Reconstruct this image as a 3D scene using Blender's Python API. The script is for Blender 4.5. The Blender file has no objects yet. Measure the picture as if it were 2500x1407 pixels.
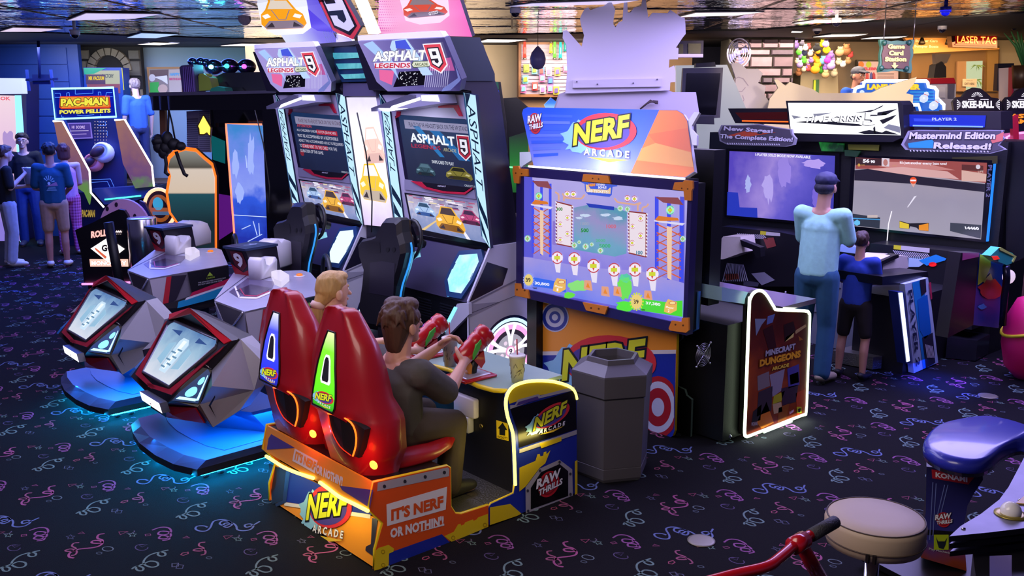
import bpy,bmesh,math,random
import numpy as np
from mathutils import Vector,Matrix
random.seed(7)
S = bpy.context.scene
COL = S.collection
PI = math.pi
# ---------------------------------------------------------------- camera (image taken as 2500 x 1407)
CAMH,FOC,HOR = 2.35,2328.0,235.0
PITCH = math.atan((703.5 - HOR) / FOC)
YAW = math.radians(48.668)          # angle of world +X to the right of the view direction
cd = bpy.data.cameras.new('camera'); cam = bpy.data.objects.new('camera',cd); COL.objects.link(cam)
cam.location = (0,0,CAMH)
cam.rotation_euler = (PI / 2 - PITCH,0,YAW - PI / 2)
cd.sensor_width = 36.0; cd.lens = 36.0 * FOC / 2500.0
cd.clip_start = 0.05; cd.clip_end = 200
S.camera = cam
# ---------------------------------------------------------------- colour management, world, big lights
S.view_settings.view_transform = 'Standard'; S.view_settings.look = 'None'
S.view_settings.exposure = 0.0; S.view_settings.gamma = 1.0
S.view_settings.use_curve_mapping = False
wd = bpy.data.worlds.new('world'); S.world = wd; wd.use_nodes = True
wd.node_tree.nodes['Background'].inputs[0].default_value = (0.05,0.045,0.12,1)
wd.node_tree.nodes['Background'].inputs[1].default_value = 1.0
def hexc(h):
    h = h.lstrip('#'); r = [int(h[i:i + 2],16) / 255 for i in (0,2,4)]
    return tuple(c / 12.92 if c <= 0.04045 else ((c + 0.055) / 1.055) ** 2.4 for c in r) + (1,)
def lamp(name,kind,loc,power,color,size=1.0,sizey=None,aim=None,spot=None):
    d = bpy.data.lights.new(name,kind); d.energy = power; d.color = hexc(color)[:3]
    if kind == 'AREA':
        d.size = size
        if sizey: d.shape = 'RECTANGLE'; d.size_y = sizey
    else: d.shadow_soft_size = size
    if spot: d.spot_size = math.radians(spot); d.spot_blend = 0.6
    o = bpy.data.objects.new(name,d); COL.objects.link(o); o.location = loc
    if aim is not None:
        o.rotation_euler = (Vector(aim) - Vector(loc)).to_track_quat('-Z','Y').to_euler()
    return o
_R0 = Vector((math.sin(YAW),-math.cos(YAW),0)); _F0 = Vector((math.cos(YAW),math.sin(YAW),0))
def FW(d,r=0,z=0): return _F0 * d + _R0 * r + Vector((0,0,z))     # floor position by distance ahead / to the right
lamp('ceiling_wash_blue','AREA',FW(13.5,-5.5,3.1),400,'#3a63ff',3.0,3.0,FW(13.5,-5.5,0))
lamp('ceiling_wash_white','AREA',(3.6,6.6,3.12),270,'#cbc6ff',4.5,4.0,(3.6,6.6,0))
lamp('ceiling_wash_front','AREA',(1.2,2.6,3.12),125,'#f4e2d8',2.5,2.5,(2.6,3.6,0))
lamp('ceiling_wash_violet','AREA',(8.0,3.4,3.12),310,'#b0a4ff',3.0,3.0,(8.0,3.4,0))
lamp('ceiling_wash_back','AREA',FW(14.3,2.5,3.1),300,'#ffe9cf',5.0,2.0,FW(15,2.5,0))
lamp('ceiling_wash_left_back','AREA',FW(15.2,-6.3,3.1),120,'#dfe8ff',3.0,1.0,FW(16.2,-6.3,0))
lamp('ceiling_wash_middle','AREA',FW(8.0,2.2,3.12),70,'#d2c6ff',2.4,1.6,FW(8.0,2.2,0))
lamp('added_spot','SPOT',FW(8.4,4.2,3.1),160,'#ffe6c0',.08,None,FW(10.2,4.2,2.65),50)  # spots added to brighten the hanging sign and the cutouts
lamp('added_spot','SPOT',FW(9.4,3.0,3.12),220,'#ffe2b8',.1,None,FW(11.9,3.9,2.4),70)
lamp('added_spot','SPOT',FW(9.6,4.6,3.12),160,'#ffe2b8',.1,None,FW(12.8,5.6,2.3),60)
lamp('added_wall_light','AREA',FW(15.6,-2.4,3.1),130,'#ffe6cc',3.0,.6,FW(17.2,-2.4,2.2))  # lamps added to brighten the upper walls that the ceiling mirrors
lamp('added_wall_light','AREA',FW(14.6,.9,3.1),60,'#ffe6cc',1.6,.5,FW(15.7,.9,2.3))

# ---------------------------------------------------------------- unprojection helpers: a pixel onto a real plane
_st,_ct = math.sin(PITCH),math.cos(PITCH)
_R = Vector((math.sin(YAW),-math.cos(YAW),0)); _F = Vector((math.cos(YAW),math.sin(YAW),0)); _U = Vector((0,0,1))
CAM = Vector((0,0,CAMH))
def ray(px,py):
    x = px - 1250.0; y = py - 703.5
    return (_R * x + _F * (FOC * _ct - y * _st) + _U * (-FOC * _st - y * _ct)).normalized()
class Pl:
    def __init__(s,p,n): s.p = Vector(p); s.n = Vector(n).normalized()
    def __call__(s,px,py):
        v = ray(px,py); return CAM + v * ((s.p - CAM).dot(s.n) / v.dot(s.n))
    def L(s,pts): return [s(*p) for p in pts]
def PX(x): return Pl((x,0,0),(-1,0,0))
def PY(y): return Pl((0,y,0),(0,-1,0))
def PZ(z): return Pl((0,0,z),(0,0,1))
def P3(a,b,c):
    a,b,c = Vector(a),Vector(b),Vector(c); n = (b - a).cross(c - a)
    if n.dot(CAM - a) < 0: n = -n
    return Pl(a,n)
def PF(d): return Pl(_F * d,-_F)                                  # wall plane squarely facing the camera, d metres ahead
def zoomer(x0,y0,k):                                             # pixels read in an enlarged crop
    return lambda pts: [(x0 + x / k,y0 + y / k) for x,y in pts]
# ---------------------------------------------------------------- materials
MC = {}
def mat(key,col='#888888',rough=0.5,metal=0.0,em=0.0,var=0.0,scale=30.0,bump=0.0,coat=0.0,alpha=1.0,trans=0.0,ecol=None,stretch=None):
    if key in MC: return MC[key]
    m = bpy.data.materials.new(key); m.use_nodes = True; nt = m.node_tree
    b = nt.nodes['Principled BSDF']
    c = hexc(col) if isinstance(col,str) else col
    b.inputs['Base Color'].default_value = c; b.inputs['Roughness'].default_value = rough; b.inputs['Metallic'].default_value = metal
    if em:
        b.inputs['Emission Color'].default_value = hexc(ecol) if ecol else c; b.inputs['Emission Strength'].default_value = em
        if not ecol: b.inputs['Base Color'].default_value = (c[0] * .15,c[1] * .15,c[2] * .15,1)
    if coat: b.inputs['Coat Weight'].default_value = coat; b.inputs['Coat Roughness'].default_value = 0.08
    if trans: b.inputs['Transmission Weight'].default_value = trans
    if alpha < 1: b.inputs['Alpha'].default_value = alpha
    if var or bump:
        tc = nt.nodes.new('ShaderNodeTexCoord'); n = nt.nodes.new('ShaderNodeTexNoise'); n.inputs['Scale'].default_value = scale; n.inputs['Detail'].default_value = 4
        if stretch:
            mp = nt.nodes.new('ShaderNodeMapping'); mp.inputs['Scale'].default_value = stretch
            nt.links.new(tc.outputs['Object'],mp.inputs[0]); nt.links.new(mp.outputs[0],n.inputs['Vector'])
        else: nt.links.new(tc.outputs['Object'],n.inputs['Vector'])
        if var:
            r = nt.nodes.new('ShaderNodeMix'); r.data_type = 'RGBA'
            r.inputs[6].default_value = tuple(x * (1 - var) for x in c[:3]) + (1,); r.inputs[7].default_value = tuple(min(1,x * (1 + var)) for x in c[:3]) + (1,)
            nt.links.new(n.outputs['Fac'],r.inputs[0]); nt.links.new(r.outputs[2],b.inputs['Base Color'])
        if bump:
            u = nt.nodes.new('ShaderNodeBump'); u.inputs['Strength'].default_value = bump; u.inputs['Distance'].default_value = 0.01
            nt.links.new(n.outputs['Fac'],u.inputs['Height']); nt.links.new(u.outputs[0],b.inputs['Normal'])
    MC[key] = m; return m
def C(h,rough=0.45,metal=0.0,**k): return mat('paint_%s_%g_%g_%s' % (h,rough,metal,'_'.join('%s%s' % (a,b) for a,b in sorted(k.items()))),h,rough,metal,**k)
def E(h,s=1.0,rough=0.25): return mat('glow_%s_%g' % (h,s),h,rough,0,em=s)
def grad(key,stops,axis,lo,hi,em=0.0,rough=0.35,noise=0.0,nscale=8.0):
    """printed or backlit colour run along a direction in world space"""
    if key in MC: return MC[key]
    m = bpy.data.materials.new(key); m.use_nodes = True; nt = m.node_tree; b = nt.nodes['Principled BSDF']
    g = nt.nodes.new('ShaderNodeNewGeometry'); d = nt.nodes.new('ShaderNodeVectorMath'); d.operation = 'DOT_PRODUCT'
    d.inputs[1].default_value = Vector(axis).normalized(); nt.links.new(g.outputs['Position'],d.inputs[0])
    mr = nt.nodes.new('ShaderNodeMapRange'); mr.inputs[1].default_value = lo; mr.inputs[2].default_value = hi
    src = d.outputs['Value']
    if noise:
        n = nt.nodes.new('ShaderNodeTexNoise'); n.inputs['Scale'].default_value = nscale; n.inputs['Detail'].default_value = 5
        nt.links.new(g.outputs['Position'],n.inputs['Vector'])
        ma = nt.nodes.new('ShaderNodeMath'); ma.operation = 'MULTIPLY_ADD'; ma.inputs[1].default_value = noise * (hi - lo) * 2; 
        sb = nt.nodes.new('ShaderNodeMath'); sb.operation = 'SUBTRACT'; sb.inputs[1].default_value = 0.5; nt.links.new(n.outputs['Fac'],sb.inputs[0])
        nt.links.new(sb.outputs[0],ma.inputs[0]); nt.links.new(src,ma.inputs[2]); src = ma.outputs[0]
    nt.links.new(src,mr.inputs[0])
    r = nt.nodes.new('ShaderNodeValToRGB'); el = r.color_ramp.elements
    while len(el) < len(stops): el.new(0.5)
    for e,(p,c) in zip(el,stops): e.position = p; e.color = hexc(c)
    nt.links.new(mr.outputs[0],r.inputs[0])
    b.inputs['Roughness'].default_value = rough
    if em:
        nt.links.new(r.outputs[0],b.inputs['Emission Color']); b.inputs['Emission Strength'].default_value = em; b.inputs['Base Color'].default_value = (.02,.02,.02,1)
    else: nt.links.new(r.outputs[0],b.inputs['Base Color'])
    MC[key] = m; return m
BLK = C('#0b0a0f',.4); CHROME = C('#c9c9d2',.12,1.0); WHITE = C('#e9e7ea',.4); STEEL = C('#9a98a4',.35,1.0)
# ---------------------------------------------------------------- text outlines (font curves turned into flat meshes, cached)
_TX = {}
def text_geo(s,bold=0.0,res=2):
    k = (s,bold)
    if k in _TX: return _TX[k]
    cu = bpy.data.curves.new('letters','FONT'); cu.body = s; cu.offset = bold; cu.resolution_u = res; cu.fill_mode = 'FRONT'
    cu.space_line = 0.9; cu.align_x = 'CENTER'
    o = bpy.data.objects.new('letters',cu); COL.objects.link(o)
    dg = bpy.context.evaluated_depsgraph_get(); dg.update()
    me = bpy.data.meshes.new_from_object(o.evaluated_get(dg),depsgraph=dg)
    vs = [(v.co.x,v.co.y) for v in me.vertices]; fs = [tuple(p.vertices) for p in me.polygons]
    bpy.data.objects.remove(o); bpy.data.curves.remove(cu); bpy.data.meshes.remove(me)
    _TX[k] = (vs,fs); return _TX[k]
# ---------------------------------------------------------------- a quad canvas on a surface
class Q:
    def __init__(s,c,lift=0.0012):           # corners: bottom-left, bottom-right, top-right, top-left
        s.c = [Vector(p) for p in c]; n = (s.c[1] - s.c[0]).cross(s.c[3] - s.c[0]).normalized(); 
        s.n = n if n.dot(CAM - s.c[0]) > 0 else -n; s.lift = lift
    def __call__(s,u,v,l=1):
        a,b,c,d = s.c
        return a * (1 - u) * (1 - v) + b * u * (1 - v) + c * u * v + d * (1 - u) * v + s.n * (s.lift * l)
def QP(pl,px,lift=0.0012): return Q([pl(*p) for p in px],lift)
# ---------------------------------------------------------------- mesh builder
class MB:
    def __init__(s): s.v = []; s.f = []; s.m = []; s.mats = []; s.sm = []
    def mi(s,m):
        if m not in s.mats: s.mats.append(m)
        return s.mats.index(m)
    def add(s,vs,fs,m,smooth=False):
        o = len(s.v); s.v += [tuple(x) for x in vs]; k = s.mi(m)
        for f in fs: s.f.append(tuple(i + o for i in f)); s.m.append(k); s.sm.append(smooth)
        return s
    def poly(s,pts,m): return s.add(pts,[tuple(range(len(pts)))],m)
    def prism(s,pts,vec,m,ms=None,mb=None):
        pts = [Vector(p) for p in pts]; vec = Vector(vec); n = len(pts)
        nrm = sum(((pts[i] - pts[0]).cross(pts[(i + 1) % n] - pts[0]) for i in range(1,n)),Vector())
        fl = nrm.dot(vec) > 0
        A = pts + [p + vec for p in pts]
        f0 = tuple(range(n)); f1 = tuple(range(2 * n - 1,n - 1,-1)); sd = [((i + 1) % n,i,n + i,n + (i + 1) % n) for i in range(n)]
        if fl: f0 = f0[::-1]; f1 = f1[::-1]; sd = [q[::-1] for q in sd]
        s.add(A,[f0],m); o = len(s.v) - 2 * n
        k2 = s.mi(ms or m); k3 = s.mi(mb or ms or m)
        for q in sd: s.f.append(tuple(i + o for i in q)); s.m.append(k2); s.sm.append(False)
        s.f.append(tuple(i + o for i in f1)); s.m.append(k3); s.sm.append(False)
        return s
    def box(s,lo,hi,m):
        (a,b,c),(d,e,f) = lo,hi
        return s.add([(a,b,c),(d,b,c),(d,e,c),(a,e,c),(a,b,f),(d,b,f),(d,e,f),(a,e,f)],
                     [(0,3,2,1),(4,5,6,7),(0,1,5,4),(1,2,6,5),(2,3,7,6),(3,0,4,7)],m)
    def cbox(s,c,sz,m): return s.box([c[i] - sz[i] / 2 for i in range(3)],[c[i] + sz[i] / 2 for i in range(3)],m)
    def bbox(s,lo,hi,m,r=0.01):            # box with chamfered edges
        bm = bmesh.new(); bmesh.ops.create_cube(bm,size=1)
        for v in bm.verts: v.co = Vector([lo[i] + (v.co[i] + .5) * (hi[i] - lo[i]) for i in range(3)])
        bmesh.ops.bevel(bm,geom=list(bm.edges),offset=r,segments=2,affect='EDGES',profile=.5)
        return s.bm(bm,m,True)
    def bm(s,bm,m,smooth=False):
        bm.verts.index_update(); s.add([v.co.copy() for v in bm.verts],[tuple(v.index for v in f.verts) for f in bm.faces],m,smooth); bm.free(); return s
    def loft(s,rings,m,caps=True,closed=True,smooth=False,loop=False):
        n = len(rings[0]); V_ = [p for r in rings for p in r]; F = []
        R_ = len(rings)
        for i in range(R_ if loop else R_ - 1):
            for j in range(n if closed else n - 1):
                a,b = i * n + j,i * n + (j + 1) % n; c,d = ((i + 1) % R_) * n + (j + 1) % n,((i + 1) % R_) * n + j
                F.append((a,b,c,d))
        if caps and not loop: F.append(tuple(range(n))[::-1]); F.append(tuple(range((R_ - 1) * n,R_ * n)))
        return s.add(V_,F,m,smooth)
    def tube(s,path,r,m,n=8,closed=False,caps=True,smooth=True):
        P = [Vector(p) for p in path]; L = len(P); rings = []
        rr = r if isinstance(r,(list,tuple)) else [r] * L
        ref = None
        for i in range(L):
            t = (P[(i + 1) % L] - P[i - 1]) if closed else (P[min(i + 1,L - 1)] - P[max(i - 1,0)])
            t = t.normalized() if t.length > 1e-9 else Vector((0,0,1))
            if ref is None: ref = t.orthogonal().normalized()
            ref = (ref - t * ref.dot(t)); ref = ref.normalized() if ref.length > 1e-6 else t.orthogonal().normalized()
            b = t.cross(ref)
            rings.append([P[i] + (ref * math.cos(2 * PI * k / n) + b * math.sin(2 * PI * k / n)) * rr[i] for k in range(n)])
        return s.loft(rings,m,caps,True,smooth,closed)
    def lathe(s,c,prof,m,n=24,axis=(0,0,1),smooth=True,caps=True):
        ax = Vector(axis).normalized(); u = ax.orthogonal().normalized(); w = ax.cross(u); c = Vector(c)
        return s.loft([[c + ax * h + (u * math.cos(2 * PI * k / n) + w * math.sin(2 * PI * k / n)) * r for k in range(n)] for r,h in prof],m,caps,True,smooth)
    def ell(s,c,r,m,n=12,k=8,rot=None):
        r = (r,r,r) if isinstance(r,(int,float)) else r; c = Vector(c); V_ = []; F = []
        for i in range(k + 1):
            a = PI * i / k
            for j in range(n):
                b = 2 * PI * j / n; p = Vector((r[0] * math.sin(a) * math.cos(b),r[1] * math.sin(a) * math.sin(b),-r[2] * math.cos(a)))
                V_.append(c + (rot @ p if rot else p))
        for i in range(k):
            for j in range(n): F.append((i * n + j,i * n + (j + 1) % n,(i + 1) * n + (j + 1) % n,(i + 1) * n + j))
        return s.add(V_,F,m,True)
    # -- prints on a canvas
    def qp(s,q,uv,m,l=1): return s.poly([q(u,v,l) for u,v in uv],m)
    def qr(s,q,u0,v0,u1,v1,m,l=1): return s.qp(q,[(u0,v0),(u1,v0),(u1,v1),(u0,v1)],m,l)
    def qe(s,q,cu,cv,ru,rv,m,l=1,n=28,a0=0,a1=2 * PI,rot=0.0):
        return s.qp(q,[(cu + ru * math.cos(a0 + (a1 - a0) * i / n) * math.cos(rot) - rv * math.sin(a0 + (a1 - a0) * i / n) * math.sin(rot),cv + ru * math.cos(a0 + (a1 - a0) * i / n) * math.sin(rot) + rv * math.sin(a0 + (a1 - a0) * i / n) * math.cos(rot)) for i in range(n)],m,l)
    def qring(s,q,cu,cv,ru,rv,k,m,l=1,n=28,a0=0,a1=2 * PI):
        for i in range(n):
            a,b = a0 + (a1 - a0) * i / n,a0 + (a1 - a0) * (i + 1) / n
            s.qp(q,[(cu + ru * math.cos(a),cv + rv * math.sin(a)),(cu + ru * math.cos(b),cv + rv * math.sin(b)),(cu + ru * k * math.cos(b),cv + rv * k * math.sin(b)),(cu + ru * k * math.cos(a),cv + rv * k * math.sin(a))],m,l)
        return s
    def qline(s,q,pts,w,m,l=1,asp=1.0,closed=False):     # w in u units; asp = width/height of the canvas
        n = len(pts)
        for i in range(n if closed else n - 1):
            (a,b),(c,d) = pts[i],pts[(i + 1) % n]; dx,dy = (c - a) * asp,d - b; L = math.hypot(dx,dy) or 1; ox,oy = -dy / L * w / 2 / asp,dx / L * w / 2
            s.qp(q,[(a - ox,b - oy),(c - ox,d - oy),(c + ox,d + oy),(a + ox,b + oy)],m,l)
        return s
    def qt(s,q,txt,box,m,l=2,bold=0.0,out=None,ow=0.03,skew=0.0,rise=0.0):
        u0,v0,u1,v1 = box
        vs,fs = text_geo(txt,bold)
        if not vs: return s
        xs = [a for a,_ in vs]; ys = [b for _,b in vs]; x0,x1,y0,y1 = min(xs),max(xs),min(ys),max(ys)
        sx,sy = (u1 - u0) / max(1e-6,x1 - x0),(v1 - v0) / max(1e-6,y1 - y0)
        def mp(x,y,ll):
            a = (x - x0) * sx; b = (y - y0) * sy
            return q(u0 + a + skew * b,v0 + b + rise * a,ll)
        if out:
            vo,fo = text_geo(txt,bold + ow); s.add([mp(x,y,l - 0.6) for x,y in vo],fo,out)
        return s.add([mp(x,y,l) for x,y in vs],fs,m)
    def plate(s,q,uv,m,h=0.01,l=0,ms=None):      # a raised plate on a canvas
        p = [q(u,v,l) for u,v in uv]; return s.prism([x + q.n * h for x in p],q.n * (-h),m,ms)
    def build(s,name,parent=None,**props):
        me = bpy.data.meshes.new(name); w = wpos(parent)
        me.from_pydata([(x - w[0],y - w[1],z - w[2]) for x,y,z in s.v],[],s.f)
        for m in s.mats: me.materials.append(m)
        me.polygons.foreach_set('material_index',s.m); me.polygons.foreach_set('use_smooth',s.sm); me.update()
        o = bpy.data.objects.new(name,me); COL.objects.link(o)
        if parent: o.parent = parent
        for k,v in props.items(): o[k] = v
        return o
_WP = {}
def wpos(o):
    if o is None: return (0,0,0)
    p = wpos(o.parent); return (p[0] + o.location.x,p[1] + o.location.y,p[2] + o.location.z)
def thing(name,label,cat,loc=(0,0,0),group=None):
    o = bpy.data.objects.new(name,None); COL.objects.link(o); o.location = loc; o.empty_display_size = .1
    o['label'] = label; o['category'] = cat
    if group: o['group'] = group
    return o
def tag(o,label,cat,group=None):
    o['label'] = label; o['category'] = cat
    if group: o['group'] = group
    return o
def dup(o,parent=None,loc=None,label=None,group=None):
    c = o.copy(); COL.objects.link(c)
    if parent: c.parent = parent
    if loc is not None: c.location = loc
    if label: c['label'] = label
    if group: c['group'] = group
    for ch in list(o.children): dup(ch,c)
    return c
def arc(cx,cy,r,a0,a1,n=8,ry=None): return [(cx + r * math.cos(math.radians(a0 + (a1 - a0) * i / n)),cy + (ry or r) * math.sin(math.radians(a0 + (a1 - a0) * i / n))) for i in range(n + 1)]
def smoothpts(pts,k=4,closed=False):
    P = [Vector(p) for p in pts]; n = len(P); out = []
    for i in range(n if closed else n - 1):
        p0,p1,p2,p3 = (P[(i - 1) % n],P[i],P[(i + 1) % n],P[(i + 2) % n]) if closed else (P[max(i - 1,0)],P[i],P[i + 1],P[min(i + 2,n - 1)])
        for j in range(k):
            t = j / k; out.append(0.5 * ((2 * p1) + (p2 - p0) * t + (2 * p0 - 5 * p1 + 4 * p2 - p3) * t * t + (3 * p1 - p0 - 3 * p2 + p3) * t ** 3))
    if not closed: out.append(P[-1])
    return out
class QX:                                     # canvas addressed by photograph pixels (or by an enlarged crop's pixels) on a real plane
    def __init__(s,pl,x0=0,y0=0,k=1.0,lift=0.0012): s.pl,s.x0,s.y0,s.k,s.lift = pl,x0,y0,k,lift; s.n = pl.n if pl.n.dot(CAM - pl.p) > 0 else -pl.n
    def __call__(s,u,v,l=1): return s.pl(s.x0 + u / s.k,s.y0 + v / s.k) + s.n * (s.lift * l)
def blob(seed,cx,cy,rx,ry,n=34,j=.28):
    r = random.Random(seed); return [(cx + rx * (1 - j * r.random() + (.25 if r.random() < .12 else 0)) * math.cos(2 * PI * i / n),cy + ry * (1 - j * r.random() + (.25 if r.random() < .12 else 0)) * math.sin(2 * PI * i / n)) for i in range(n)]
def dart_logo(mb,q,l=2,arcade=True,em=0.0,sub=None):
    """oval swoosh logo with slanted letters, drawn in the unit square of canvas q"""
    K = (lambda h: E(h,em)) if em else (lambda h: C(h,.4))
    mb.qp(q,blob(3,.2,.45,.26,.36),K('#8cc4ea'),l)
    mb.qe(q,.56,.58,.44,.36,K('#d8323a'),l + .5,rot=.25); mb.qe(q,.53,.55,.38,.285,K('#4d3f95'),l + 1,rot=.25)
    mb.qt(q,'NERF',(.1,.27,.88,.7),K('#dfe22a'),l + 3,.04,K('#14131c'),.05,.06,.3)
    if arcade:
        mb.qt(q,'A R C A D E',(.26,.1,.9,.24),K('#f2eff5'),l + 3,.03,K('#4a3550'),.03,.02,-.02)
        mb.qp(q,[(.3,.07),(.9,.06),(.62,-.01)],K('#e8c23a'),l + 1)
def thrills_logo(mb,q,l=2,em=0.0):
    K = (lambda h: E(h,em)) if em else (lambda h: C(h,.4))
    mb.qe(q,.5,.5,.38,.48,K('#c8232e'),l); mb.qring(q,.5,.5,.3,.4,.85,K('#8e1620'),l + .5)
    mb.qt(q,'RAW',(.05,.46,.9,.82),K('#f4f2f6'),l + 2,.04,K('#16131a'),.05,.1,.18)
    mb.qt(q,'THRILLS',(.12,.18,.97,.42),K('#f4f2f6'),l + 2,.04,K('#16131a'),.05,.1,.18)
# ================================================================ the room
KS = dict(kind='structure')
CZ = 3.2
carpet = mat('dark_carpet','#0b090f',.95,var=.5,scale=220,bump=.35)
carpet.node_tree.nodes['Principled BSDF'].inputs['Specular IOR Level'].default_value = .15
fl = MB().box((-6,-8,-.05),(26,26,0),carpet).build('floor',**KS)
# printed streamers and confetti of the carpet, one repeat traced on the floor plane and laid out again and again
zc = zoomer(0,1050,3.5714); gz = PZ(0.0008)
MOT = [('A',[(1325,875),(1400,850),(1470,855),(1492,890),(1440,915),(1380,910),(1400,885),(1470,890),(1490,925),(1440,950),(1385,945),(1410,922),(1465,930),(1475,955),(1415,965)],'#7d4078',.011,0),
 ('B',[(912,905),(860,915),(850,945),(890,960),(890,985),(840,990),(800,985),(810,968),(860,965),(895,985),(860,1015),(790,1030),(690,1040),(630,1060),(600,1085),(605,1110),(645,1118)],'#8f406e',.012,0),
 ('C',[(1468,1048),(1400,1065),(1375,1085),(1400,1102),(1440,1095),(1435,1072),(1380,1068),(1300,1095),(1255,1140),(1260,1175),(1320,1198),(1375,1185),(1370,1155),(1310,1145),(1260,1165),(1220,1180),(1185,1200),(1200,1225),(1240,1228),(1250,1205),(1215,1190),(1175,1195),(1150,1215)],'#5a7270',.011,0),
 ('D',[(1810,850),(1780,838),(1720,840),(1705,865),(1745,883),(1800,880),(1835,850),(1860,800),(1920,783),(1980,790),(2010,815),(1960,835),(1915,820),(1940,795),(2000,800),(2025,825),(1985,850),(1950,840),(1960,815),(2030,815),(2060,840),(2070,870),(2120,880),(2180,870),(2210,840),(2180,820),(2135,830),(2150,850),(2210,830),(2265,798)],'#566394',.011,0),
 ('E',[(1790,980),(1745,985),(1735,1010),(1775,1030),(1760,1055),(1700,1055),(1690,1045),(1740,1035),(1790,1055),(1785,1085),(1750,1092)],'#86405f',.010,0),
 ('F',[(1500,1165),(1555,1162),(1555,1190),(1500,1195)],'#55586e',.006,1),('F',[(1545,1175),(1600,1180),(1590,1210),(1535,1208)],'#4a4d68',.006,1),
 ('G',[(1265,912),(1310,908),(1315,920),(1270,926)],'#803860',.006,1),('H',[(1035,890),(1115,885),(1050,915)],'#8c3a58',.007,1),
 ('I',[(680,905),(715,890),(740,905)],'#8c3f66',.006,1),('J',[(1155 + 38 * (1 if k % 2 == 0 else .45) * math.sin(k * PI / 5),915 - 20 * (1 if k % 2 == 0 else .45) * math.cos(k * PI / 5)) for k in range(10)],'#5f7a70',.006,1),
 ('K',[(615 + 40 * (1 if k % 2 == 0 else .45) * math.sin(k * PI / 5),935 - 22 * (1 if k % 2 == 0 else .45) * math.cos(k * PI / 5)) for k in range(10)],'#454560',.006,1),
 ('L',arc(940,1038,48,0,350,12,20),'#5d6a72',.006,1),('M',arc(865,1075,24,0,340,8,10),'#3f4a55',.006,1),('N',arc(1235,1025,55,0,300,10,26),'#4b3b62',.006,0),('N',[(1210,1005),(1285,1000),(1240,1022)],'#4b3b62',.005,1),
 ('O',[(1575,1090),(1590,1075),(1640,1065),(1640,1080),(1600,1095)],'#94405a',.007,1),('P',arc(1130,885,42,-20,130,6,18),'#55485f',.006,0)]
print_mb = MB()
tile = []
for key,pts,colr,w,cl in MOT:
    P = [gz(*p) for p in zc(pts)]; P = [Vector((p.x,p.y,.0008)) for p in P]
    if not cl: P = smoothpts(P,3)
    n = len(P); qs = []
    L_,R_ = [],[]
    for i in range(n):
        t = (P[(i + 1) % n] - P[i - 1]) if cl else (P[min(i + 1,n - 1)] - P[max(i - 1,0)]); t = t.normalized() if t.length > 0 else Vector((1,0,0))
        o = Vector((-t.y,t.x,0)) * w / 2; L_.append(P[i] + o); R_.append(P[i] - o)
    tile.append((key,L_,R_,cl,mat('carpet_print_' + colr[1:],colr,.9,var=.35,scale=14)))
rnd = random.Random(3)
for ix in range(-2,13):
    for iy in range(-5,14):
        for sec in (0,1):
            ox,oy = ix * .92 + sec * .41,iy * .872 - sec * .43
            for key,L_,R_,cl,mm in tile:
                if sec and key in 'BDFLKO': continue
                p = L_[0]; X_,Y_ = p.x + ox,p.y + oy
                if X_ < .4 or X_ > 12.5 or Y_ < 1 or Y_ > 15: continue
                n = len(L_); vs = []
                for i in range(n): vs += [(L_[i].x + ox,L_[i].y + oy,.0008),(R_[i].x + ox,R_[i].y + oy,.0008)]
                fs = [(2 * i,2 * ((i + 1) % n),2 * ((i + 1) % n) + 1,2 * i + 1) for i in range(n if cl else n - 1)]
                print_mb.add(vs,fs,mm)
print_mb.build('confetti_print',fl,kind='stuff')
# ceiling: mirrored tiles above the machines, a plain black ceiling beyond them
mir = bpy.data.materials.new('mirror_ceiling'); mir.use_nodes = True; nt = mir.node_tree; b = nt.nodes['Principled BSDF']
b.inputs['Base Color'].default_value = (.62,.62,.72,1); b.inputs['Metallic'].default_value = 1; b.inputs['Roughness'].default_value = .06
tc = nt.nodes.new('ShaderNodeNewGeometry'); n1 = nt.nodes.new('ShaderNodeTexNoise'); n1.inputs['Scale'].default_value = 3.4; n1.inputs['Detail'].default_value = 3
bp = nt.nodes.new('ShaderNodeBump'); bp.inputs['Strength'].default_value = .55; bp.inputs['Distance'].default_value = .035
nt.links.new(tc.outputs['Position'],n1.inputs['Vector']); nt.links.new(n1.outputs['Fac'],bp.inputs['Height']); nt.links.new(bp.outputs[0],b.inputs['Normal'])
blackc = mat('black_ceiling_paint','#17141d',.7,var=.3,scale=4)
pc = PZ(CZ)
edge = [pc(*p) for p in [(-260,58),(0,75),(300,85),(600,94),(1300,82),(1845,72),(2080,54),(2440,34),(2760,10)]]
far = [FW(20,12,CZ),FW(20,-12,CZ)]
ce = MB().prism(edge[::-1] + [FW(9,-9,CZ),FW(-3,-9,CZ),FW(-3,9,CZ),FW(7,9,CZ)],(0,0,.05),mir).build('ceiling',**KS)
MB().prism([e - Vector((0,0,.012)) for e in edge] + [f - Vector((0,0,.012)) for f in far],(0,0,.06),blackc).build('ceiling',**KS)
# the mirror tiles themselves hang a hair out of level
def inside(p,poly):
    c = False; n = len(poly)
    for i in range(n):
        a,b = poly[i],poly[i - 1]
        if (a.y > p.y) != (b.y > p.y) and p.x < (b.x - a.x) * (p.y - a.y) / (b.y - a.y) + a.x: c = not c
    return c
mpoly = edge[::-1] + [FW(5,-9,CZ),FW(5,7,CZ)]; rt_ = random.Random(4)
for i in range(4,13):
    for j in range(-7,6):
        q4 = [FW(1.22 * (i + a) ,1.22 * (j + b),CZ - .004) for a,b in ((.01,.01),(.99,.01),(.99,.99),(.01,.99))]
        if all(inside(p,mpoly) for p in q4):
            tx,ty = rt_.uniform(-.005,.005),rt_.uniform(-.005,.005)
            P = [p + Vector((0,0,(tx * (1 if k in (1,2) else -1) + ty * (1 if k > 1 else -1)) * .3)) for k,p in enumerate(q4)]
            MB().prism(P,(0,0,.003),mir).build('ceiling_tile',ce)
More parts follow.
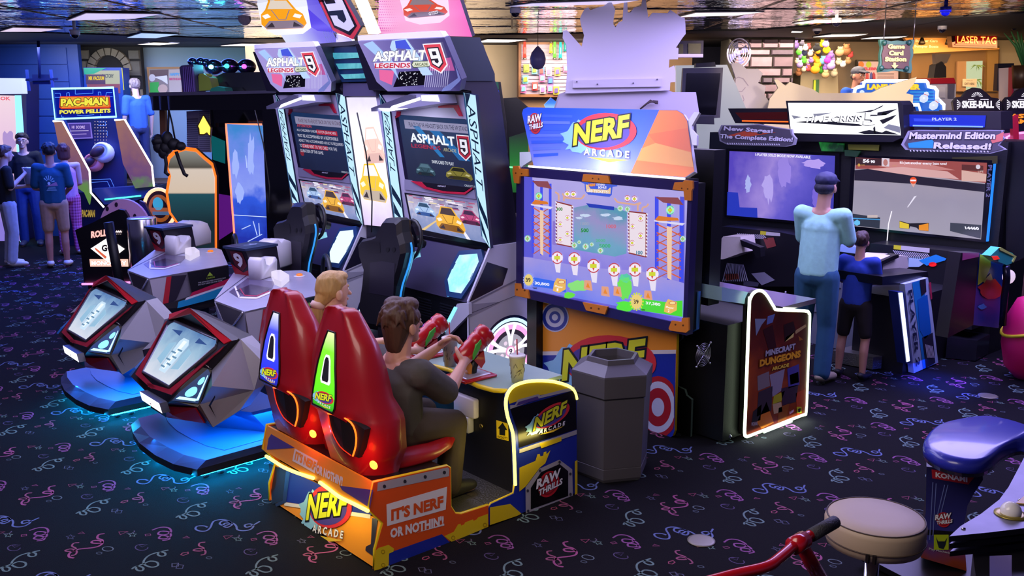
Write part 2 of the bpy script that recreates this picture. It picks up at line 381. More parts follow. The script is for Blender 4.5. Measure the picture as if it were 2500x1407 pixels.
# thin metal grid of the mirror tiles
gm = C('#241f33',.35,.6); g = MB()
for k in range(-3,30):
    for a in (0,1):
        d0 = k * 1.22 if a == 0 else None
        if a == 0 and 4 < d0 < 13: p,q = FW(d0,-8,CZ - .006),FW(d0,6 if d0 < 10 else 3,CZ - .006)
        elif a == 1 and -8 < (k - 8) * 1.22 < 6: p,q = FW(4,(k - 8) * 1.22,CZ - .006),FW(12.5,(k - 8) * 1.22,CZ - .006)
        else: continue
        t = (q - p).normalized(); o = Vector((-t.y,t.x,0)) * .009
        g.prism([p - o,q - o,q + o,p + o],(0,0,-.006),gm)
g.build('ceiling_grid',ce,kind='stuff')
def wallseg(name,d,px0,px1,m,z0=0,z1=CZ,th=.12,y=150):
    r0,r1 = [(ray(x,y).dot(_R) / ray(x,y).dot(_F)) * d for x in (px0,px1)]
    return MB().prism([FW(d,r0,z0),FW(d,r1,z0),FW(d,r1,z1),FW(d,r0,z1)],_F * th,m).build(name,**KS)
bluew = mat('blue_siding','#14357f',.5,var=.15,scale=3)
beige = mat('beige_wall_paint','#b9ab92',.7,var=.08,scale=5)
tealw = grad('grey_to_teal_wall',[(0,'#9fb0b8'),(.5,'#6f98a8'),(1,'#1f5a68')],_R,-6.6,-3.9,0,.6)
stone_m = [mat('stone_%d' % i,c,.8,var=.2,scale=9,bump=.4) for i,c in enumerate(['#8d8068','#7b705d','#9b8d72','#6d6657'])]
mort = mat('dark_mortar','#2c2823',.9)
wallseg('wall_back',19.6,-300,2800,mat('dark_wall_paint','#231d2b',.8,var=.2,scale=3))
wl = wallseg('wall_left',16.2,-300,192,bluew)
for k in range(10):
    z = .35 + k * .28; r0,r1 = -11.5,-7.35
    MB().prism([FW(16.2,r0,z),FW(16.2,r1,z),FW(16.2,r1,z + .265),FW(16.2,r0,z + .265)],_F * -.025,bluew).build('siding_board',wl)
wallseg('wall_left',16.9,190,345,mort)
wallseg('wall_back',17.2,342,660,tealw)
wallseg('wall_back',16.2,600,700,beige)
wallseg('wall_back',16.4,1140,1272,beige)
wallseg('wall_back',17.3,690,1150,mat('sandstone_wall_paint','#a8967a',.7,var=.3,scale=4))
wallseg('wall_back',15.7,1262,1690,mat('brown_wall_paint','#7a5c40',.6,var=.15,scale=6))
wallseg('wall_back',17.0,1680,1780,mat('navy_wall_paint','#17183c',.6))
wallseg('wall_right',15.4,1935,2275,mat('tan_wall_paint','#8f7c66',.7,var=.1,scale=5))
wallseg('wall_right',15.0,2430,2600,beige)
# stone blocks: each a part of its wall or column
def stones(parent,d,px0,px1,z0,z1,hs,seed,skip=None,ms=None,th=.05):
    rr = random.Random(seed); k0,k1 = [(ray(x,150).dot(_R) / ray(x,150).dot(_F)) * d for x in (px0,px1)]
    z = z0
    while z < z1 - .02:
        h = min(rr.choice(hs),z1 - z); r = k0
        while r < k1 - .02:
            w = min(rr.uniform(.16,.42),k1 - r)
            if not (skip and skip(r + w / 2,z + h / 2)):
                g_ = .012; a = th + rr.uniform(-.012,.012)
                P = [FW(d,r + g_,z + g_),FW(d,r + w - g_,z + g_),FW(d,r + w - g_,z + h - g_),FW(d,r + g_,z + h - g_)]
                Q_ = [FW(d - a,r + g_ * 1.8,z + g_ * 1.8),FW(d - a,r + w - g_ * 1.8,z + g_ * 1.8),FW(d - a,r + w - g_ * 1.8,z + h - g_ * 1.8),FW(d - a,r + g_ * 1.8,z + h - g_ * 1.8)]
                MB().loft([P,Q_],rr.choice(ms or stone_m)).build('stone',parent)
            r += w
        z += h
wst = [o for o in bpy.data.objects if o.name.startswith('wall_left')][-1]
ar0 = (ray(272,175).dot(_R) / ray(270,175).dot(_F)) * 16.9
stones(wst,16.9,192,345,1.6,3.14,[.2,.24,.28],5,lambda r,z: abs(r - ar0) < .4 and ((z < 2.78 and abs(r - ar0) < .3) or (r - ar0) ** 2 + (z - 2.78) ** 2 < .42 ** 2))
for k in range(9):
    a0,a1 = math.radians(k * 20 + 1.5),math.radians(k * 20 + 18.5)
    pts = [(ar0 + rr_ * math.cos(a),2.78 + rr_ * math.sin(a)) for rr_,a in [(.26,a0),(.38,a0),(.38,(a0 + a1) / 2),(.38,a1),(.26,a1),(.26,(a0 + a1) / 2)]]
    MB().prism([FW(16.9,r,z) for r,z in pts],_F * -.09,stone_m[0]).build('arch_stone',wst)
# broken-looking stone column on the right
colm = [mat('column_stone_%d' % i,c,.8,var=.25,scale=9,bump=.4) for i,c in enumerate(['#6d5a66','#7b6672','#5a4d5c','#8a7480'])]
wc = wallseg('wall_right',14.4,1790,1938,mort,th=.9)
stones(wc,14.4,1792,1936,1.5,3.18,[.1,.13,.17],11,None,colm,.06)
# fluorescent panels let into the ceiling
def lightpanel(px,strength,label,off=.02,tint='#fff4e6'):
    P = [pc(*p) for p in px]; P = [Vector((p.x,p.y,CZ - off)) for p in P]
    c = sum(P,Vector()) / len(P); t = thing('ceiling_light',label,'light',tuple(c))
    MB().prism([c + (p - c) * 1.04 for p in P],(0,0,.012),C('#4a4655',.4)).build('frame',t)
    MB().poly([p - Vector((0,0,.004)) for p in P],E(tint,strength)).build('diffuser',t)
lightpanel([(165,45),(210,27),(390,29),(330,40)],1.0,'pale lavender ceiling panel above the blue wall, largest of the left ones',tint='#cdbfe8')
lightpanel([(0,73),(32,63),(150,66),(100,73)],1.0,'ceiling light panel at the far left above the bright game',tint='#e0c8da')
lightpanel([(310,88),(345,77),(435,80),(380,89)],1.1,'small bluish ceiling panel where the mirrored tiles end',tint='#a8c4f0')
lightpanel([(336,104),(375,99),(436,101),(390,105)],2.0,'small ceiling light above the stone arch',.03)
lightpanel([(392,119),(420,116),(500,117),(470,120)],4.0,'long ceiling light in front of the teal wall',.03)
lightpanel([(538,107),(590,102),(680,103),(660,108)],4.0,'ceiling light beside the tilted race-car billboard',.03)
lightpanel([(1165,98),(1190,91),(1285,92),(1240,98)],3.0,'ceiling light over the pegboard shop wall',.03)
lightpanel([(1660,36),(1700,26),(1862,24),(1800,32)],2.0,'long warm ceiling light in the mirrored tiles above the stone column',tint='#e6d6dc')
lightpanel([(1938,50),(1990,42),(2136,40),(2090,46)],4.0,'long ceiling light left of the hanging station sign, nearer one',.03)
lightpanel([(1985,85),(2030,79),(2117,78),(2080,83)],4.0,'long ceiling light behind the nearer one, above the plush toys',.03)
lightpanel([(2102,90),(2130,86),(2215,83),(2190,87)],4.0,'short ceiling light behind the hanging station sign',.03)
lightpanel([(1932,73),(1934,70),(1961,71),(1955,73)],3.0,'tiny ceiling light beside the top of the stone column',.03)
lightpanel([(1240,10),(1300,2),(1560,-6),(1500,4)],1.2,'pale ceiling panel above the white cutout topper',tint='#b9b4e8')
# ================================================================ two-seat foam-dart shooting game: bench, gun console, screen cabinet
YEL = C('#e3c51f',.35); ORG = C('#e0561c',.4); ORG2 = C('#f0962a',.4); BLU = C('#1e2f9e',.4); PUR = C('#4f3a86',.4); GRY = C('#a8a4ad',.4); LEDY = E('#ffec62',3.6)
PLATE = mat('diamond_plate','#8d8a86',.35,.9,bump=.6,scale=90)
YR = 3.79; bench = thing('game_bench','red and orange two-seat bench with yellow light strip, nearest machine to the camera','arcade seat',(2.78,4.36,0))
prof = [(2.42,.47),(2.88,.435),(2.9,.42),(2.9,.2),(2.93,.15),(2.97,.135),(3.16,.13),(3.16,.004),(2.41,.004),(2.42,.11),(2.47,.24),(2.39,.335)]
ip = [(2.43,.462),(2.87,.428),(2.89,.41),(2.89,.19),(2.93,.125),(3.155,.12),(3.155,.004),(2.45,.004),(2.47,.11),(2.49,.24),(2.41,.335)]
MB().prism([(x,3.81,z) for x,z in ip],(0,1.11,0),BLK).build('base',bench)
def sidepanel(y,name,parent):
    o = MB().prism([(x,y,z) for x,z in prof],(0,.02,0),ORG).build(name,parent)
    P = [(x,y + .01,z) for x,z in prof]
    MB().tube([(p[0],p[1],max(.012,p[2])) for p in P],.0085,YEL,6,True).build('edge_trim',o)
    return o
sp = sidepanel(YR,'side_panel',bench); sidepanel(4.91,'side_panel',bench)
q = QX(PY(YR),620,980,3.2953); m = MB()
m.qp(q,[(990,725),(1568,603),(1570,545),(1558,532),(995,655)],GRY)
for x,y in [(1048,685),(1213,645),(1376,608),(1530,573)]: m.qe(q,x,y,13,15,C('#4b4954',.4,.6),2,12)
m.qp(q,[(1065,830),(1553,688),(1542,872),(1070,1005)],C('#e9e4e6',.4)); m.qt(q,"IT'S NERF",(1102,965,1522,868),ORG,2,.05,None,0,0,-.27)
m.qt(q,"OR NOTHIN'!",(1095,1105,1525,1022),C('#e9e4e6',.4),2,.05,None,0,0,-.24)
m.qp(q,[(1310,1058),(1530,985),(1530,1000)],C('#e9e4e6',.4))
m.qp(q,[(1085,1220),(1510,1070),(1580,1140),(1085,1345)],BLU)
m.qp(q,[(1000,1180),(1080,1155),(1125,1185),(1120,1210),(1085,1225),(1080,1338),(965,1362),(978,1200)],YEL,2)
m.qp(q,[(1530,1085),(1605,1050),(1640,990),(1660,985),(1665,1000),(1690,990),(1695,975),(1760,950),(1765,962),(1790,950),(1800,935),(1880,905),(1882,1010),(1590,1132)],YEL,2)
for x,y in [(1035,1210),(1037,1318),(1600,1098),(1855,995)]: m.qring(q,x,y,16,18,.7,C('#a8860f',.4),3,12)
m.build('printed_artwork',sp)
# rear upper panel, light strip, rear lower panel
pu = P3((2.418,3.8,.468),(2.418,4.9,.468),(2.389,3.8,.335)); pw = P3((2.468,3.8,.24),(2.468,4.9,.24),(2.412,3.8,.01))
ru = MB().prism([(2.418,3.81,.468),(2.418,4.91,.468),(2.389,4.91,.325),(2.389,3.81,.325)],(.012,0,0),ORG2).build('rear_panel',bench)
q = QX(pu,620,980,3.2953); m = MB()
m.qp(q,[(140,265),(330,375),(105,390),(118,300)],PUR); m.qp(q,[(690,680),(962,715),(935,860),(710,715)],PUR)
W9 = C('#dcd4d6',.5)
m.qp(q,[(330,380),(515,480),(490,580),(310,480)],W9); m.qt(q,"IT'S NERF",(328,470,492,398),ORG2,2,.05,None,0,-.18,.55)
m.qt(q,"OR NOTHIN'!",(500,580,712,505),W9,2,.05,None,0,-.1,.5)
m.build('printed_artwork',ru)
rl_ = MB().prism([(2.468,3.81,.24),(2.468,4.91,.24),(2.414,4.91,.012),(2.414,3.81,.012)],(.012,0,0),ORG2).build('rear_panel',bench)
q = QX(pw,620,980,3.2953); m = MB()
m.qp(q,[(200,520),(985,880),(940,920),(195,800)],BLU,1); m.qp(q,[(250,812),(940,912),(940,945),(245,840)],W9,2)
m.qp(q,[(262,560),(294,575),(262,815),(180,852),(175,825),(235,800)],STEEL,3); m.qp(q,[(120,500),(262,560),(235,800),(150,830)],C('#23222b'),2)
m.qp(q,[(955,940),(1000,945),(962,1245),(900,1200),(905,1170),(945,1150)],STEEL,3)
m.build('printed_artwork',rl_)
m = MB(); dart_logo(m,QP(pw,[(735,1310),(850,1330),(868,1195),(748,1158)]),4); m.build('logo_print',rl_)
zz = zoomer(620,980,3.2953); pe = PX(2.382)
for seg in ([(97,442),(160,482),(240,532),(350,578),(478,620)],[(528,652),(600,705),(690,772),(800,825),(918,884)]):
    MB().tube(smoothpts([pe(*p) for p in zz(seg)],4),.0095,LEDY,8).build('light_strip',bench)
lamp('bench_strip_glow','AREA',(2.34,4.36,.29),1.6,'#fff2a0',1.0,.04,(2.5,4.36,0))
deck = MB().box((2.9,3.815,.115),(3.155,4.91,.132),PLATE).build('foot_deck',bench)
# seats
RED = mat('red_seat_plastic','#a0101d',.38,var=.12,scale=3,coat=.3)
SEC = [(.43,2.46,.15,.2,2.55,2.62,2.62),(.48,2.425,.14,.2,2.53,2.64,2.62),(.58,2.405,.15,.235,2.52,2.66,2.585),(.73,2.4,.155,.285,2.5,2.66,2.56),(.765,2.366,.14,.285,2.5,2.66,2.55),(.85,2.38,.125,.275,2.49,2.62,2.53),(1.0,2.4,.105,.25,2.49,2.6,2.52),(1.12,2.425,.08,.21,2.5,2.58,2.52),(1.22,2.45,.055,.135,2.5,2.56,2.525),(1.275,2.468,.045,.1,2.5,2.545,2.53),(1.29,2.48,.03,.07,2.5,2.53,2.52)]
def seat(cy,lightcol,cols,nm):
    def ring(z,xr,hr,hw,xm,xf,xi,c0=cy):
        cy = c0 - .09 * max(0,min(1,(.8 - z) / .2))
        return [(xr,cy - hr,z),(xr,cy + hr,z),(xm - .05,cy + hw * .9,z),(xm,cy + hw,z),(xf,cy + hw * .97,z),(xf + .005,cy + hw * .8,z),(xi,cy + hw * .5,z),(xi,cy - hw * .5,z),(xf + .005,cy - hw * .8,z),(xf,cy - hw * .97,z),(xm,cy - hw,z),(xm - .05,cy - hw * .9,z)]
    bm = bmesh.new(); rings = [[bm.verts.new(p) for p in ring(*s)] for s in SEC]
    for a,b in zip(rings,rings[1:]):
        for i in range(12): bm.faces.new((a[i],a[(i + 1) % 12],b[(i + 1) % 12],b[i]))
    bm.faces.new(rings[-1]); bm.faces.new(rings[0][::-1])
    bmesh.ops.subdivide_edges(bm,edges=list(bm.edges),cuts=1,use_grid_fill=True,smooth=.35)
    s = MB().bm(bm,RED,True).build('seat',bench)
    ring2 = lambda x,z0,z1,hw: [(x,cy + hw * math.sin(a) * (1 if True else 0),z0 + (z1 - z0) * (.5 - .5 * math.cos(a))) if False else (x,cy + hw * c,z0 + (z1 - z0) * d) for a,c,d in [(0,-1,.35),(0,-.8,1),(0,-.55,.82),(0,.55,.82),(0,.8,1),(0,1,.35),(0,.85,0),(0,-.85,0)]]
    MB().loft([ring2(2.5,.43,.62,.25),ring2(2.62,.425,.56,.27),ring2(2.75,.42,.53,.275),ring2(2.9,.425,.515,.27),ring2(3.0,.45,.52,.25),ring2(3.05,.49,.525,.22)],RED,True,True,True).build('cushion',s)
    def xr(z):
        for a,b in zip(SEC,SEC[1:]):
            if a[0] <= z <= b[0]: return a[1] + (b[1] - a[1]) * (z - a[0]) / (b[0] - a[0]) - .004
    zs = [.775,.8,.85,.92,1.0,1.07,1.13,1.17]; hw = [.1,.112,.112,.102,.085,.068,.05,.035]
    m = MB(); L = grad(nm,cols,(0,0,1),.77,1.17,1.3,.2)
    for i in range(len(zs) - 1): m.poly([(xr(zs[i]),cy - hw[i],zs[i]),(xr(zs[i]),cy + hw[i],zs[i]),(xr(zs[i + 1]),cy + hw[i + 1],zs[i + 1]),(xr(zs[i + 1]),cy - hw[i + 1],zs[i + 1])],L)
    lp = m.build('light_panel',s,label='glowing %s panel' % lightcol)
    rim = [(xr(z) - .001,cy - h,z) for z,h in zip(zs,hw)] + [(xr(z) - .001,cy + h,z) for z,h in list(zip(zs,hw))[::-1]]
    MB().tube(rim,.006,C('#18070c'),6,True).build('panel_rim',s)
    q = Q([(xr(.915),cy + .034,.915),(xr(.915),cy - .034,.915),(xr(1.04),cy - .022,1.04),(xr(1.04),cy + .022,1.04)],.002)
    m = MB(); rr = [(.0,.12),(.12,0),(.88,0),(1,.12),(.95,.85),(.75,1),(.25,1),(.05,.85)]
    m.qp(q,[((u - .5) * 1.5 + .5,(v - .5) * 1.2 + .5) for u,v in rr],E('#f6f6ff',1.2),1); m.qp(q,rr,C('#33323c'),2); m.build('slot',s)
    m = MB(); dart_logo(m,Q([(xr(.785),cy + .1,.785),(xr(.785),cy - .095,.785),(xr(.865),cy - .1,.868),(xr(.865),cy + .1,.868)],.001),2,True,.9); m.build('logo_print',s)
    # speaker with orange light ring, tail lamp
    m = MB(); xs = 2.398; dY = Vector((0,cy - 4.16,0)); px_ = PX(xs); T_ = lambda pts: [q_ + dY + Vector((max(0,4.03 - q_.y) * .22 - .006,0,0)) for q_ in (px_(*p) for p in pts)]
    m.prism([p - Vector((.012,0,0)) for p in T_([(806,1006),(836,1010),(866,1036),(882,1052),(872,1120),(845,1104),(818,1060)])],(.035,0,0),C('#120d12',.6)); sk = m.build('speaker',s)
    MB().tube([p - Vector((.016,0,0)) for p in smoothpts(T_([(810,1008),(836,1012),(858,1032),(867,1060),(867,1090),(862,1114)]),3)],.0045,E('#ff5a14',3.5),6).build('light_ring',s)
    MB().tube([p - Vector((.014,0,0)) for p in smoothpts(T_([(810,1012),(818,1050),(838,1088),(858,1112)]),3)],.003,E('#d02a10',1.4),6).build('light_ring',s)
    tl = PX(2.415)(912,1136) + dY; MB().ell(tl,(.014,.03,.021),E('#ff6a20',9)).build('tail_lamp',s)
    lamp('tail_lamp_glow','POINT',tuple(tl - Vector((.05,0,0))),.9,'#ff2a10',.03)
    return s
seat(4.16,'green',[(0,'#0d8a1a'),(.2,'#5ce01c'),(.75,'#7dec2a'),(1,'#e6ffb0')],'seat_panel_green')
seat(4.75,'blue',[(0,'#10168c'),(.2,'#2a34e8'),(.75,'#4650ff'),(1,'#d8dcff')],'seat_panel_blue')
# ---- gun console
con = thing('gun_console','gun console with glowing yellow outline and grey-green top in front of the red bench','arcade console',(3.5,4.36,0))
cz = [(1194,1282),(1192,1242),(1200,1231),(1255,1206),(1258,1185),(1254,1080),(1250,1050),(1240,1020),(1235,990),(1238,965),(1252,945),(1278,934),(1310,930),(1350,932),(1385,942),(1402,955),(1408,975),(1408,1203),(1300,1244)]
P = [PY(YR)(*p) for p in cz]; P = [Vector((p.x,YR,max(.004,p.z))) for p in P]
cs = MB().prism(P,(0,.022,0),BLU).build('side_panel',con)
MB().prism([p + Vector((0,1.12,0)) for p in P],(0,.022,0),BLU).build('side_panel',con)
MB().tube(smoothpts([p + Vector((0,.0,0)) for p in P[4:17]],3),.0095,LEDY,8).build('light_strip',con)
MB().tube([p + Vector((0,.01,0)) for p in P[:5]],.007,YEL,6).build('edge_trim',con)
lamp('console_strip_glow','AREA',(3.32,3.74,.45),1.0,'#ffe97a',.5,.05,(3.3,4.2,.3))
q = QX(PY(YR),1180,780,2.931); m = MB()
m.qp(q,[(185,605),(170,550),(200,495),(300,452),(430,442),(560,460),(645,487),(500,525),(390,545),(230,590)],YEL)
m.qp(q,[(190,615),(225,612),(245,575),(390,535),(405,545),(650,480),(655,505),(400,565),(190,642)],GRY,2)
m.qp(q,[(250,590),(385,550),(398,572),(232,618)],PUR,3)
m.qp(q,[(190,642),(660,505),(666,785),(252,920),(245,800),(215,720)],C('#0d0c10',.3),2)
m.qp(q,[(255,930),(666,790),(666,822),(255,958)],GRY,3); m.qp(q,[(398,890),(555,838),(555,870),(412,922)],YEL,4)
m.qp(q,[(255,1062),(370,1012),(385,965),(400,962),(405,980),(425,975),(430,950),(448,945),(450,965),(478,935),(440,1030),(400,1062),(300,1195),(255,1232)],YEL,3)
m.qp(q,[(298,1200),(398,1068),(540,1003),(632,1072),(638,1290),(300,1392)],GRY,4); m.qp(q,[(335,1205),(408,1092),(540,1034),(602,1085),(602,1262),(335,1358)],C('#0d0c10',.3),5)
for x,y in [(312,1225),(400,1082),(540,1020),(617,1105),(618,1250),(315,1370)]: m.qe(q,x,y,9,11,C('#3d3b47',.4),6,10)
m.qp(q,[(650,1015),(668,1005),(668,1245),(650,1255)],YEL,5)
m.qp(q,[(45,1345),(190,1320),(270,1390),(240,1405),(45,1472)],YEL,3)
m.build('printed_artwork',cs)
m = MB(); dart_logo(m,QP(PY(YR),[(1285,1078),(1385,1040),(1392,968),(1295,1000)]),5); m.build('logo_print',cs)
m = MB(); thrills_logo(m,QP(PY(YR),[(1302,1226),(1372,1201),(1370,1138),(1302,1160)]),8); m.build('logo_print',cs)
MB().box((3.37,3.815,.13),(3.72,4.91,.735),C('#0e0c10',.5)).build('cabinet_body',con)
MB().box((3.16,3.815,.06),(3.8,4.91,.131),PLATE).build('foot_deck',con)
fx = [(3.82,3.33),(3.88,3.28),(4.0,3.265),(4.12,3.28),(4.25,3.325),(4.36,3.34),(4.47,3.325),(4.6,3.28),(4.72,3.265),(4.84,3.28),(4.9,3.33)]
top = [(x,y,.735) for y,x in fx] + [(3.75,4.9,.735),(3.75,3.82,.735)]
tt = MB().prism([Vector(p) + Vector((0,0,.022)) for p in top],(0,0,-.022),C('#8fa79c',.35)).build('table_top',con)
MB().tube([(x,y,.747) for y,x in fx],.014,YEL,8).build('edge_trim',con)
q = Q([(3.368,3.93,.53),(3.368,3.84,.53),(3.368,3.84,.66),(3.368,3.93,.66)]); q = QX(PX(3.369)); m = MB()
m.qp(q,[(1212,1026),(1241,1035),(1242,1077),(1213,1070)],YEL); m.qp(q,[(1228,1032),(1239,1050),(1234,1050),(1234,1064),(1220,1062),(1220,1047),(1216,1046)],C('#151412'),2)
m.qt(q,'TICKETS',(1215,1070,1240,1064),C('#151412'),2,.02,None,0,0,.15); m.build('ticket_sign',con)
m = MB(); m.bbox((3.33,4.12,.5),(3.372,4.32,.62),C('#e4dcec',.3),.012); cp = m.build('card_reader',con)
m = MB(); m.bbox((3.325,4.17,.4),(3.372,4.26,.5),C('#c9c6d4',.3),.01); m.prism([(3.324,4.185,.44),(3.324,4.245,.44),(3.324,4.245,.485),(3.324,4.185,.485)],(-.002,0,0),E('#3d6bd8',.8)); m.build('card_reader',con)
MB().lathe((3.371,4.1,.46),[(.014,0),(.014,-.008),(.008,-.01)],C('#b8a25a',.3,1),14,(1,0,0)).build('coin_button',con)
def blaster(y,a,b,label):
    g = MB(); a,b = Vector(a),Vector(b); d = (b - a).normalized(); s_ = Vector((0,1,0)); u = s_.cross(d).normalized(); u = u if u.z > 0 else -u; L = (b - a).length
    RG = mat('red_blaster_plastic','#b3141c',.3,coat=.4)
    def rg(t,w,h,o=0.0): c = a + d * (L * t) + u * o; return [c + s_ * (w * math.cos(k * PI / 5)) + u * (h * math.sin(k * PI / 5)) for k in range(10)]
    g.loft([rg(0,.03,.03),rg(.05,.05,.055),rg(.45,.052,.06),rg(.5,.046,.052,.004),rg(.56,.055,.064),rg(.72,.055,.064),rg(.75,.048,.056),rg(.8,.058,.066),rg(.97,.058,.064),rg(1,.045,.05)],RG,True,True,True)
    o = g.build('blaster',con)
    h = MB(); h.prism([a + d * (L * t) + u * k - s_ * .054 for t,k in [(.25,-.03),(.6,.0),(.66,.03),(.5,.028),(.3,.0)]],s_ * .108,C('#49a83a')); h.build('trim_panel',o)
    h = MB(); h.prism([a + d * (L * t) + u * k - s_ * .02 for t,k in [(.05,-.04),(.22,-.05),(.16,-.19),(.02,-.18)]],s_ * .04,ORG2); h.prism([a + d * (L * t) + u * k - s_ * .03 for t,k in [(.3,-.05),(.62,-.055),(.5,-.12),(.34,-.13)]],s_ * .06,RG); h.build('grip',o)
    c = a + d * L * .42
    m = MB(); m.tube([c - u * .05,c + Vector((0.01,0,-.14)),Vector((c.x + .02,y,.77))],[.03,.028,.026],BLK,10); m.build('swivel_mount',con)
    mp = MB(); mp.bbox((c.x - .12,y - .1,.757),(c.x + .12,y + .1,.775),RG,.008); mp.bbox((c.x - .09,y - .075,.773),(c.x + .09,y + .075,.783),C('#c9c9d2',.3,.5),.005); mp.build('mount_plate',con)
    return o
g1a,g1b = PY(4.14)(1118,886),PY(4.14)(1190,808)
blaster(4.14,g1a,g1b,'')
g2a,g2b = PY(4.7)(1003,850),PY(4.7)(1082,782)
blaster(4.7,g2a,g2b,'')
# ---- paper cups on the console
CUP = mat('clear_cup_plastic','#cfc9b4',.25,var=.1,scale=20)
def cup(c,h,r,label,col):
    t = thing('drink_cup',label,'cup',c); x,y,z = c
    m = MB(); m.lathe((x,y,z),[(r * .72,0),(r,h * .93),(r * 1.04,h * .94),(r * 1.04,h)],col,24); b_ = m.build('body',t)
    rr = random.Random(int(x * 100)); m = MB()
    for k in range(16):
        a = rr.uniform(PI * .6,PI * 1.9); v = rr.uniform(.1,.75); a2 = a + rr.uniform(-.45,.45); v2 = v + rr.uniform(.08,.2)
        pt = lambda a_,v_: (x + (r * (.72 + .28 * v_) + .0012) * math.cos(a_),y + (r * (.72 + .28 * v_) + .0012) * math.sin(a_),z + h * .93 * v_)
        m.tube([pt(a + (a2 - a) * i / 3,v + (v2 - v) * i / 3) for i in range(4)],.0012,C('#4d3a3a'),4)
    m.build('printed_pattern',b_)
    m = MB(); m.lathe((x,y,z + h),[(r * 1.06,-.004),(r * 1.06,.006),(r * .9,.01)],C('#d9d6cf',.2),24); m.build('lid',t)
    m = MB(); m.tube([(x,y,z + h),(x - .004,y,z + h + .1)],.004,C('#c2303a'),8); m.build('straw',t)
    return t
p = PZ(.758)(1263,932); cup((p.x,p.y,.758),.15,.046,'pale yellow patterned drink cup at the right end of the gun console',mat('cup_yellow','#d8d29c',.3,var=.1,scale=20))
p = PZ(.758)(1099,893); cup((p.x,p.y,.758),.17,.048,'grey patterned drink cup with red straw between the two red blasters',mat('cup_grey','#a9a2a8',.3,var=.1,scale=20))
# ---- screen cabinet
tv = thing('screen_cabinet','foam-dart game cabinet with big screen, bright blue and orange marquee above and target board below','arcade cabinet',(5.0,4.65,0))
FR = C('#2a2158',.35)
b_ = MB(); b_.box((4.905,3.82,.83),(5.03,5.5,1.8),C('#0d0b12')); b_.box((5.068,4.08,.0),(5.12,5.34,.85),C('#0d0b12')); b_.build('cabinet_body',tv)
Y0,Y1,Z0,Z1 = 3.815,5.505,.805,1.815
m = MB(); q = QP(PX(4.9),[(1279,703),(1671,779),(1674,478),(1281,437)])
sc = [q.c[0],q.c[1],q.c[2],q.c[3]]; ys = [p.y for p in sc]; zs = [p.z for p in sc]; ya,yb,za,zb = min(ys),max(ys),min(zs[:2]) - .005,max(zs[2:]) + .02
for lo,hi in [((Y0,Z0),(Y1,za)),((Y0,zb),(Y1,Z1)),((Y0,za),(ya,zb)),((yb,za),(Y1,zb))]: m.box((4.885,lo[0],lo[1]),(4.95,hi[0],hi[1]),FR)
m.build('screen_frame',tv)
q2 = QX(PX(4.884),1240,240,5.2083); q3 = QX(PX(4.884),1240,480,4.02)
OB = C('#e08428',.4); 
for qq,pts in [(q2,[(80,860),(150,860),(162,895),(265,902),(270,990),(165,990),(155,1085),(95,1075),(75,940)]),(q2,[(975,965),(1290,985),(1320,1085),(958,1055)]),(q2,[(2110,1160),(2135,1070),(2240,1065),(2260,1043),(2365,1050),(2368,1145),(2348,1180),(2345,1302),(2262,1295),(2250,1175)]),
                (q3,[(80,850),(130,855),(140,905),(205,915),(222,1000),(80,970)]),(q3,[(745,1035),(990,1080),(965,1155),(780,1115)]),(q3,[(1590,1290),(1620,1215),(1715,1230),(1722,1190),(1785,1190),(1787,1310),(1760,1335),(1600,1312)])]:
    m = MB(); P = [qq(u,v,0) for u,v in pts]; m.prism([p + Vector((-.014,0,0)) for p in P],(.016,0,0),OB); o = m.build('corner_bracket',tv)
    cx,cy = sum(p[0] for p in pts) / len(pts),sum(p[1] for p in pts) / len(pts); m = MB(); qq.lift = .0145
    for dx in (-40,35): m.qe(qq,cx + dx,cy + dx * .1,10,10,C('#6b3a10'),1,10)
    m.build('bolt',o)
# the picture on the screen
q = QX(PX(4.9),1240,240,5.2083,.0015); qb = QX(PX(4.9),1240,480,4.02,.0015)
bg = grad('dart_game_sky',[(0,'#5048c8'),(.18,'#7a6ede'),(.4,'#948ae2'),(.7,'#a89ee6'),(1,'#b4aaea')],(0,0,1),.85,1.75,.95,.12,.25,3)
s_ = MB().poly([Vector((4.9,ya,za)),Vector((4.9,ya,zb)),Vector((4.9,yb,zb)),Vector((4.9,yb,za))],bg).build('screen',tv)
m = MB(); G_ = lambda h,s=.95: E(h,s,.12)
m.qp(qb,[(148,-200),(240,-190),(250,600),(150,590)],G_('#5a58d0'),.5); m.qp(qb,[(1690,0),(1735,5),(1730,860),(1680,850)],G_('#5a58d0'),.5); m.qp(qb,[(440,240),(478,245),(478,480),(436,470)],G_('#8a76c8'),.5)
m.qp(qb,[(650,110),(820,75),(1030,100),(1170,150),(1165,560),(1050,590),(650,520)],grad('dart_game_window',[(0,'#3f8fae'),(.5,'#6fa6c8'),(.8,'#9a93c9'),(1,'#5a9ab8')],(0,0,1),1.05,1.6,.95,.12,.3,5),1)
m.qp(qb,[(770,65),(1045,100),(1045,135),(800,105)],G_('#2b3fb0'),2)
for cx,cy,rx,ry in [(760,185,70,18),(960,180,60,18),(1080,215,60,22),(700,210,40,14)]: m.qp(qb,blob(int(cx),cx,cy,rx,ry,20,.4),G_('#c4d4ea'),2)
m.qp(qb,[(150,590),(450,640),(800,700),(1300,730),(1728,850),(1728,1200),(150,900)],grad('dart_game_floor',[(0,'#6a7cf0'),(.5,'#8f90ec'),(1,'#a79ae0')],(0,0,1),.85,1.2,.95,.12,.4,6),1)
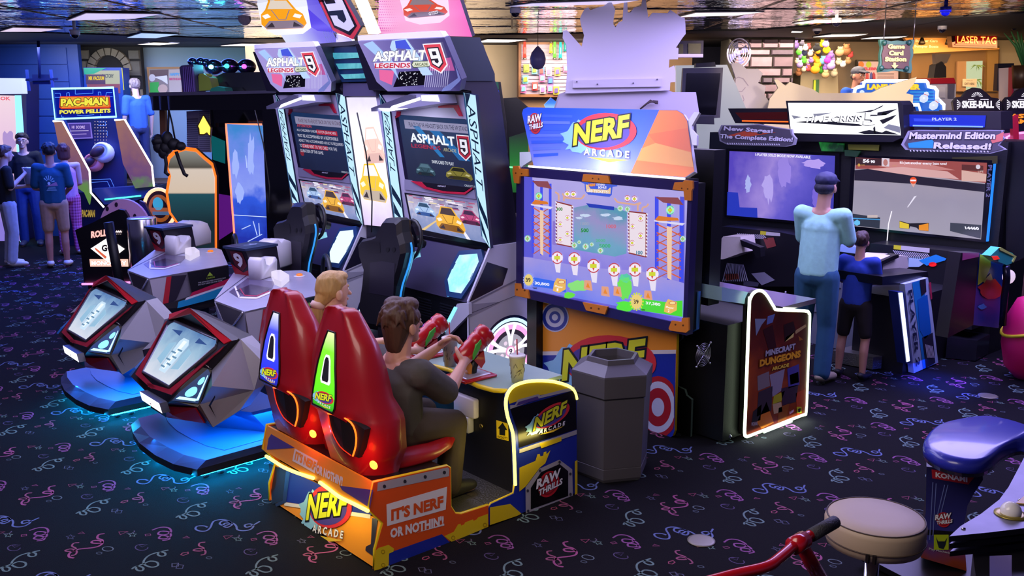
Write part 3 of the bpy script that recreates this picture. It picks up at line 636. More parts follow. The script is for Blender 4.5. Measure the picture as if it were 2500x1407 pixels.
for x0,w in [(235,200),(1445,285)]:      # lattice towers
    s2 = 1 if x0 < 500 else 1.35; top_,bot = (-160,560) if x0 < 500 else (0,800)
    for dx in (0,.42,.85): m.qp(qb,[(x0 + w * dx,top_ + dx * 40),(x0 + w * (dx + .13),top_ + dx * 40),(x0 + w * (dx + .13),bot + dx * 40),(x0 + w * dx,bot + dx * 40)],G_('#4450e8'),2)
    for k in range(6):
        ya_ = top_ + 270 + k * (bot - top_ - 300) / 6; yb_ = ya_ + (bot - top_) / 7
        if ya_ < bot - 40: m.qline(qb,[(x0 + 20,ya_),(x0 + w * .9,yb_)],12,G_('#d8643a'),3); m.qline(qb,[(x0 + w * .9,ya_),(x0 + 20,yb_)],9,G_('#b9553f'),3)
    m.qp(qb,[(x0 + w * .42,top_ + 290),(x0 + w * .6,top_ + 300),(x0 + w * .58,bot + 20),(x0 + w * .44,bot)],G_('#ecc9a8'),4)
    m.qp(qb,[(x0 - 5,top_ + 230),(x0 + w + 15,top_ + 262),(x0 + w - 10,top_ + 285),(x0,top_ + 245)],G_('#d9d6f0'),5); m.qp(qb,[(x0 + 5,top_ + 5),(x0 + w * .8,top_ + 10),(x0 + w,top_ + 85),(x0 + w * .3,top_ + 60)],G_('#8a4a52'),3)
    m.qp(qb,[(x0 + 5,top_ + 225),(x0 + 40,top_ + 190),(x0 + w * .8,top_ + 210),(x0 + w * .85,top_ + 235),(x0 + 30,top_ + 240)],G_('#d87a30'),5)
def target(cx,cy,r,c1='#f1e6f2',c2='#cfd63a',edge='#c04a5a',ry=None):
    ry = ry or r * 1.12; m.qe(qb,cx,cy,r,ry,G_(c1),5,20); m.qring(qb,cx,cy,r,ry,.84,G_(edge),5.6,20,.5,2.6); m.qring(qb,cx,cy,r,ry,.84,G_(edge),5.6,20,3.6,5.8)
    m.qp(qb,[(cx,cy - ry * .72),(cx + r * .3,cy),(cx,cy + ry * .72),(cx - r * .3,cy)],G_('#d25048'),6); m.qr(qb,cx - r * .52,cy + ry * .28,cx + r * .52,cy - ry * .28,G_(c2),6.5)
def board(pts):
    m.qp(qb,pts,G_('#8c3a3a'),3); cx = sum(p[0] for p in pts) / 4; cy = sum(p[1] for p in pts) / 4
    m.qp(qb,[(cx + (x - cx) * .87,cy + (y - cy) * .94) for x,y in pts],G_('#e9dce4'),4)
    for k in range(13):
        t = k / 13
        for a,b in ((0,3),(1,2)): x = pts[a][0] + (pts[b][0] - pts[a][0]) * t; y = pts[a][1] + (pts[b][1] - pts[a][1]) * t; m.qp(qb,[(x - 8,y),(x + 8,y + 8),(x + 8,y + 24),(x - 8,y + 14)],G_('#e8e2ea'),3.5)
board([(478,45),(640,85),(632,500),(480,470)]); board([(1185,140),(1370,160),(1365,600),(1188,560)])
for cx,cy,r in [(592,208,23),(522,272,23),(592,365,23),(522,424,23),(1310,215,27),(1232,292,22),(1310,385,27),(1228,455,25)]: target(cx,cy,r)
for cx,cy,r in [(492,600,55),(660,612,60),(848,680,62),(1050,718,60),(1255,716,62),(1425,760,62)]:
    m.qp(qb,[(cx - r * .62,cy + r * .6),(cx + r * .62,cy + r * .6),(cx + r * .45,cy + r * 2.7),(cx - r * .25,cy + r * 2.6)],G_('#e6dff0'),4); target(cx,cy,r)
for cx,cy,r in [(660,478,28),(707,448,18),(770,490,30),(830,470,20),(915,530,28),(1110,115,28),(1180,122,26),(200,412,30),(1725,415,28)]: target(cx,cy,r,'#bfe0d8','#8fd070','#7ab8a0')
for cx,cy,r in [(310,-5,32),(1600,132,40)]: target(cx,cy,r,'#a8f0c8','#c8d83a','#50c890')
for cx,cy in [(590,-25),(650,-22),(1180,18),(1250,22)]: target(cx,cy,28)
for pts in ([(505,40),(505,-20),(470,-45)],[(555,45),(555,-10),(540,-30)],[(560,10),(620,18),(730,20),(760,-20)],[(1050,15),(1080,55),(1250,80),(1310,60)],[(1280,140),(1280,85),(1310,60)],[(1325,150),(1325,110),(1370,95),(1385,70)]): m.qline(qb,pts,17,G_('#d9a890'),4)
for t_,b4,colr in [('100',(490,140,545,105),'#0f7a1c'),('500',(725,350,800,312),'#128a1c'),('1000',(975,312,1070,272),'#c86a80'),('1000',(722,282,800,250),'#9aa0b8'),('5000',(905,502,1015,465),'#3fae70'),('2000',(870,445,965,415),'#58b090'),('100',(1268,570,1330,530),'#2f7a9a')]: m.qt(qb,t_,b4,G_(colr),6,.03)
m.qp(q,[(925,1060),(1400,1105),(1400,1120),(1340,1125),(1330,1230),(1300,1255),(1030,1225),(990,1180),(985,1090)],G_('#4560d8'),5)
m.qp(q,[(1000,1095),(1030,1100),(1060,1150),(1280,1165),(1310,1135),(1320,1140),(1315,1215),(1010,1190)],G_('#e9c79a'),6)
m.qt(q,'STRIKE',(1138,1112,1245,1085),G_('#f4f0fa'),7,.03); m.qt(q,'BONUS',(1162,1148,1266,1118),G_('#f4f0fa'),7,.03); m.qt(q,'500 TICKETS!',(1022,1195,1292,1155),G_('#fdf6f0'),7,.03,G_('#a0705a'),.03,0,.07)
m.qt(q,'NERF',(1042,1120,1128,1088),G_('#f0b048'),7,.03,G_('#c83a3a'),.05,.2,-.05)
for c1,bx,bx2,nm,sc_,cx,cy in [('#3a6ae8',[(250,790),(470,830),(585,810),(575,940),(440,905),(255,880)],'#e8c06a',('30,800','Player','1'),1,212,818),('#4fd83a',[(1300,1000),(1560,1035),(1720,1020),(1722,1180),(1560,1155),(1310,1120)],'#e8c06a',('37,380','Player','2'),1,1272,1030)]:
    m.qp(qb,bx,G_(c1),5); X0 = bx[1][0]; dy = bx[1][1] - 830
    m.qp(qb,[(X0 - 10,850 + dy),(X0 + 20,800 + dy),(X0 + 108,815 + dy + (X0 > 900) * 15),(X0 + 105,910 + dy),(X0 + 40,945 + dy),(X0 - 20,925 + dy)],G_('#e8b860'),6)
    r = 45 if X0 < 900 else 58
    for k in range(16): m.qe(qb,cx + r * 1.08 * math.cos(k * PI / 8),cy + r * 1.4 * math.sin(k * PI / 8),9,10,G_('#8f9ce8' if X0 < 900 else '#c8e03a'),6,8)
    m.qe(qb,cx,cy,r * .95,r * 1.25,G_('#e9cf7a'),6.5,20); m.qt(qb,'39',(cx - 24,cy + 20,cx + 24,cy - 22),G_('#2a2420'),8,.02,None,0,.1,.05)
    m.qt(qb,nm[0],(X0 - 195,866 + dy - (X0 > 900) * 10,X0 - 50,832 + dy - (X0 > 900) * 10),G_('#f4f4fa'),8,.03,None,0,.08,.12); m.qt(qb,nm[1],(X0 + 2,892 + dy,X0 + 82,868 + dy),G_('#fdf8f0'),8,.02,None,0,0,.15); m.qt(qb,nm[2],(X0 + 20,928 + dy,X0 + 36,900 + dy),G_('#fdf8f0'),8,.02)
    m.qe(qb,X0 + 66,838 + dy,38,18,G_('#f2dc9a'),7,16); m.qring(qb,X0 + 66,838 + dy,38,18,.8,G_('#c8453a'),7.5,16)
    m.qt(qb,'TIME',(cx + 40,cy + 88,cx + 85,cy + 74),G_('#2a2420'),8,.03)
for cx,cy,rx,ry,h in [(700,880,120,60,'#8be07a'),(1150,900,90,130,'#6fe05a'),(1150,1080,110,60,'#58e83a'),(1160,800,70,50,'#5ac8a8'),(600,970,60,40,'#6ae04a')]: m.qp(qb,blob(int(cx + cy),cx,cy,rx,ry,22,.35),G_(h),3)
for cx,cy in [(790,870),(960,930),(1080,930),(1380,970)]: m.qp(qb,[(cx - 40,cy + 40),(cx + 45,cy + 55),(cx + 30,cy - 45),(cx - 35,cy - 50)],G_('#e0a080'),3.5); m.qp(qb,[(cx - 18,cy + 20),(cx + 22,cy + 28),(cx,cy - 30)],G_('#e8882a'),4)
m.build('screen_picture',s_)
# marquee
pm = P3((5.0,4,1.82),(5.0,5,1.82),(5.17,4,2.27)); q = QX(pm,1240,240,5.2083)
mo = [(180,190),(195,140),(245,115),(2150,150),(2230,195),(2285,285),(2375,935),(2255,1010),(330,872),(285,690)]
gx = (pm(1500,300) - pm(1500,400))
mq = MB().prism([q(u,v,0) for u,v in mo],pm.n * -.03,grad('marquee_blue',[(0,'#8f9ae0'),(.45,'#4a6ae0'),(1,'#0f4fd0')],(0,0,1),1.85,2.25,0,.3),C('#d8d6e0')).build('marquee',tv)  # paler bottom paints the light strip's glow into the blue
m = MB(); m.qp(q,[(1925,152),(2150,155),(2228,200),(2280,290),(2372,930),(2255,1005),(1560,955)],C('#f07a1c',.35),1)
m.qp(q,[(1780,460),(2290,380),(2330,680),(1880,570)],C('#ee6a18',.35),2); m.qp(q,[(1700,640),(1880,570),(2332,690),(2365,880),(1640,790)],C('#f0a040',.35),2)
for k in range(7): m.qp(q,[(240 + k * 14,200 + k * 85),(820 - k * 30,215 + k * 80),(820 - k * 30,250 + k * 80),(245 + k * 14,240 + k * 85)],C('#5f7ae6' if k % 2 else '#3560dc',.35),1)
m.build('printed_artwork',mq,kind='stuff')
m = MB(); dart_logo(m,QP(pm,[(1384,390),(1556,400),(1556,272),(1384,266)]),3); m.build('logo_print',mq)
m = MB(); thrills_logo(m,QP(pm,[(1288,328),(1328,329),(1326,276),(1286,274)]),3); m.build('logo_print',mq)
m = MB(); m.box((4.9,3.9,1.8),(5.06,5.46,1.82),C('#17132a')); m.build('light_shelf',tv)
m = MB(); m.box((4.93,3.92,1.822),(4.945,5.42,1.83),E('#f4f2ff',9)); m.build('light_strip',tv)
lamp('marquee_strip','AREA',(4.9,4.67,1.835),14,'#f2f0ff',.03,1.5,(5.1,4.67,2.1)).data.shape = 'RECTANGLE'
m = MB(); m.prism([q(u,v,-3) for u,v in [(145,685),(290,680),(290,790),(180,860),(180,885),(145,860)]],pm.n * -.02,C('#cfd8d6')); m.build('end_bracket',tv)
m = MB(); m.prism([q(u,v,-3) for u,v in [(2280,290),(2365,170),(2432,178),(2335,345),(2335,390),(2400,465),(2395,595),(2340,590)]],pm.n * -.02,C('#e6e4ea')); m.build('end_bracket',tv)
# lower board
pl_ = PX(5.04); q = QX(pl_,1180,780,2.931)
bo = [(425,-120),(1385,80),(1368,800),(1355,835),(1325,852),(1190,850),(800,780),(425,700)]
zf = lambda p: Vector((p.x,p.y,max(.004,p.z)))
lb = MB().prism([zf(q(u,v,0)) for u,v in bo],(.025,0,0),ORG2,YEL).build('target_board',tv)
m = MB(); m.qp(q,[(425,230),(1380,218),(1378,246),(425,258)],W9,1); m.qp(q,[(425,258),(1378,246),(1368,800),(1355,835),(1325,852),(1190,850),(1000,700),(425,560)],BLU,1)
for k,(r,h) in enumerate([(1.0,'#c8c8dc'),(.92,'#22359a'),(.68,'#c8c8dc'),(.42,'#22359a'),(.22,'#c8c8dc')]): m.qe(q,515,-15,98 * r,105 * r,C(h,.4),2 + k * .5)
for k,(r,h) in enumerate([(1.0,'#b31d2a'),(.83,'#cfcfe0'),(.62,'#b31d2a'),(.3,'#cfcfe0')]): m.qp(q,[(min(1366,1252 + 150 * r * math.cos(a * PI / 16)),628 + 222 * r * math.sin(a * PI / 16)) for a in range(32)],C(h,.4),2 + k * .5)
m.build('printed_artwork',lb,kind='stuff')
m = MB(); dart_logo(m,QP(pl_,[(1350,975),(1605,1000),(1605,815),(1350,800)]),4,False); m.build('logo_print',lb)
bb = zoomer(1180,780,2.931)([(1420,60),(1420,140),(1388,165),(1388,480),(1440,505),(1452,545),(1490,575),(1480,890),(1335,985),(1190,950),(1190,60)])
P = [PX(5.14)(*p) for p in bb]; P = [Vector((p.x,p.y,max(.003,p.z))) for p in P]
MB().prism(P,(.02,0,0),C('#08080a',.3),C('#5f7a70')).build('backing_board',tv)
m = MB(); p = PX(4.99); m.prism(p.L([(1692,715),(1706,712),(1702,805),(1690,812)]),(.02,0,0),C('#3f78c8',.2)); m.build('side_acrylic',tv)
MB().box((4.97,5.36,0),(5.1,5.47,.83),C('#08070a')).build('post',tv)
# ================================================================ two-player racing game: screen cabinets, seats, headset consoles, car tails
z3 = zoomer(600,0,3.997); z4 = zoomer(600,330,3.7879); z5 = zoomer(100,520,3.5714); z6 = zoomer(100,820,3.5714); zg = zoomer(900,640,3.9095)
CY = lambda s=1.0: E('#7fe0ff',s)
LAV = C('#b9b4cf',.35); DKP = C('#1b1728',.35); NAV = C('#12203f',.3); RDT = C('#c01f3f',.35); ICE = E('#bfe9ff',1.0)
YS = 5.55
sp_ = P3((4.66,5,1.21),(4.66,7,1.21),(4.48,5,2.36)); mp_ = P3((4.37,5,2.39),(4.37,7,2.39),(4.24,5,2.76)); bp_ = P3((4.5,5,2.77),(4.5,7,2.77),(4.38,5,3.02))
def carfront(m,q,body,dark,glass,hl,l=2,em=1.0):
    K = lambda h: E(h,em,.2)
    m.qp(q,[(.0,.2),(.04,.5),(.16,.64),(.3,.96),(.7,.96),(.84,.64),(.96,.5),(1,.2),(.9,.04),(.1,.04)],K(body),l)
    m.qp(q,[(.22,.66),(.33,.92),(.67,.92),(.78,.66)],K(glass),l + 1); m.qp(q,[(.06,.12),(.2,.3),(.8,.3),(.94,.12),(.88,.05),(.12,.05)],K(dark),l + 1)
    for s in (0,1):
        f = (lambda u: u) if s == 0 else (lambda u: 1 - u)
        m.qp(q,[(f(.06),.46),(f(.2),.52),(f(.26),.42),(f(.12),.36)],K(hl),l + 2); m.qp(q,[(f(.1),.1),(f(.26),.26),(f(.3),.1)],K('#3a3038'),l + 2)
    m.qline(q,[(.3,.64),(.42,.34),(.58,.34),(.7,.64)],.02,K(dark),l + 1.5)
def shield(m,q,l,red,em=0.0):
    K = (lambda h: E(h,em)) if em else (lambda h: C(h,.35))
    m.qp(q,[(-.06,1.04),(1.06,1.04),(1.06,.22),(.5,-.06),(-.06,.22)],K('#f4eef8'),l); m.qp(q,[(0,1),(1,1),(1,.25),(.5,0),(0,.25)],K(red),l + 1); m.qp(q,[(.14,.9),(.86,.9),(.86,.31),(.5,.13),(.14,.31)],K('#2a2533'),l + 2); m.qp(q,[(.2,.86),(.8,.86),(.8,.34),(.5,.19),(.2,.34)],K('#f6f4fb'),l + 3)
    m.qp(q,[(.38,.76),(.62,.76),(.62,.62),(.38,.62)],K('#2a2533'),l + 4); m.qp(q,[(.2,.5),(.62,.5),(.62,.38),(.5,.32),(.38,.38),(.38,.44),(.2,.44)],K('#2a2533'),l + 4)
cab = thing('racing_cabinet','tall leaning racing cabinet with two stacked screens and a lit wheel on its side','arcade cabinet',(4.8,6.2,0))
def hull_xz(pts,y0,y1,m,mb): mb.prism([(x,y0,z) for x,z in pts],(0,y1 - y0,0),m)
m = MB(); hull_xz([(4.69,1.21),(4.5,2.39),(4.4,2.4),(4.28,2.76),(4.62,2.72),(4.78,2.35),(4.98,1.2),(5.25,1.0),(5.25,.0),(4.62,.0),(4.5,.45),(4.46,.8),(4.7,1.16)],5.57,6.78,DKP,m); m.build('cabinet_body',cab)
# right side of the cabinet
sd = [p for p in [(4.44,.82),(4.665,1.22),(5.28,1.22),(5.28,.01),(4.62,.01),(4.44,.46)]]
so = MB().prism([(x,YS,z) for x,z in sd],(0,.02,0),C('#c4c2d6',.35)).build('side_panel',cab)
dup_sd = MB().prism([(x,6.78,z) for x,z in sd],(0,.02,0),C('#c4c2d6',.35)).build('side_panel',cab)
q = QX(PY(YS),900,640,3.9095); m = MB()
m.qp(q,[(1130,0),(1330,62),(1278,222),(958,385)],C('#1c1a2e',.3)); m.qp(q,[(958,395),(1410,165),(1410,180),(958,412)],C('#7d7b92',.35),2)
m.qp(q,[(960,405),(1250,380),(1255,388),(965,530)],C('#9997ad',.35)); m.qline(q,[(955,495),(1410,318)],4,C('#3b3a4e'),2); m.qline(q,[(953,400),(960,760)],5,C('#2a3358'),2)
m.build('printed_artwork',so)
wq = QX(PY(YS),900,640,3.9095); m = MB(); cx,cy,rx,ry = 1290,880,215,335
def wheel(m,q,cx,cy,rx,ry):
    m.qe(q,cx,cy,rx * 1.22,ry * 1.08,C('#1b2350',.3),1,40); m.qring(q,cx,cy,rx * 1.14,ry * 1.0,.9,E('#bfe4ff',1.4),2,40); m.qring(q,cx,cy,rx * 1.0,ry * .87,.86,E('#e8f0ff',1.2),2.5,40)
    m.qring(q,cx,cy,rx * .92,ry * .8,.82,E('#ff9fd8',1.3),3,40); m.qe(q,cx,cy,rx * .74,ry * .64,E('#3a3348',.6),2.8,30); m.qe(q,cx,cy,rx * .6,ry * .52,E('#b9b4c6',.8),3.2,30)
    for k in range(5):
        a = k * 2 * PI / 5 + .3; pt = lambda r,b: (cx + rx * r * math.cos(a + b),cy + ry * .88 * r * math.sin(a + b))
        m.qp(q,[pt(.2,-.35),pt(.55,-.22),pt(.93,-.3),pt(.9,-.12),pt(.5,-.02),pt(.9,.12),pt(.93,.3),pt(.55,.22),pt(.2,.35)],E('#f6f0ff',1.15),4)
        m.qe(q,*pt(.36,.6),rx * .075,ry * .065,E('#f0d8ee',1),4,10)
    m.qe(q,cx,cy,rx * .2,ry * .17,E('#e59ac8',1.1),5,20); m.qe(q,cx,cy,rx * .15,ry * .13,E('#f6eef8',1.1),6,20); m.qt(q,'9',(cx - rx * .07,cy - ry * .08,cx + rx * .07,cy + ry * .08),E('#5a4a68',.6),7,.03)
# keep the wheel artwork within the side panel
wc_ = PY(YS)(1229,866); wcx,wcz,wr = 4.86,.35,.27
wqq = Q([(wcx - .3,YS,wcz - .3),(wcx + .3,YS,wcz - .3),(wcx + .3,YS,wcz + .3),(wcx - .3,YS,wcz + .3)]); wheel(m,wqq,.5,.5,.42,.455)
m.build('lit_wheel_panel',so)
# lower front: dash, lit vents, kick panel
dp = P3((4.66,5,1.17),(4.66,7,1.17),(4.45,5,.78)); 
m = MB(); m.prism([(4.665,5.57,1.17),(4.665,6.78,1.17),(4.45,6.78,.8),(4.45,5.57,.8)],(.03,0,0),C('#37304e',.35)); m.build('dash_panel',cab)
for pts,nm in (([(1127,616),(1181,612),(1186,636),(1161,690),(1132,733),(1097,727),(1091,690),(1109,648)],0),([(852,562),(888,562),(884,595),(864,640),(846,662),(816,655),(815,632),(838,588)],1)):
    if nm == 1: continue
    P = [dp(*p) for p in pts]; c = sum(P,Vector()) / len(P); n = dp.n if dp.n.x < 0 else -dp.n
    m = MB(); m.loft([[p + n * .0 for p in P],[p + n * .03 for p in P]],C('#24406e',.3)); vo = m.build('vent_frame',cab)
    m = MB(); m.poly([c + (p - c) * .8 + n * .032 for p in P],grad('vent_ice',[(0,'#e8fbff'),(.5,'#8fe0ff'),(1,'#d8f6ff')],(.3,1,.5),6.2,6.9,1.3,.2,.5,9)); m.build('vent_light',vo)
    m = MB(); e = [c + (p - c) * .8 + n * .034 for p in P]; mid = (e[0] + e[7]) / 2
    m.poly([e[7],e[7] + (e[6] - e[7]) * .25,c * .55 + e[7] * .45 + n * .004,e[7] + (e[0] - e[7]) * .3],C('#2a4a7a',.3)); m.poly([e[3],e[3] + (e[2] - e[3]) * .35,c * .6 + e[3] * .4 + n * .004],C('#2a4a7a',.3)); m.build('vent_blade',vo,kind='stuff')
lamp('vent_glow','AREA',(4.4,5.95,.95),2.2,'#6fd0ff',.3,.3,(3.6,5.95,.7))
m = MB(); m.box((4.46,5.57,.5),(4.48,6.78,.79),C('#0c0b14',.4)); kp = m.build('kick_panel',cab)
for y in (5.75,6.05):
    m = MB()
    for k in range(7): m.box((4.452,y,.6 + k * .022),(4.46,y + .18,.61 + k * .022),C('#2b2a38',.3,.5))
    m.build('vent_slats',kp,kind='stuff')
fp = PX(4.43); n_ = Vector((-1,0,0))
m = MB(); m.prism(fp.L([(1116,742),(1144,741),(1145,768),(1072,842),(1064,842)]),(.03,0,0),C('#c4c2d6',.35)); m.build('front_corner',cab)
m = MB(); m.prism([p - Vector((.006,0,0)) for p in fp.L([(1110,749),(1117,752),(1070,844),(1063,841)])],(.006,0,0),CY(1.6)); m.build('light_strip',cab)
# screen face: bezel, two columns with lettering, two screens
F4 = lambda pts,k=0.0: [sp_(*p) + sp_.n * k for p in pts]
m = MB(); m.prism([sp_.p + Vector((0,y - 5,0)) + Vector((-.18,0,1.15)) * t + sp_.n * .004 for y,t in [(5.55,0),(6.8,0),(6.8,1),(5.55,1)]],sp_.n * -.03,C('#b7b0cc',.35)); face = m.build('screen_face',cab)
def column(pts,mirrored):
    m = MB(); P = F4(pts,.02); m.prism(P,sp_.n * -.03,ICE,NAV); o = m.build('side_column',cab)
    q = Q([P[3] + sp_.n * .001,P[2] + sp_.n * .001,P[1] + sp_.n * .001,P[0] + sp_.n * .001])   # bl, br, tr, tl
    m = MB(); mt = E('#25406e',.5)
    for k in (.0,): m.qp(q,[(0,.0),(.12,.0),(.12,1),(0,1)],E('#2f5d8f',.6),1)
    m.qp(q,[(.14,.3),(1,.2),(1,.12),(.14,.22)],E('#183358',.4),1); m.qp(q,[(.14,.16),(1,.0),(1,-.0),(.14,.06)],E('#183358',.4),1); m.qp(q,[(.14,1),(.6,1),(.14,.9)],E('#183358',.4),1)
    if mirrored: qq = Q([q(.85,.42,0),q(.85,.93,0),q(.3,.93,0),q(.3,.42,0)],.002)
    else: qq = Q([q(.25,.93,0),q(.25,.38,0),q(.9,.38,0),q(.9,.93,0)],.002)
    if mirrored: qq = Q([q(.85,.93,0),q(.85,.42,0),q(.3,.42,0),q(.3,.93,0)],.002)
    m.qt(qq,'ASPHALT',(0,0,1,1),E('#1d3050',.4),2,.0)
    m.build('printed_lettering',o); return o
column([(931,228),(956,268),(990,540),(967,536)],True)
column([(1136,225),(1166,232),(1202,606),(1181,575)],False)
m = MB(); m.prism(F4([(967,283),(1137,290),(1163,480),(993,447)],.012),sp_.n * -.02,C('#1b1830',.25)); us = m.build('upper_screen',cab)
usq = QP(Pl(sp_.p + sp_.n * .0125,sp_.n),[(997,440),(1162,462),(1139,292),(972,280)],.001)
m = MB(); m.qr(usq,0,0,1,1,grad('screen_navy',[(0,'#0c1230'),(.5,'#18264e'),(1,'#1c3a6a')],(0,0,1),1.5,2.3,.8,.1,.2,3),0); m.build('picture',us)
m = MB()
for pts in ([(975,262),(985,253),(980,283),(970,288)],[(1075,254),(1122,256),(1133,283),(1126,283),(1112,262),(1075,262)]): m.prism(F4(pts,.02),sp_.n * -.01,RDT)
m.build('red_trim',cab,kind='stuff')
m = MB(); m.prism(F4(z4([(1480,405),(1545,415),(1660,480),(1840,530),(2050,545),(2125,500),(2140,590),(1480,500)]),.014),sp_.n * -.01,C('#8f8aa6',.35)); m.build('mid_bezel',cab)
m = MB(); m.prism(F4(z4([(1545,420),(1640,430),(1685,475),(1845,515),(2040,525),(2110,478),(2112,495),(2045,545),(1840,532),(1670,490)]),.022),sp_.n * -.008,RDT); mb_ = m.build('red_trim',cab)
m = MB(); m.prism(F4(z4([(1650,432),(2090,482),(2040,520),(1845,510),(1690,470)]),.02),sp_.n * -.008,C('#14101c',.3)); o_ = m.build('name_plate',cab)
q = QX(Pl(sp_.p + sp_.n * .021,sp_.n),600,330,3.7879); m = MB(); m.qt(q,'ASPHALT',(1775,475,1855,462),C('#c9c6d8'),2,.03,None,0,0,.08); m.build('printed_lettering',o_)
m = MB(); m.prism(F4([(989,470),(1170,496),(1202,606),(1008,568)],.008),sp_.n * -.02,C('#0c0b14',.25)); ls = m.build('lower_screen',cab)
lsq = QP(Pl(sp_.p + sp_.n * .0085,sp_.n),[(1008,556),(1196,596),(1168,496),(992,475)],.001)
m = MB(); m.qr(lsq,0,0,1,1,grad('road_scene',[(0,'#7a8cc0'),(.45,'#9aa4d0'),(.6,'#c9c4dc'),(1,'#7a6a9a')],(0,0,1),1.2,1.6,.95,.1,.35,12),0)
rr = random.Random(5)
for k in range(26): u,v = rr.random() * .9,.72 + rr.random() * .26; m.qr(lsq,u,v,u + .05 + rr.random() * .1,v + .03,E(rr.choice(['#f0e0e8','#4a3a6a','#b05a7a','#e8d8b0','#5a7ab8','#f4f0fa']),.95),1)
m.qp(lsq,[(.12,0),(.42,.45),(.44,.45),(.17,0)],E('#e8c88a',.95),1); m.qp(lsq,[(.72,0),(.64,.45),(.66,.45),(.77,0)],E('#f4f0f8',.95),1)
for a,b,w,h,cols in [(.08,.42,.3,.42,('#a8c4e8','#3a5a9a','#34506e','#e8f4ff')),(.7,.4,.28,.4,('#b84a7a','#5a2a4a','#4a3050','#ffd0e0')),(.36,.1,.38,.72,('#f2b640','#8a5a20','#4a3a3a','#f8f0d8'))]:
    qq = Q([lsq(a,b),lsq(a + w,b),lsq(a + w,b + h),lsq(a,b + h)],.001); carfront(m,qq,*cols,2,.95)
m.build('picture',ls)
# lamp arms over the screens
def arm(c):
    a = [(1222,1055),(1600,918),(1662,925),(1665,960),(1330,1085),(1225,1088)]; a2 = [(1600,918),(1885,922),(1905,1008),(1400,1088),(1330,1085),(1662,955)]
    pa = P3((4.1,5,2.2),(4.1,7,2.2),(4.46,5,2.26)); m = MB()
    pz = PX(4.3); m.prism([p for p in pz.L(z3(a))],(.12,0,.01),C('#4c4a5e',.35)); m.prism(pz.L(z3(a2)),(.15,0,.0),C('#8f8ca6',.3)); o = m.build('lamp_arm',cab)
    m = MB(); m.prism([p - Vector((.004,0,0)) for p in pz.L(z3([(1395,1078),(1430,1035),(1700,950),(1706,975)]))],(.004,0,0),E('#f4f6ff',4)); m.build('lamp',o)
    m = MB(); m.prism([p - Vector((.004,0,0)) for p in pz.L(z3([(1714,932),(1872,928),(1892,992),(1722,985)]))],(.004,0,0),E('#f4f6ff',3)); m.build('lamp',o)
arm(cab)
lamp('arm_glow','AREA',(4.25,6.2,2.25),5,'#e8ecff',.6,.1,(4.4,6.2,1.4))
# marquee
mo = [(1095,405),(1938,368),(2108,775),(2085,888),(1385,892),(1278,800)]
m = MB(); P = [mp_(*p) for p in z3(mo)]; m.prism(P,mp_.n * -.05,grad('marquee_dark',[(0,'#3a3270'),(.5,'#7468b4'),(1,'#a89ae0')],(.3,1,.2),6.9,8.3,.95,.2),C('#4a4866')); mqo = m.build('marquee',cab)
m = MB(); m.prism(PX(4.26).L(z3([(1092,348),(1510,320),(1895,298),(1940,365),(1095,402)])),(.05,0,0),C('#d9d4e4',.35)); m.build('marquee_cap',cab)
q = QX(Pl(mp_.p + mp_.n * .001,mp_.n),600,0,3.997); m = MB(); K = lambda h,s=.95: E(h,s,.2)
m.qp(q,[(1300,680),(1450,690),(1425,830),(1310,780)],K('#e86aa0')); m.qp(q,[(1500,700),(1760,690),(1740,830),(1440,850)],K('#16121f',.5)); m.qp(q,[(1780,600),(2000,560),(2040,690),(1800,690)],K('#b45a9a'))
rr = random.Random(9)
for k in range(40): u,v = rr.uniform(1510,1740),rr.uniform(700,830); m.qe(q,u,v,5,5,K('#e8e8f4'),3,6)
for k in range(12): x = 1770 + k * 20; m.qline(q,[(x,640),(x - 25,850)],5,K('#c4c0e8'),2)
m.qp(q,[(1150,430),(1240,400),(1440,600),(1500,780),(1440,690)],K('#a9c9f6'),3); m.qp(q,[(1410,460),(1430,395),(1570,375),(1830,730),(1730,735),(1560,470),(1480,455),(1460,560)],K('#bcd8fa'),3); m.qp(q,[(1460,400),(1560,385),(1620,480),(1470,470)],K('#4a5ad8'),3.5)
m.qt(q,'ASPHALT',(1243,603,1767,497),K('#dfe4ff',1.1),6,.09,None,0,-.12,-.035); m.qt(q,'ASPHALT',(1245,600,1765,500),K('#f8f6fc',1.1),7,.035,K('#5a5a78',.8),.035,-.12,-.035)  # wider pale lettering underneath paints a glow halo
m.qp(q,[(1255,612),(1612,600),(1620,668),(1270,668)],K('#f0e8f4'),5); m.qt(q,'LEGENDS',(1265,664,1612,616),K('#c8304a'),7,.03,None,0,-.1,-.02)
m.qp(q,[(1640,596),(1790,590),(1812,615),(1800,648),(1645,660),(1622,630)],K('#4a5a3a',.7),6); m.qp(q,[(1645,602),(1788,596),(1804,617),(1795,642),(1648,652),(1630,630)],K('#dfe4c8'),6.5); m.qt(q,'ARCADE',(1655,640,1785,612),K('#4a5a3a',.8),7.5,.02,None,0,0,-.03)
qs = Q([q(1835,710,0),q(1990,690,0),q(1905,425,0),q(1745,435,0)],.0012); shield(m,qs,7,'#e0485a',.95)
m.qp(q,[(2045,620),(2075,760),(1930,860),(1915,890),(2000,880),(2085,800),(2105,775)],C('#8a9ac0'),4)
m.build('printed_artwork',mqo)
m = MB(); m.prism([p for p in PY(YS).L(z3([(1945,362),(2285,366),(2430,720),(2432,790),(2130,790)]))],(0,.04,0),C('#14202c',.35)); m.build('marquee_side',cab)
m = MB()
for x in (4.3,): m.tube([(4.24,6.72,2.22),(4.3,6.7,1.9),(4.32,6.66,1.5),(4.28,6.62,1.25)],.006,BLK,6)
m.build('cable',cab)
far_cab = dup(cab,None,(4.8,6.2 + 1.79,0),'tall leaning racing cabinet with two stacked screens, left of the lightbox column')
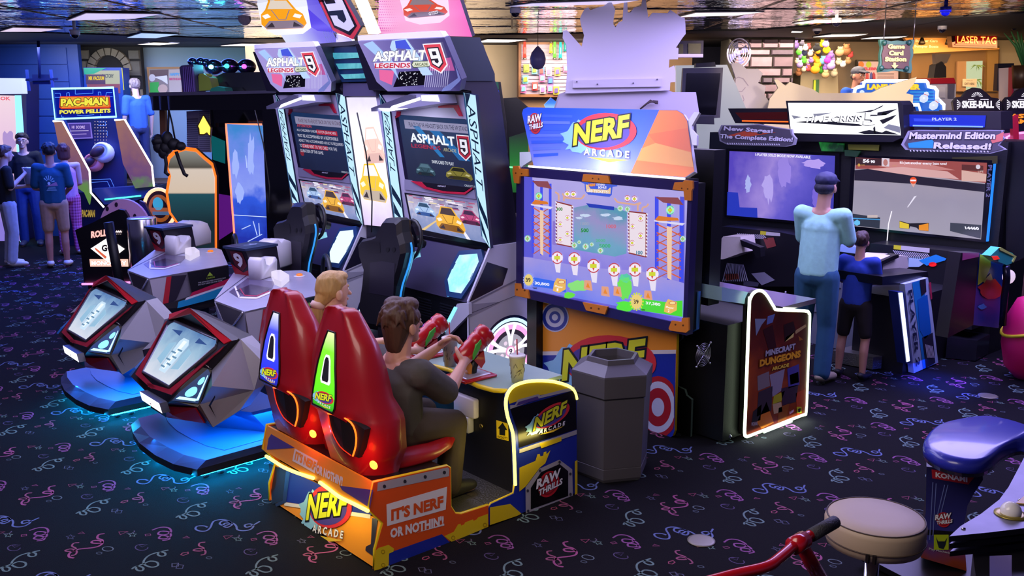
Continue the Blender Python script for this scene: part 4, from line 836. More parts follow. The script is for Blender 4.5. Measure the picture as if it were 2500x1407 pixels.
# pictures that differ between the two upper screens
m = MB(); q = usq
m.qr(q,.08,.8,1.05,.93,E('#9a98b8',.75),1); m.qt(q,'PLACE THE VR HEADSET BACK ON THE VR STAND',(.15,.835,1.0,.9),E('#3a3a58',.7),2)
m.qp(q,[(.2,.85),(.3,.85),(.62,.42),(.55,.42)],E('#2f7ab8',.8),1); m.qp(q,[(.45,.8),(.6,.8),(.98,.4),(.82,.4),(.6,.7),(.55,.7)],E('#2a6aa8',.8),1)
m.qt(q,'ASPHALT',(.14,.6,.8,.74),E('#e6ecf6',.95),3,.03); m.qt(q,'LEGENDS',(.14,.52,.58,.58),E('#a8304a',.9),3,.02); m.qt(q,'ARCADE',(.62,.51,.8,.56),E('#b8b48a',.9),3)
shield(m,Q([q(.84,.42),q(1.0,.42),q(1.0,.76),q(.84,.76)],.001),2,'#b02a40',.8)
m.qt(q,'SWIPE CARD TO PLAY',(.42,.31,.74,.36),E('#e6ecf6',.95),3)
for a,w,cols in [(.15,.3,('#3f5a68','#22303a','#5a7a8a','#8ab0c0')),(.6,.38,('#8a8238','#3a3618','#2a2a20','#d8d090'))]: carfront(m,Q([q(a,.1),q(a + w,.1),q(a + w,.3),q(a,.3)],.001),*cols,2,.7)
m.qt(q,'CREDITS 0',(.85,.02,1.0,.05),E('#c8d0e0',.8),3); m.build('screen_text',us)
fus = [c for c in far_cab.children if c.name.startswith('upper_screen')][0]
class QO:
    def __init__(s,q,o): s.q,s.o,s.n = q,Vector(o),q.n
    def __call__(s,u,v,l=1): return s.q(u,v,l) + s.o
q = QO(usq,(0,1.79,0)); m = MB(); T = E('#d4d4e8',.85); RB = E('#a8243a',.9)
m.qr(q,.08,.8,1.05,.93,E('#9a98b8',.75),1); m.qt(q,'PLACE THE VR HEADSET BACK ON THE VR STAND',(.15,.835,1.0,.9),E('#5a4058',.7),2); m.qt(q,'ATTENTION',(.1,.75,.4,.8),E('#c04a58',.9),2,.02)
for v,s_,x1 in [(.66,'ALL CHILDREN UNDER 127CM (50 INCHES)',.88),(.57,'MUST BE ACCOMPANIED BY A RESPONSIBLE',.9),(.48,'ADULT THE ACCOMPANIED ADULT IS REQUIRED',.98),(.39,'TO STAND NEXT TO THE CHILD FOR THE',.84),(.3,'DURATION OF THE GAME',.55)]: m.qt(q,s_,(.08,v,x1,v + .055),T,3)
m.qr(q,.49,.65,.9,.73,RB,2); m.qr(q,.13,.38,.66,.455,RB,2); m.qe(q,.1,.28,.04,.05,E('#8a2a3a',.8),2); m.qt(q,'CREDITS 0',(.85,.02,1.0,.05),E('#c8d0e0',.8),3)
m.build('screen_text',fus)
# lightbox column between the two cabinets
lbx = thing('lightbox_column','narrow glowing lightbox column with pale race cars between the two racing cabinets','display',(4.6,7.07,0))
m = MB(); hull_xz([(4.68,1.21),(4.5,2.34),(4.45,2.42),(4.5,2.5),(5.2,2.5),(5.3,0),(4.66,0)],6.82,7.32,DKP,m); m.build('column_body',lbx)
lq = QP(Pl(sp_.p + sp_.n * .003,sp_.n),[(889,549),(962,556),(921,238),(840,238)],.002)
m = MB(); m.qr(lq,0,0,1,1,grad('lightbox_white',[(0,'#cdb8e0'),(.35,'#f2eef8'),(.7,'#fbf8ff'),(1,'#d8d0ee')],(0,0,1),1.2,2.35,1.25,.15,.15,4),0); lp_ = m.build('light_panel',lbx)
m = MB(); carfront(m,Q([lq(.38,.48),lq(1.02,.5),lq(.98,.8),lq(.34,.78)],.001),'#f6c6b8','#d8b0a8','#f4e8f0','#fff4f0',1,1.15); carfront(m,Q([lq(.06,.2),lq(.94,.18),lq(.9,.52),lq(.06,.5)],.001),'#f4c23a','#b8a898','#efe8f4','#fff4d0',1,1.15); m.build('printed_artwork',lp_)
m = MB(); m.prism(PX(4.44).L(z3([(950,812),(1272,812),(1270,940),(948,940)])),(.04,0,0),C('#4a4462',.35)); m.build('cap',lbx)
m = MB(); dv = PX(4.42); m.prism(dv.L(z3([(785,440),(1112,452),(1290,792),(938,802)])),(.05,0,0),C('#0b2748',.3)); vp = m.build('louvre_panel',lbx)
for pts in ([(842,516),(1145,514),(1143,562),(876,577)],[(890,622),(1190,615),(1194,664),(920,676)],[(935,727),(1234,714),(1240,762),(972,770)]):
    m = MB(); m.prism([p - Vector((.012,0,0)) for p in dv.L(z3(pts))],(.012,0,0),grad('louvre_cyan',[(0,'#2a9ab8'),(.5,'#6fd4e4'),(1,'#3aaac4')],(.2,1,.3),7.9,8.45,.8,.2,.4,14)); m.build('louvre_bar',vp)
# rooftop billboard with shield
bil = thing('billboard','bright rooftop billboard with two cars and a red shield above the racing cabinets','sign',(4.5,7.0,2.7))
class QC(QX):
    def __call__(s,u,v,l=1): return QX.__call__(s,u,max(v,-22),l)
bq = QC(bp_,600,0,3.997)
m = MB(); m.prism([bp_(*p) for p in z3([(1300,-22),(2085,-22),(2210,360),(1288,328)])],bp_.n * -.03,grad('billboard_pink',[(0,'#ff6ac8'),(.4,'#ffb4e0'),(1,'#ffa0d8')],(0,1,.3),6.1,7.4,.95),C('#2a2438')); pr = m.build('right_panel',bil)
m = MB()
for i in range(15):
    for j in range(11):
        x,y = 1310 + j * 20 - i * 4,300 - i * 26; r = 6.5 * (1 - j / 12)
        m.qe(bq,x + (10 if i % 2 else 0),y,r,r,E('#c83aa0',.9),1,6)
cq = Q([bq(1560,190,0),bq(1985,150,0),bq(1930,-230,0),bq(1480,-190,0)],.001); m.qp(bq,[(1500,-60),(1560,200),(1700,240),(1900,220),(1990,150),(1975,-60)],E('#ffd8ee',1),1)
carfront(m,cq,'#d8503a','#7a6a78','#8a7a80','#ffe8e0',2,.95); m.qt(bq,'GT225',(1795,148,1885,118),E('#fff',.9) if 0 else E('#f4f0f4',.9),6,.02,None,0,.2,-.25); m.build('printed_artwork',pr)
m = MB(); m.prism([bp_(*p) for p in z3([(95,-22),(695,-22),(910,440),(395,420)])],bp_.n * -.03,grad('billboard_violet',[(0,'#6a5ae8'),(.3,'#8a80f4'),(.6,'#d8dcff'),(1,'#eef2ff')],(0,1,-.5),5.2,6.4,.95),C('#2a2438')); pl2 = m.build('left_panel',bil)
m = MB(); m.qp(bq,[(580,60),(880,320),(700,300),(600,240)],E('#5a48e0',.9),1)
for i in range(9):
    for j in range(6): m.qe(bq,760 + j * 22 + i * 5,310 + i * 14,5,5,E('#7a84c8',.9),1.5,6)
m.qp(bq,[(100,-60),(160,270),(300,345),(560,330),(640,270),(590,-60)],E('#eef0fc',1),1.2); carfront(m,Q([bq(170,300,0),bq(610,285,0),bq(545,-170,0),bq(95,-160,0)],.001),'#f6a21c','#8a7a88','#e8d8c8','#fff8f0',2.4,.95); m.build('printed_artwork',pl2)
bn = Pl(bp_.p - bp_.n * 0 + bp_.n * .08,bp_.n)
m = MB(); m.prism([bn(*p) for p in z3([(700,-22),(965,-22),(1122,258),(1045,385),(852,300)])],bp_.n * -.04,C('#e8444e',.35),C('#15101c')); sh = m.build('shield',bil)
q = QX(Pl(bn.p + bp_.n * .001,bp_.n),600,0,3.997); m = MB(); m.qp(q,[(728,-20),(950,-20),(1085,250),(1018,345),(862,268)],C('#15101c'),1); m.qp(q,[(752,-20),(935,-20),(1062,255),(1005,305),(868,245)],C('#f6f4fb',.35),2)
m.qp(q,[(770,0),(868,0),(880,30),(785,38)],C('#15101c'),3); m.qp(q,[(790,110),(950,95),(985,190),(960,222),(905,180),(895,148),(830,150)],C('#1c2438'),3); m.build('printed_artwork',sh)
m = MB(); m.prism([bn(*p) for p in z3([(1048,-40),(1140,-40),(1292,332),(1196,332)])],bp_.n * -.03,E('#f4f6ff',2.2)); m.build('light_tube',bil)
m = MB(); m.box((4.4,6.0,2.765),(4.75,8.4,2.8),C('#16141f')); m.build('mount',bil)
m = MB(); m.prism(PX(4.47).L(z3([(885,330),(950,350),(1030,380),(1050,455),(880,432)])),(.03,0,0),C('#d8d4e4')); m.build('cover',bil)
# ---------------- bucket seats with lit edge
def bucket():
    t = thing('bucket_chair','black plastic racing seat seen from behind, in front of the nearer racing cabinet','seat',(4.2,6.1,0)); K = mat('black_seat_shell','#17151d',.45,var=.2,scale=5)
    X0 = 4.15; p = PX(X0); ol = z4([(1300,772),(1335,765),(1420,770),(1440,788),(1448,900),(1475,1000),(1482,1090),(1450,1230),(1395,1400),(1370,1560),(1400,1700),(1350,1830),(1130,1790),(1060,1640),(1095,1400),(1108,1250),(1062,1110),(1052,1010),(1085,965),(1180,945),(1228,925),(1245,870)])
    P = [p(*a) for a in ol]; c = sum(P,Vector()) / len(P)
    m = MB(); m.loft([[c + (a - c) * .9 + Vector((-.035,0,0)) for a in P],[a + Vector((0,0,0)) for a in P],[a + Vector((.07,0,0)) for a in P],[c + (a - c) * .97 + Vector((.09,0,0)) for a in P]],K,True,True,False); s = m.build('seat_shell',t)
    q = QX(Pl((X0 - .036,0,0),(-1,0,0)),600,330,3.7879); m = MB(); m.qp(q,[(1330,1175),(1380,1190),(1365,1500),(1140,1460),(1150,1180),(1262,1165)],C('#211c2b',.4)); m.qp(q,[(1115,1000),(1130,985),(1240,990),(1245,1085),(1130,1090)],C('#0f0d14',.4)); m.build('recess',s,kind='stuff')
    for x in (1312,1368):
        m = MB(); m.qe(q,x,1060,16,22,C('#050508',.6),2,12); m.build('harness_hole',s)
    m = MB(); a = p.L(z4([(1478,1000),(1486,1090),(1455,1230),(1400,1400),(1375,1550)])); m.tube([b + Vector((.05,0,0)) for b in smoothpts(a,3)],.008,E('#2f8fe8',1.2),6); m.build('light_strip',s)
    # steering wheel and rim in front of it
    m = MB(); c = PX(4.3)(1004,585); m.tube([c + Vector((.02 * math.sin(k * PI / 8),.13 * math.cos(k * PI / 8),.15 * math.sin(k * PI / 8))) for k in range(16)],.016,K,8,True); m.tube([c + Vector((.02,.12,0)),c + Vector((.02,-.12,0))],.02,K,8); m.ell(c,(.03,.045,.045),K); m.tube([c,c + Vector((.12,0,-.05))],.035,K,8); m.build('steering_wheel',t)
    m = MB(); hb = PX(4.3); m.prism(hb.L(z4([(1440,790),(1500,800),(1545,850),(1578,930),(1592,1040),(1480,1020)])),(.05,0,0),C('#1a1826',.15)); hr = m.build('wing',t)
    m = MB(); m.prism(PX(4.4).L(z4([(1478,1090),(1580,1075),(1592,1130),(1485,1155)])),(.03,0,0),E('#8fd8f0',.9)); m.build('lit_panel',t)
    bb = MB(); bb.box((4.13,5.95,.0),(4.4,6.35,.06),BLK); bb.box((4.18,6.05,.06),(4.36,6.25,.45),BLK); bb.bbox((4.13,5.8,.42),(4.42,6.36,.56),K,.03); bb.build('seat_base',t,kind='stuff')
    return t
s1 = bucket(); o = PX(4.15)(722,490) - PX(4.15)(946,533); dup(s1,None,(4.2,6.1 + o.y,0),'black plastic racing seat seen from behind, in front of the farther racing cabinet')
# ---------------- headset consoles
def console():
    t = thing('headset_console','angular grey headset console with black numbered box, farther one beside the steel cylinder','console',(3.4,8.6,0)); ZT = .85; pz = PZ(ZT)
    A,B,F_,E_,E2,D = [pz(*p) for p in z5([(755,500),(945,572),(1630,452),(1575,322),(1520,305),(990,322)])]
    topm = grad('console_top',[(0,'#a8a6bc'),(.5,'#8f8ca4'),(1,'#b4b6cc')],(1,.4,0),4.9,7.2,0,.3,.15)
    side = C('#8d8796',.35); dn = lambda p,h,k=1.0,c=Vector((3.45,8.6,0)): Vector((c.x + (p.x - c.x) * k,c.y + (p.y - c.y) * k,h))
    m = MB(); m.poly([A,B,F_,E_,E2,D],topm)
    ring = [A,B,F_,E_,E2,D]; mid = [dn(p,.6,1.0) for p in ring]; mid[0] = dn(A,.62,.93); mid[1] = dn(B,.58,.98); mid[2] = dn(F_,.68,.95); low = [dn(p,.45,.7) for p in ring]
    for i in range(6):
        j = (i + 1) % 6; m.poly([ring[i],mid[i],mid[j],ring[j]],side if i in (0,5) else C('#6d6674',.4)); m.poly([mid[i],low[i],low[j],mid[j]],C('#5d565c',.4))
    o = m.build('console_body',t)
    ped = [dn(A,.45,.7),dn(B,.45,.72),dn(F_,.45,.55),dn(E_,.45,.5),dn(D,.45,.6)]
    m = MB(); m.loft([[Vector((p.x,p.y,.0)) for p in ped],ped],C('#1f2f52',.4)); m.build('pedestal',t)
    # notch frame and side stripes
    fs = Q([B + Vector((0,0,-.25)),F_ + Vector((0,0,-.25)),F_,B],.003); m = MB()
    m.qp(fs,[(0,.95),(.2,.95),(.14,0),(.04,0)],C('#a39aa8',.35)); m.qp(fs,[(.2,.95),(.26,.95),(.2,.05),(.13,.05)],C('#a8202f'),2); m.qp(fs,[(.26,.95),(.45,.9),(.3,.1),(.2,.05)],C('#241d2c'),1)
    m.qp(fs,[(.46,.98),(1,.98),(1,.5),(.5,.2)],C('#14111a'),2); m.qp(fs,[(.5,.25),(1,.5),(1,.32),(.45,.08)],C('#b31d4a'),3); m.qp(fs,[(.42,.1),(1,.32),(1,.25),(.4,.02)],C('#d8d4e0'),3); m.qp(fs,[(.32,.02),(1,.25),(1,-.1),(.3,-.2)],C('#1c86b8'),3)
    m.qp(fs,[(.7,.72),(.74,.86),(.78,.72)],C('#8fa83a'),4); m.qt(fs,'CAUTION',(.69,.62,.8,.68),C('#8fa83a'),4,.02); m.qt(fs,'THIS GAME REQUIRES STANDING CLEAR',(.58,.52,.95,.57),C('#b8b4c0'),4); m.qt(fs,'DO NOT LEAN ON THE GAME',(.58,.45,.9,.5),C('#b8b4c0'),4)
    m.build('printed_artwork',o)
    m = MB(); e = [A + (B - A) * .05,A + (B - A) * .95]; v = (A + B) / 2 + Vector((-.02,0,-.2)); m.tube([e[0] + Vector((-.004,0,-.01)),v,e[1] + Vector((-.004,0,-.01))],.008,C('#c9c4d4',.25,.8),6); m.poly([e[0] + Vector((-.006,0,-.01)),v + Vector((-.004,0,0)),e[1] + Vector((-.006,0,-.01))],C('#2d2730',.4)); m.build('notch_trim',t)
    # black box with number
    k = zoomer(100,520,3.5714); b0 = pz(*k([(1000,335)])[0]); b1 = pz(*k([(1092,345)])[0])
    lo = [pz(*p) for p in k([(985,325),(1100,345),(1215,255),(1130,215)])]
    cx = sum(lo,Vector()) / 4; ux = (lo[1] - lo[0]).normalized(); uy = (lo[2] - lo[1]).normalized()
    fr = [pz(*p) for p in k([(1005,330),(1092,342)])]
    w,d = .24,.3; ux = Vector((.25,-1,0)).normalized(); uy = Vector((1,.25,0)).normalized(); c0 = pz(*k([(1000,328)])[0])
    base = [c0,c0 + ux * w,c0 + ux * w + uy * d,c0 + uy * d]; tp = [p + Vector((-.06,.02,.24)) + (p - cx) * .12 for p in base]
    m = MB(); m.loft([base,tp],C('#1a1622',.35)); m.prism([p + Vector((0,0,.012)) for p in [tp[0] - ux * .01 - uy * .01,tp[1] + ux * .01 - uy * .01,tp[2] + ux * .01 + uy * .01,tp[3] - ux * .01 + uy * .01]],(0,0,-.02),C('#24304f',.35)); bo_ = m.build('number_box',t)
    fq = Q([base[0],base[1],tp[1],tp[0]],.002); m = MB(); m.qp(fq,[(0,.0),(1,0),(1,.3),(.5,.1),(0,.4)],C('#a81a2a'),1); m.qt(fq,'9',(.3,.3,.72,.85),C('#e8e4ee'),3,.04); m.qp(fq,[(.2,.9),(.8,.9),(.85,.4),(.5,.15),(.2,.35)],C('#5a1420'),2); m.build('printed_artwork',bo_)
    tq = Q([tp[0] + Vector((0,0,.013)),tp[1] + Vector((0,0,.013)),tp[2] + Vector((0,0,.013)),tp[3] + Vector((0,0,.013))],.001); m = MB(); m.qt(tq,'9',(.35,.3,.65,.7),C('#8f9ac0'),2); m.qline(tq,[(.12,.12),(.88,.12),(.88,.88),(.12,.88)],.02,C('#141c36'),1,1,True); m.build('printed_mark',bo_)
    # white headset cradles, lit reader, button
    WH = mat('white_cradle_plastic','#cfcad6',.35,var=.05,scale=4)
    def cradle(px,prof,th,nm):
        a = pz(*px); m = MB(); n = len(prof)
        dr = Vector((.8,.45,0)).normalized(); nn = Vector((-.45,.8,0)).normalized()
        f = [a + dr * (x * 1.3) + Vector((0,0,z * 1.35)) for x,z in prof]; c = sum(f,Vector()) / n
        m.loft([[c + (p - c) * .9 - nn * (th / 2) for p in f],[p - nn * (th / 2 - .015) for p in f],[p + nn * (th / 2 - .015) for p in f],[c + (p - c) * .9 + nn * (th / 2) for p in f]],WH,True,True,True); m.build(nm,t)
    cradle(k([(1125,370)])[0],[(0,0),(.19,0),(.2,.1),(.185,.12),(.16,.12),(.14,.09),(.1,.075),(.06,.09),(.05,.13),(.02,.14),(0,.12)],.13,'headset_cradle')
    cradle(k([(1210,315)])[0],[(0,0),(.32,0),(.33,.09),(.29,.16),(.2,.19),(.16,.17),(.12,.2),(.06,.19),(.02,.15),(0,.1)],.16,'headset_cradle')
    m = MB(); rp = [pz(*p) for p in k([(1258,400),(1300,420),(1385,375),(1340,340),(1262,345)])]; m.loft([rp,[p + Vector((0,0,.05)) for p in rp]],E('#e6dcf6',.8)); m.build('card_reader',t)
    m = MB(); bp2 = pz(*k([(1478,345)])[0]); m.lathe(bp2,[(.05,.001),(.05,.004),(.03,.006)],C('#c8c4d0',.3),18); m.lathe(bp2,[(.028,.006),(.026,.02),(.015,.024)],E('#ff8a2a',.8),16); m.build('push_button',t)
    m = MB(); wc = E_ + Vector((.1,-.1,-.05)); m.tube([wc + Vector((.06 * math.cos(a_),.17 * math.cos(a_),.2 * math.sin(a_))) for a_ in [k_ * PI / 10 for k_ in range(20)]],.02,C('#1c2130',.4),8,True); m.build('steering_wheel',t)
    return t,A
hc,A0 = console(); o = PZ(.85)(*z5([(1510,762)])[0]) - A0
q = QO(QX(PZ(.851),100,520,3.5714),(-o.x,-o.y,0)); m = MB(); m.qp(q,[(1640,690),(1800,570),(2040,600),(2010,680),(1880,745),(1720,740)],C('#5d5470',.25),1); m.qp(q,[(1700,680),(1830,625),(2010,660),(1900,720),(1770,715)],C('#3a3148',.2),2)
m.qline(q,[(1690,640),(1730,740),(1880,745),(2010,690)],16,C('#d8d0dc'),1.5); m.qline(q,[(1735,660),(1775,722),(1880,728),(1990,685)],9,C('#a02a48'),2.5); m.qline(q,[(1510,762),(1800,540)],5,C('#4a4458'),1.5)
m.build('printed_artwork',[c for c in hc.children if c.name.startswith('console_body')][0],kind='stuff')
dup(hc,None,(3.4 + o.x,8.6 + o.y,0),'angular grey headset console with black numbered box, nearer one behind the red bench')
# ---------------- car tails on glowing bases
def tail():
    t = thing('car_tail','grey car tail with glass cover on blue-lit base, nearer one beside red bench','car model',(2.5,5.92,0)); yc = 5.92
    c = PY(yc); K6 = lambda x,y: z6([(x,y)])[0]
    GR = mat('car_grey','#98949f',.35,metal=.3,var=.06,scale=3); MAR = C('#8c1626',.35); DK = C('#1a141f',.4)
    gb,gt = c(*K6(1005,392)),c(*K6(1378,-75)); rt = c(*K6(1300,-240)); hp = Pl(gb,(gt - gb).cross(Vector((0,1,0)))); 
    H = lambda x,y: hp(*K6(x,y)); Yp = lambda x,y,yy: PY(yy)(*K6(x,y))
    mir_ = lambda p: Vector((p.x,2 * yc - p.y,p.z))
    lt,lb_ = c(*K6(945,540)),c(*K6(965,615))
    # right half vertices
    hoodR = [rt,H(1660,45),H(1390,270)]; hB = H(1140,565)
    mTL,mTR,mBR,mBL = Yp(1085,605,yc - .13),Yp(1365,622,5.5),Yp(1455,768,5.5),Yp(1090,712,yc - .13)
    ck = [Yp(1490,300,5.42),Yp(1740,30,5.45),Yp(1930,225,5.34),Yp(1860,475,5.33),Yp(1735,650,5.36),Yp(1500,800,5.45),Yp(1385,600,5.5),Yp(1490,440,5.36)]
    ck[0] = P3(hB,hoodR[2],ck[6])(*K6(1490,300))
    m = MB()
    for f in (lambda p: p,mir_):
        V_ = [f(p) for p in ck]; h = [f(p) for p in hoodR]; hb = f(hB); a,b,d,e = [f(p) for p in (mTL,mTR,mBR,mBL)]
        m.poly([V_[0],V_[1],V_[2],V_[3],V_[7]],GR); m.poly([V_[7],V_[3],V_[4],V_[5],V_[6]],GR); m.poly([V_[0],V_[7],V_[6]],DK); m.poly([V_[0],V_[6],hb,h[2]],DK)
        m.poly([h[1],V_[1],V_[0],h[2]],DK); m.poly([hb,V_[6],b,a],DK); m.poly([b,V_[6],V_[5],d],DK); m.poly([a,b,d,e],DK)
        bx = [Vector((p.x + .1,yc + (p.y - yc) * .9,p.z)) for p in (V_[1],V_[2],V_[3],V_[4])]
        for i in range(3): m.poly([V_[1 + i],bx[i],bx[i + 1],V_[2 + i]],GR)
        rb = Vector((rt.x + .1,yc,rt.z - .04)); m.poly([h[1],h[0],rb,bx[0],V_[1]],DK); m.poly([rb,Vector((rb.x,yc,.34)),bx[3],bx[2],bx[1],bx[0]],DK)
        m.poly([V_[4],bx[3],Vector((rb.x,yc,.34)),f(mBR),V_[5]],DK)
    m.poly([rt,hoodR[1],hoodR[2],hB,mTL,mir_(mTL),mir_(hB),mir_(hoodR[2]),mir_(hoodR[1])],DK)
    m.poly([mTL,mBL,mir_(mBL),mir_(mTL)],DK); m.poly([mBL,mBR,Vector((rt.x + .1,yc,.34)),mir_(mBR),mir_(mBL)],DK)
    body = m.build('body_shell',t)
    n = hp.n; up_ = lambda p,h=.006: p + n * h
    # red trim along the hood edge, maroon bumpers, hazard stripes
    for f in (lambda p: p,mir_):
        m = MB(); P = [up_(f(p)) for p in (rt,H(1665,45),H(1600,75),c(*K6(1310,-190)))]; m.prism(P,n * -.006,C('#c8202c',.35)); m.build('red_trim',t)
        m = MB(); P = [up_(f(p)) for p in (H(1560,140),H(1600,95),H(1140,520),H(940,450),H(930,415),H(1125,470))]; m.prism(P,n * -.006,MAR); m.build('red_trim',t)
        nb = Vector((-.9,-.3 if f(rt + Vector((0,-1,0))).y < yc else .3,0)); cc = (f(mTL) + f(mTR) + f(mBR) + f(mBL)) / 4
        m = MB(); m.prism([cc + (f(p) - cc) * .9 + nb * .012 for p in (mTL,mTR,mBR,mBL)],nb * -.012,MAR); m.build('bumper_panel',t)
        m = MB(); a,b,d,e = f(hoodR[1]),f(ck[1]),f(ck[0]),f(hoodR[2]); 
        for k in range(6):
            u0,u1 = .08 + k * .155,.15 + k * .155; L2 = lambda u,w: (a + (e - a) * u) * (1 - w) + (b + (d - b) * u) * w + Vector((0,0,.004)) + n * .003
            m.poly([L2(u0,.25),L2(u1,.25),L2(u1 + .06,.75),L2(u0 + .06,.75)],C('#d8d4dc',.4))
        m.poly([L2(0,.78),L2(1,.78),L2(1,.95),L2(0,.95)],C('#5a5560',.3)); m.build('hazard_stripes',body,kind='stuff')
        # headlight
        hfp = P3(hB,hoodR[2],ck[6]); hd = [f(hfp(*K6(*p))) for p in ((1455,290),(1478,330),(1372,592),(1148,566),(1200,500))]; hc_ = sum(hd,Vector()) / 5; m = MB(); nn = (hd[2] - hd[0]).cross(hd[3] - hd[0]).normalized(); nn = nn if nn.dot(hc_ - Vector((2.75,yc,.5))) > 0 else -nn
        m.prism([p + nn * .022 for p in hd],nn * -.02,C('#22508c',.3)); hl = m.build('headlight',t)
        qh = Q([hd[3] + nn * .013,hd[2] + nn * .013,hd[1] + nn * .013,hd[0] + nn * .013],.0015); sgn = 1
        L_ = lambda u,v: ((hd[3] * (1 - u) + hd[2] * u) * (1 - v) + (hd[0] * (1 - u) + hd[1] * u) * v) + nn * .024
        m = MB(); I = E('#7fe6ff',1.6)
        for cu,cv,r in [(.42,.32,.2),(.5,.68,.16)]: m.poly([L_(cu + r * math.cos(k * PI / 8) * 1.3,cv + r * .8 * math.sin(k * PI / 8)) for k in range(16)],I)
        for s_ in ([(.05,.06),(.85,.06),(.85,.14),(.1,.14)],[(.86,.08),(.96,.1),(.8,.9),(.7,.9)]): m.poly([L_(u,v) + nn * .001 for u,v in s_],E('#aef2ff',1.8))
        m.build('lamp',hl,kind='stuff')
        m = MB(); 
        P2 = [f(Yp(1520,515,5.37)),f(Yp(1465,605,5.41)),f(Yp(1530,710,5.42)),f(Yp(1520,690,5.42)),f(Yp(1483,607,5.41)),f(Yp(1522,535,5.375))]; s2 = -1 if f(rt + Vector((0,-1,0))).y < yc else 1
        m.poly([p + Vector((-.006,s2 * .008,0)) for p in P2],C('#16121c')); m.build('intake_slit',body)
    # glass cover with lit engine
    gl = [H(880,335),H(1125,450),H(1530,100),H(1540,40),H(1215,-186),H(1190,-160)]
    gl = [H(1128,452),H(1530,105),H(1545,40),rt + (gt - rt) * .25]; gl = gl[:3] + [H(1300,-190)]; half = gl[:3]; gl = half + [mir_(p) for p in half[::-1]]; gm_ = half[2] * .5 + mir_(half[2]) * .5
    m = MB(); m.prism([p + n * .01 for p in gl],n * -.006,grad('engine_glass',[(0,'#e8eefc'),(.45,'#a8cce8'),(.8,'#5a86c0'),(1,'#2c4a8c')],(1,0,1.1),1.9,2.38,.85,.1,.2,9)); go = m.build('glass_cover',t)
    gq = Q([mir_(half[0]) + n * .011,half[0] + n * .011,half[2] + n * .011,mir_(half[2]) + n * .011],.0012); m = MB()
    m.qp(gq,[(.4,.15),(.6,.15),(.62,.72),(.55,.8),(.42,.8),(.38,.72)],E('#cfeaf8',.9),1); m.qp(gq,[(.45,.2),(.52,.2),(.54,.76),(.46,.76)],E('#f2fbff',.95),2)
    for s_ in (0,1): g_ = (lambda u: u) if s_ == 0 else (lambda u: 1 - u); m.qp(gq,[(g_(.16),.3),(g_(.34),.25),(g_(.33),.68),(g_(.2),.62)],E('#9cc8e0',.85),1); m.qp(gq,[(g_(.06),.85),(g_(.3),.9),(g_(.3),.8)],E('#3a5a9a',.7),1)
    for k in range(6): m.qr(gq,.38 + (k % 2) * .1,.22 + k * .07,.5 + (k % 2) * .1,.25 + k * .07,E('#6f9ab8',.8),2.5)
    m.build('printed_engine',go)
    # frame round the glass
    m = MB(); m.tube([p + n * .006 for p in gl],.012,C('#6d6a78',.3,.6),6,True); m.build('glass_frame',t)
    # number plate
    Pq = [Vector((lt.x - .03,yc + .17,lt.z + .03)),Vector((lt.x - .03,yc - .15,lt.z + .03)),Vector((lb_.x - .01,yc - .14,lb_.z - .06)),Vector((lb_.x - .01,yc + .16,lb_.z - .06))]
    pp = PX(2.07); Pq = pp.L([K6(860,485),K6(1030,590),K6(1058,678),K6(882,562)]); m = MB(); m.prism(Pq,(.05,0,0),E('#eef0ff',2.2),C('#1b1a24')); po = m.build('number_plate',t)
    pq = Q([Pq[3],Pq[2],Pq[1],Pq[0]],.002); m = MB(); m.qline(pq,[(.03,.5),(.97,.5)],.04,C('#5a4a60'),1,3); m.qline(pq,[(.5,.05),(.5,.95)],.014,C('#5a4a60'),1,3)
    m.qp(pq,[(.44,.4),(.56,.4),(.5,.2)],C('#c86a78'),2); m.build('printed_artwork',po,kind='stuff')
    # base
    pb = PZ(.06); pt_ = PZ(.17); fo = [pb(*K6(*p)) for p in [(790,830),(805,900),(860,990),(1000,1100),(1160,1180),(1365,1228)]]; ft = [pt_(*K6(*p)) for p in [(850,720),(870,790),(950,880),(1100,970),(1250,1040),(1440,1085)]]
    fo = fo + [Vector((3.0,5.44,.06)),Vector((3.0,6.55,.06))]; ft = ft + [Vector((3.0,5.4,.17)),Vector((3.0,6.5,.17))]
    BM = C('#565f96',.35); m = MB(); m.loft([fo,[p + Vector((0,0,.045)) for p in fo]],C('#16141c',.5)); m.loft([[p + Vector((0,0,.045)) for p in fo],ft],BM); b0_ = m.build('base',t)
    m = MB(); ins = [Vector((3.0 + (p.x - 3.0) * .8,yc + (p.y - yc) * .86,.172)) for p in ft]; m.prism(ins,(0,0,.002),C('#3f62b0',.3)); m.build('base_top',t)
    m = MB(); er = [Vector((2.6 + (p.x - 2.6) * .88,yc + (p.y - yc) * .88,.04)) for p in fo]; m.tube([er[-1]] + smoothpts(er[:6],2) + [er[6]],.008,E('#12b8ff',50),6); m.build('light_strip',t)
    for px in ((516,1166),(545,1150)): p = PZ(.03)(*px); m = MB(); m.lathe((p.x,5.5,.03),[(.028,-.012),(.028,.012)],C('#8a8a98',.3,.6),14,(0,1,.2)); m.build('caster',t)
    m = MB(); pd = [(2.5,5.92),(2.75,5.55),(3.0,5.55),(3.0,6.3),(2.75,6.3)]; m.loft([[Vector((x,y,.172)) for x,y in pd],[Vector((x - .15,yc + (y - yc) * 1.15,.36)) for x,y in pd]],C('#2a4a8a',.4)); m.build('pedestal',t)
    m = MB(); wq_ = QX(PY(5.438),100,820,3.5714); m.qp(wq_,[(1655,1045),(1745,1033),(1748,1098),(1660,1118)],C('#d8d4dc')); m.qp(wq_,[(1655,1045),(1745,1033),(1745,1052),(1656,1066)],C('#d8a03a'),2); m.qe(wq_,1680,1088,14,15,C('#3a6ac0'),2,12); m.build('warning_label',b0_,kind='stuff')
    return t
ct = tail()
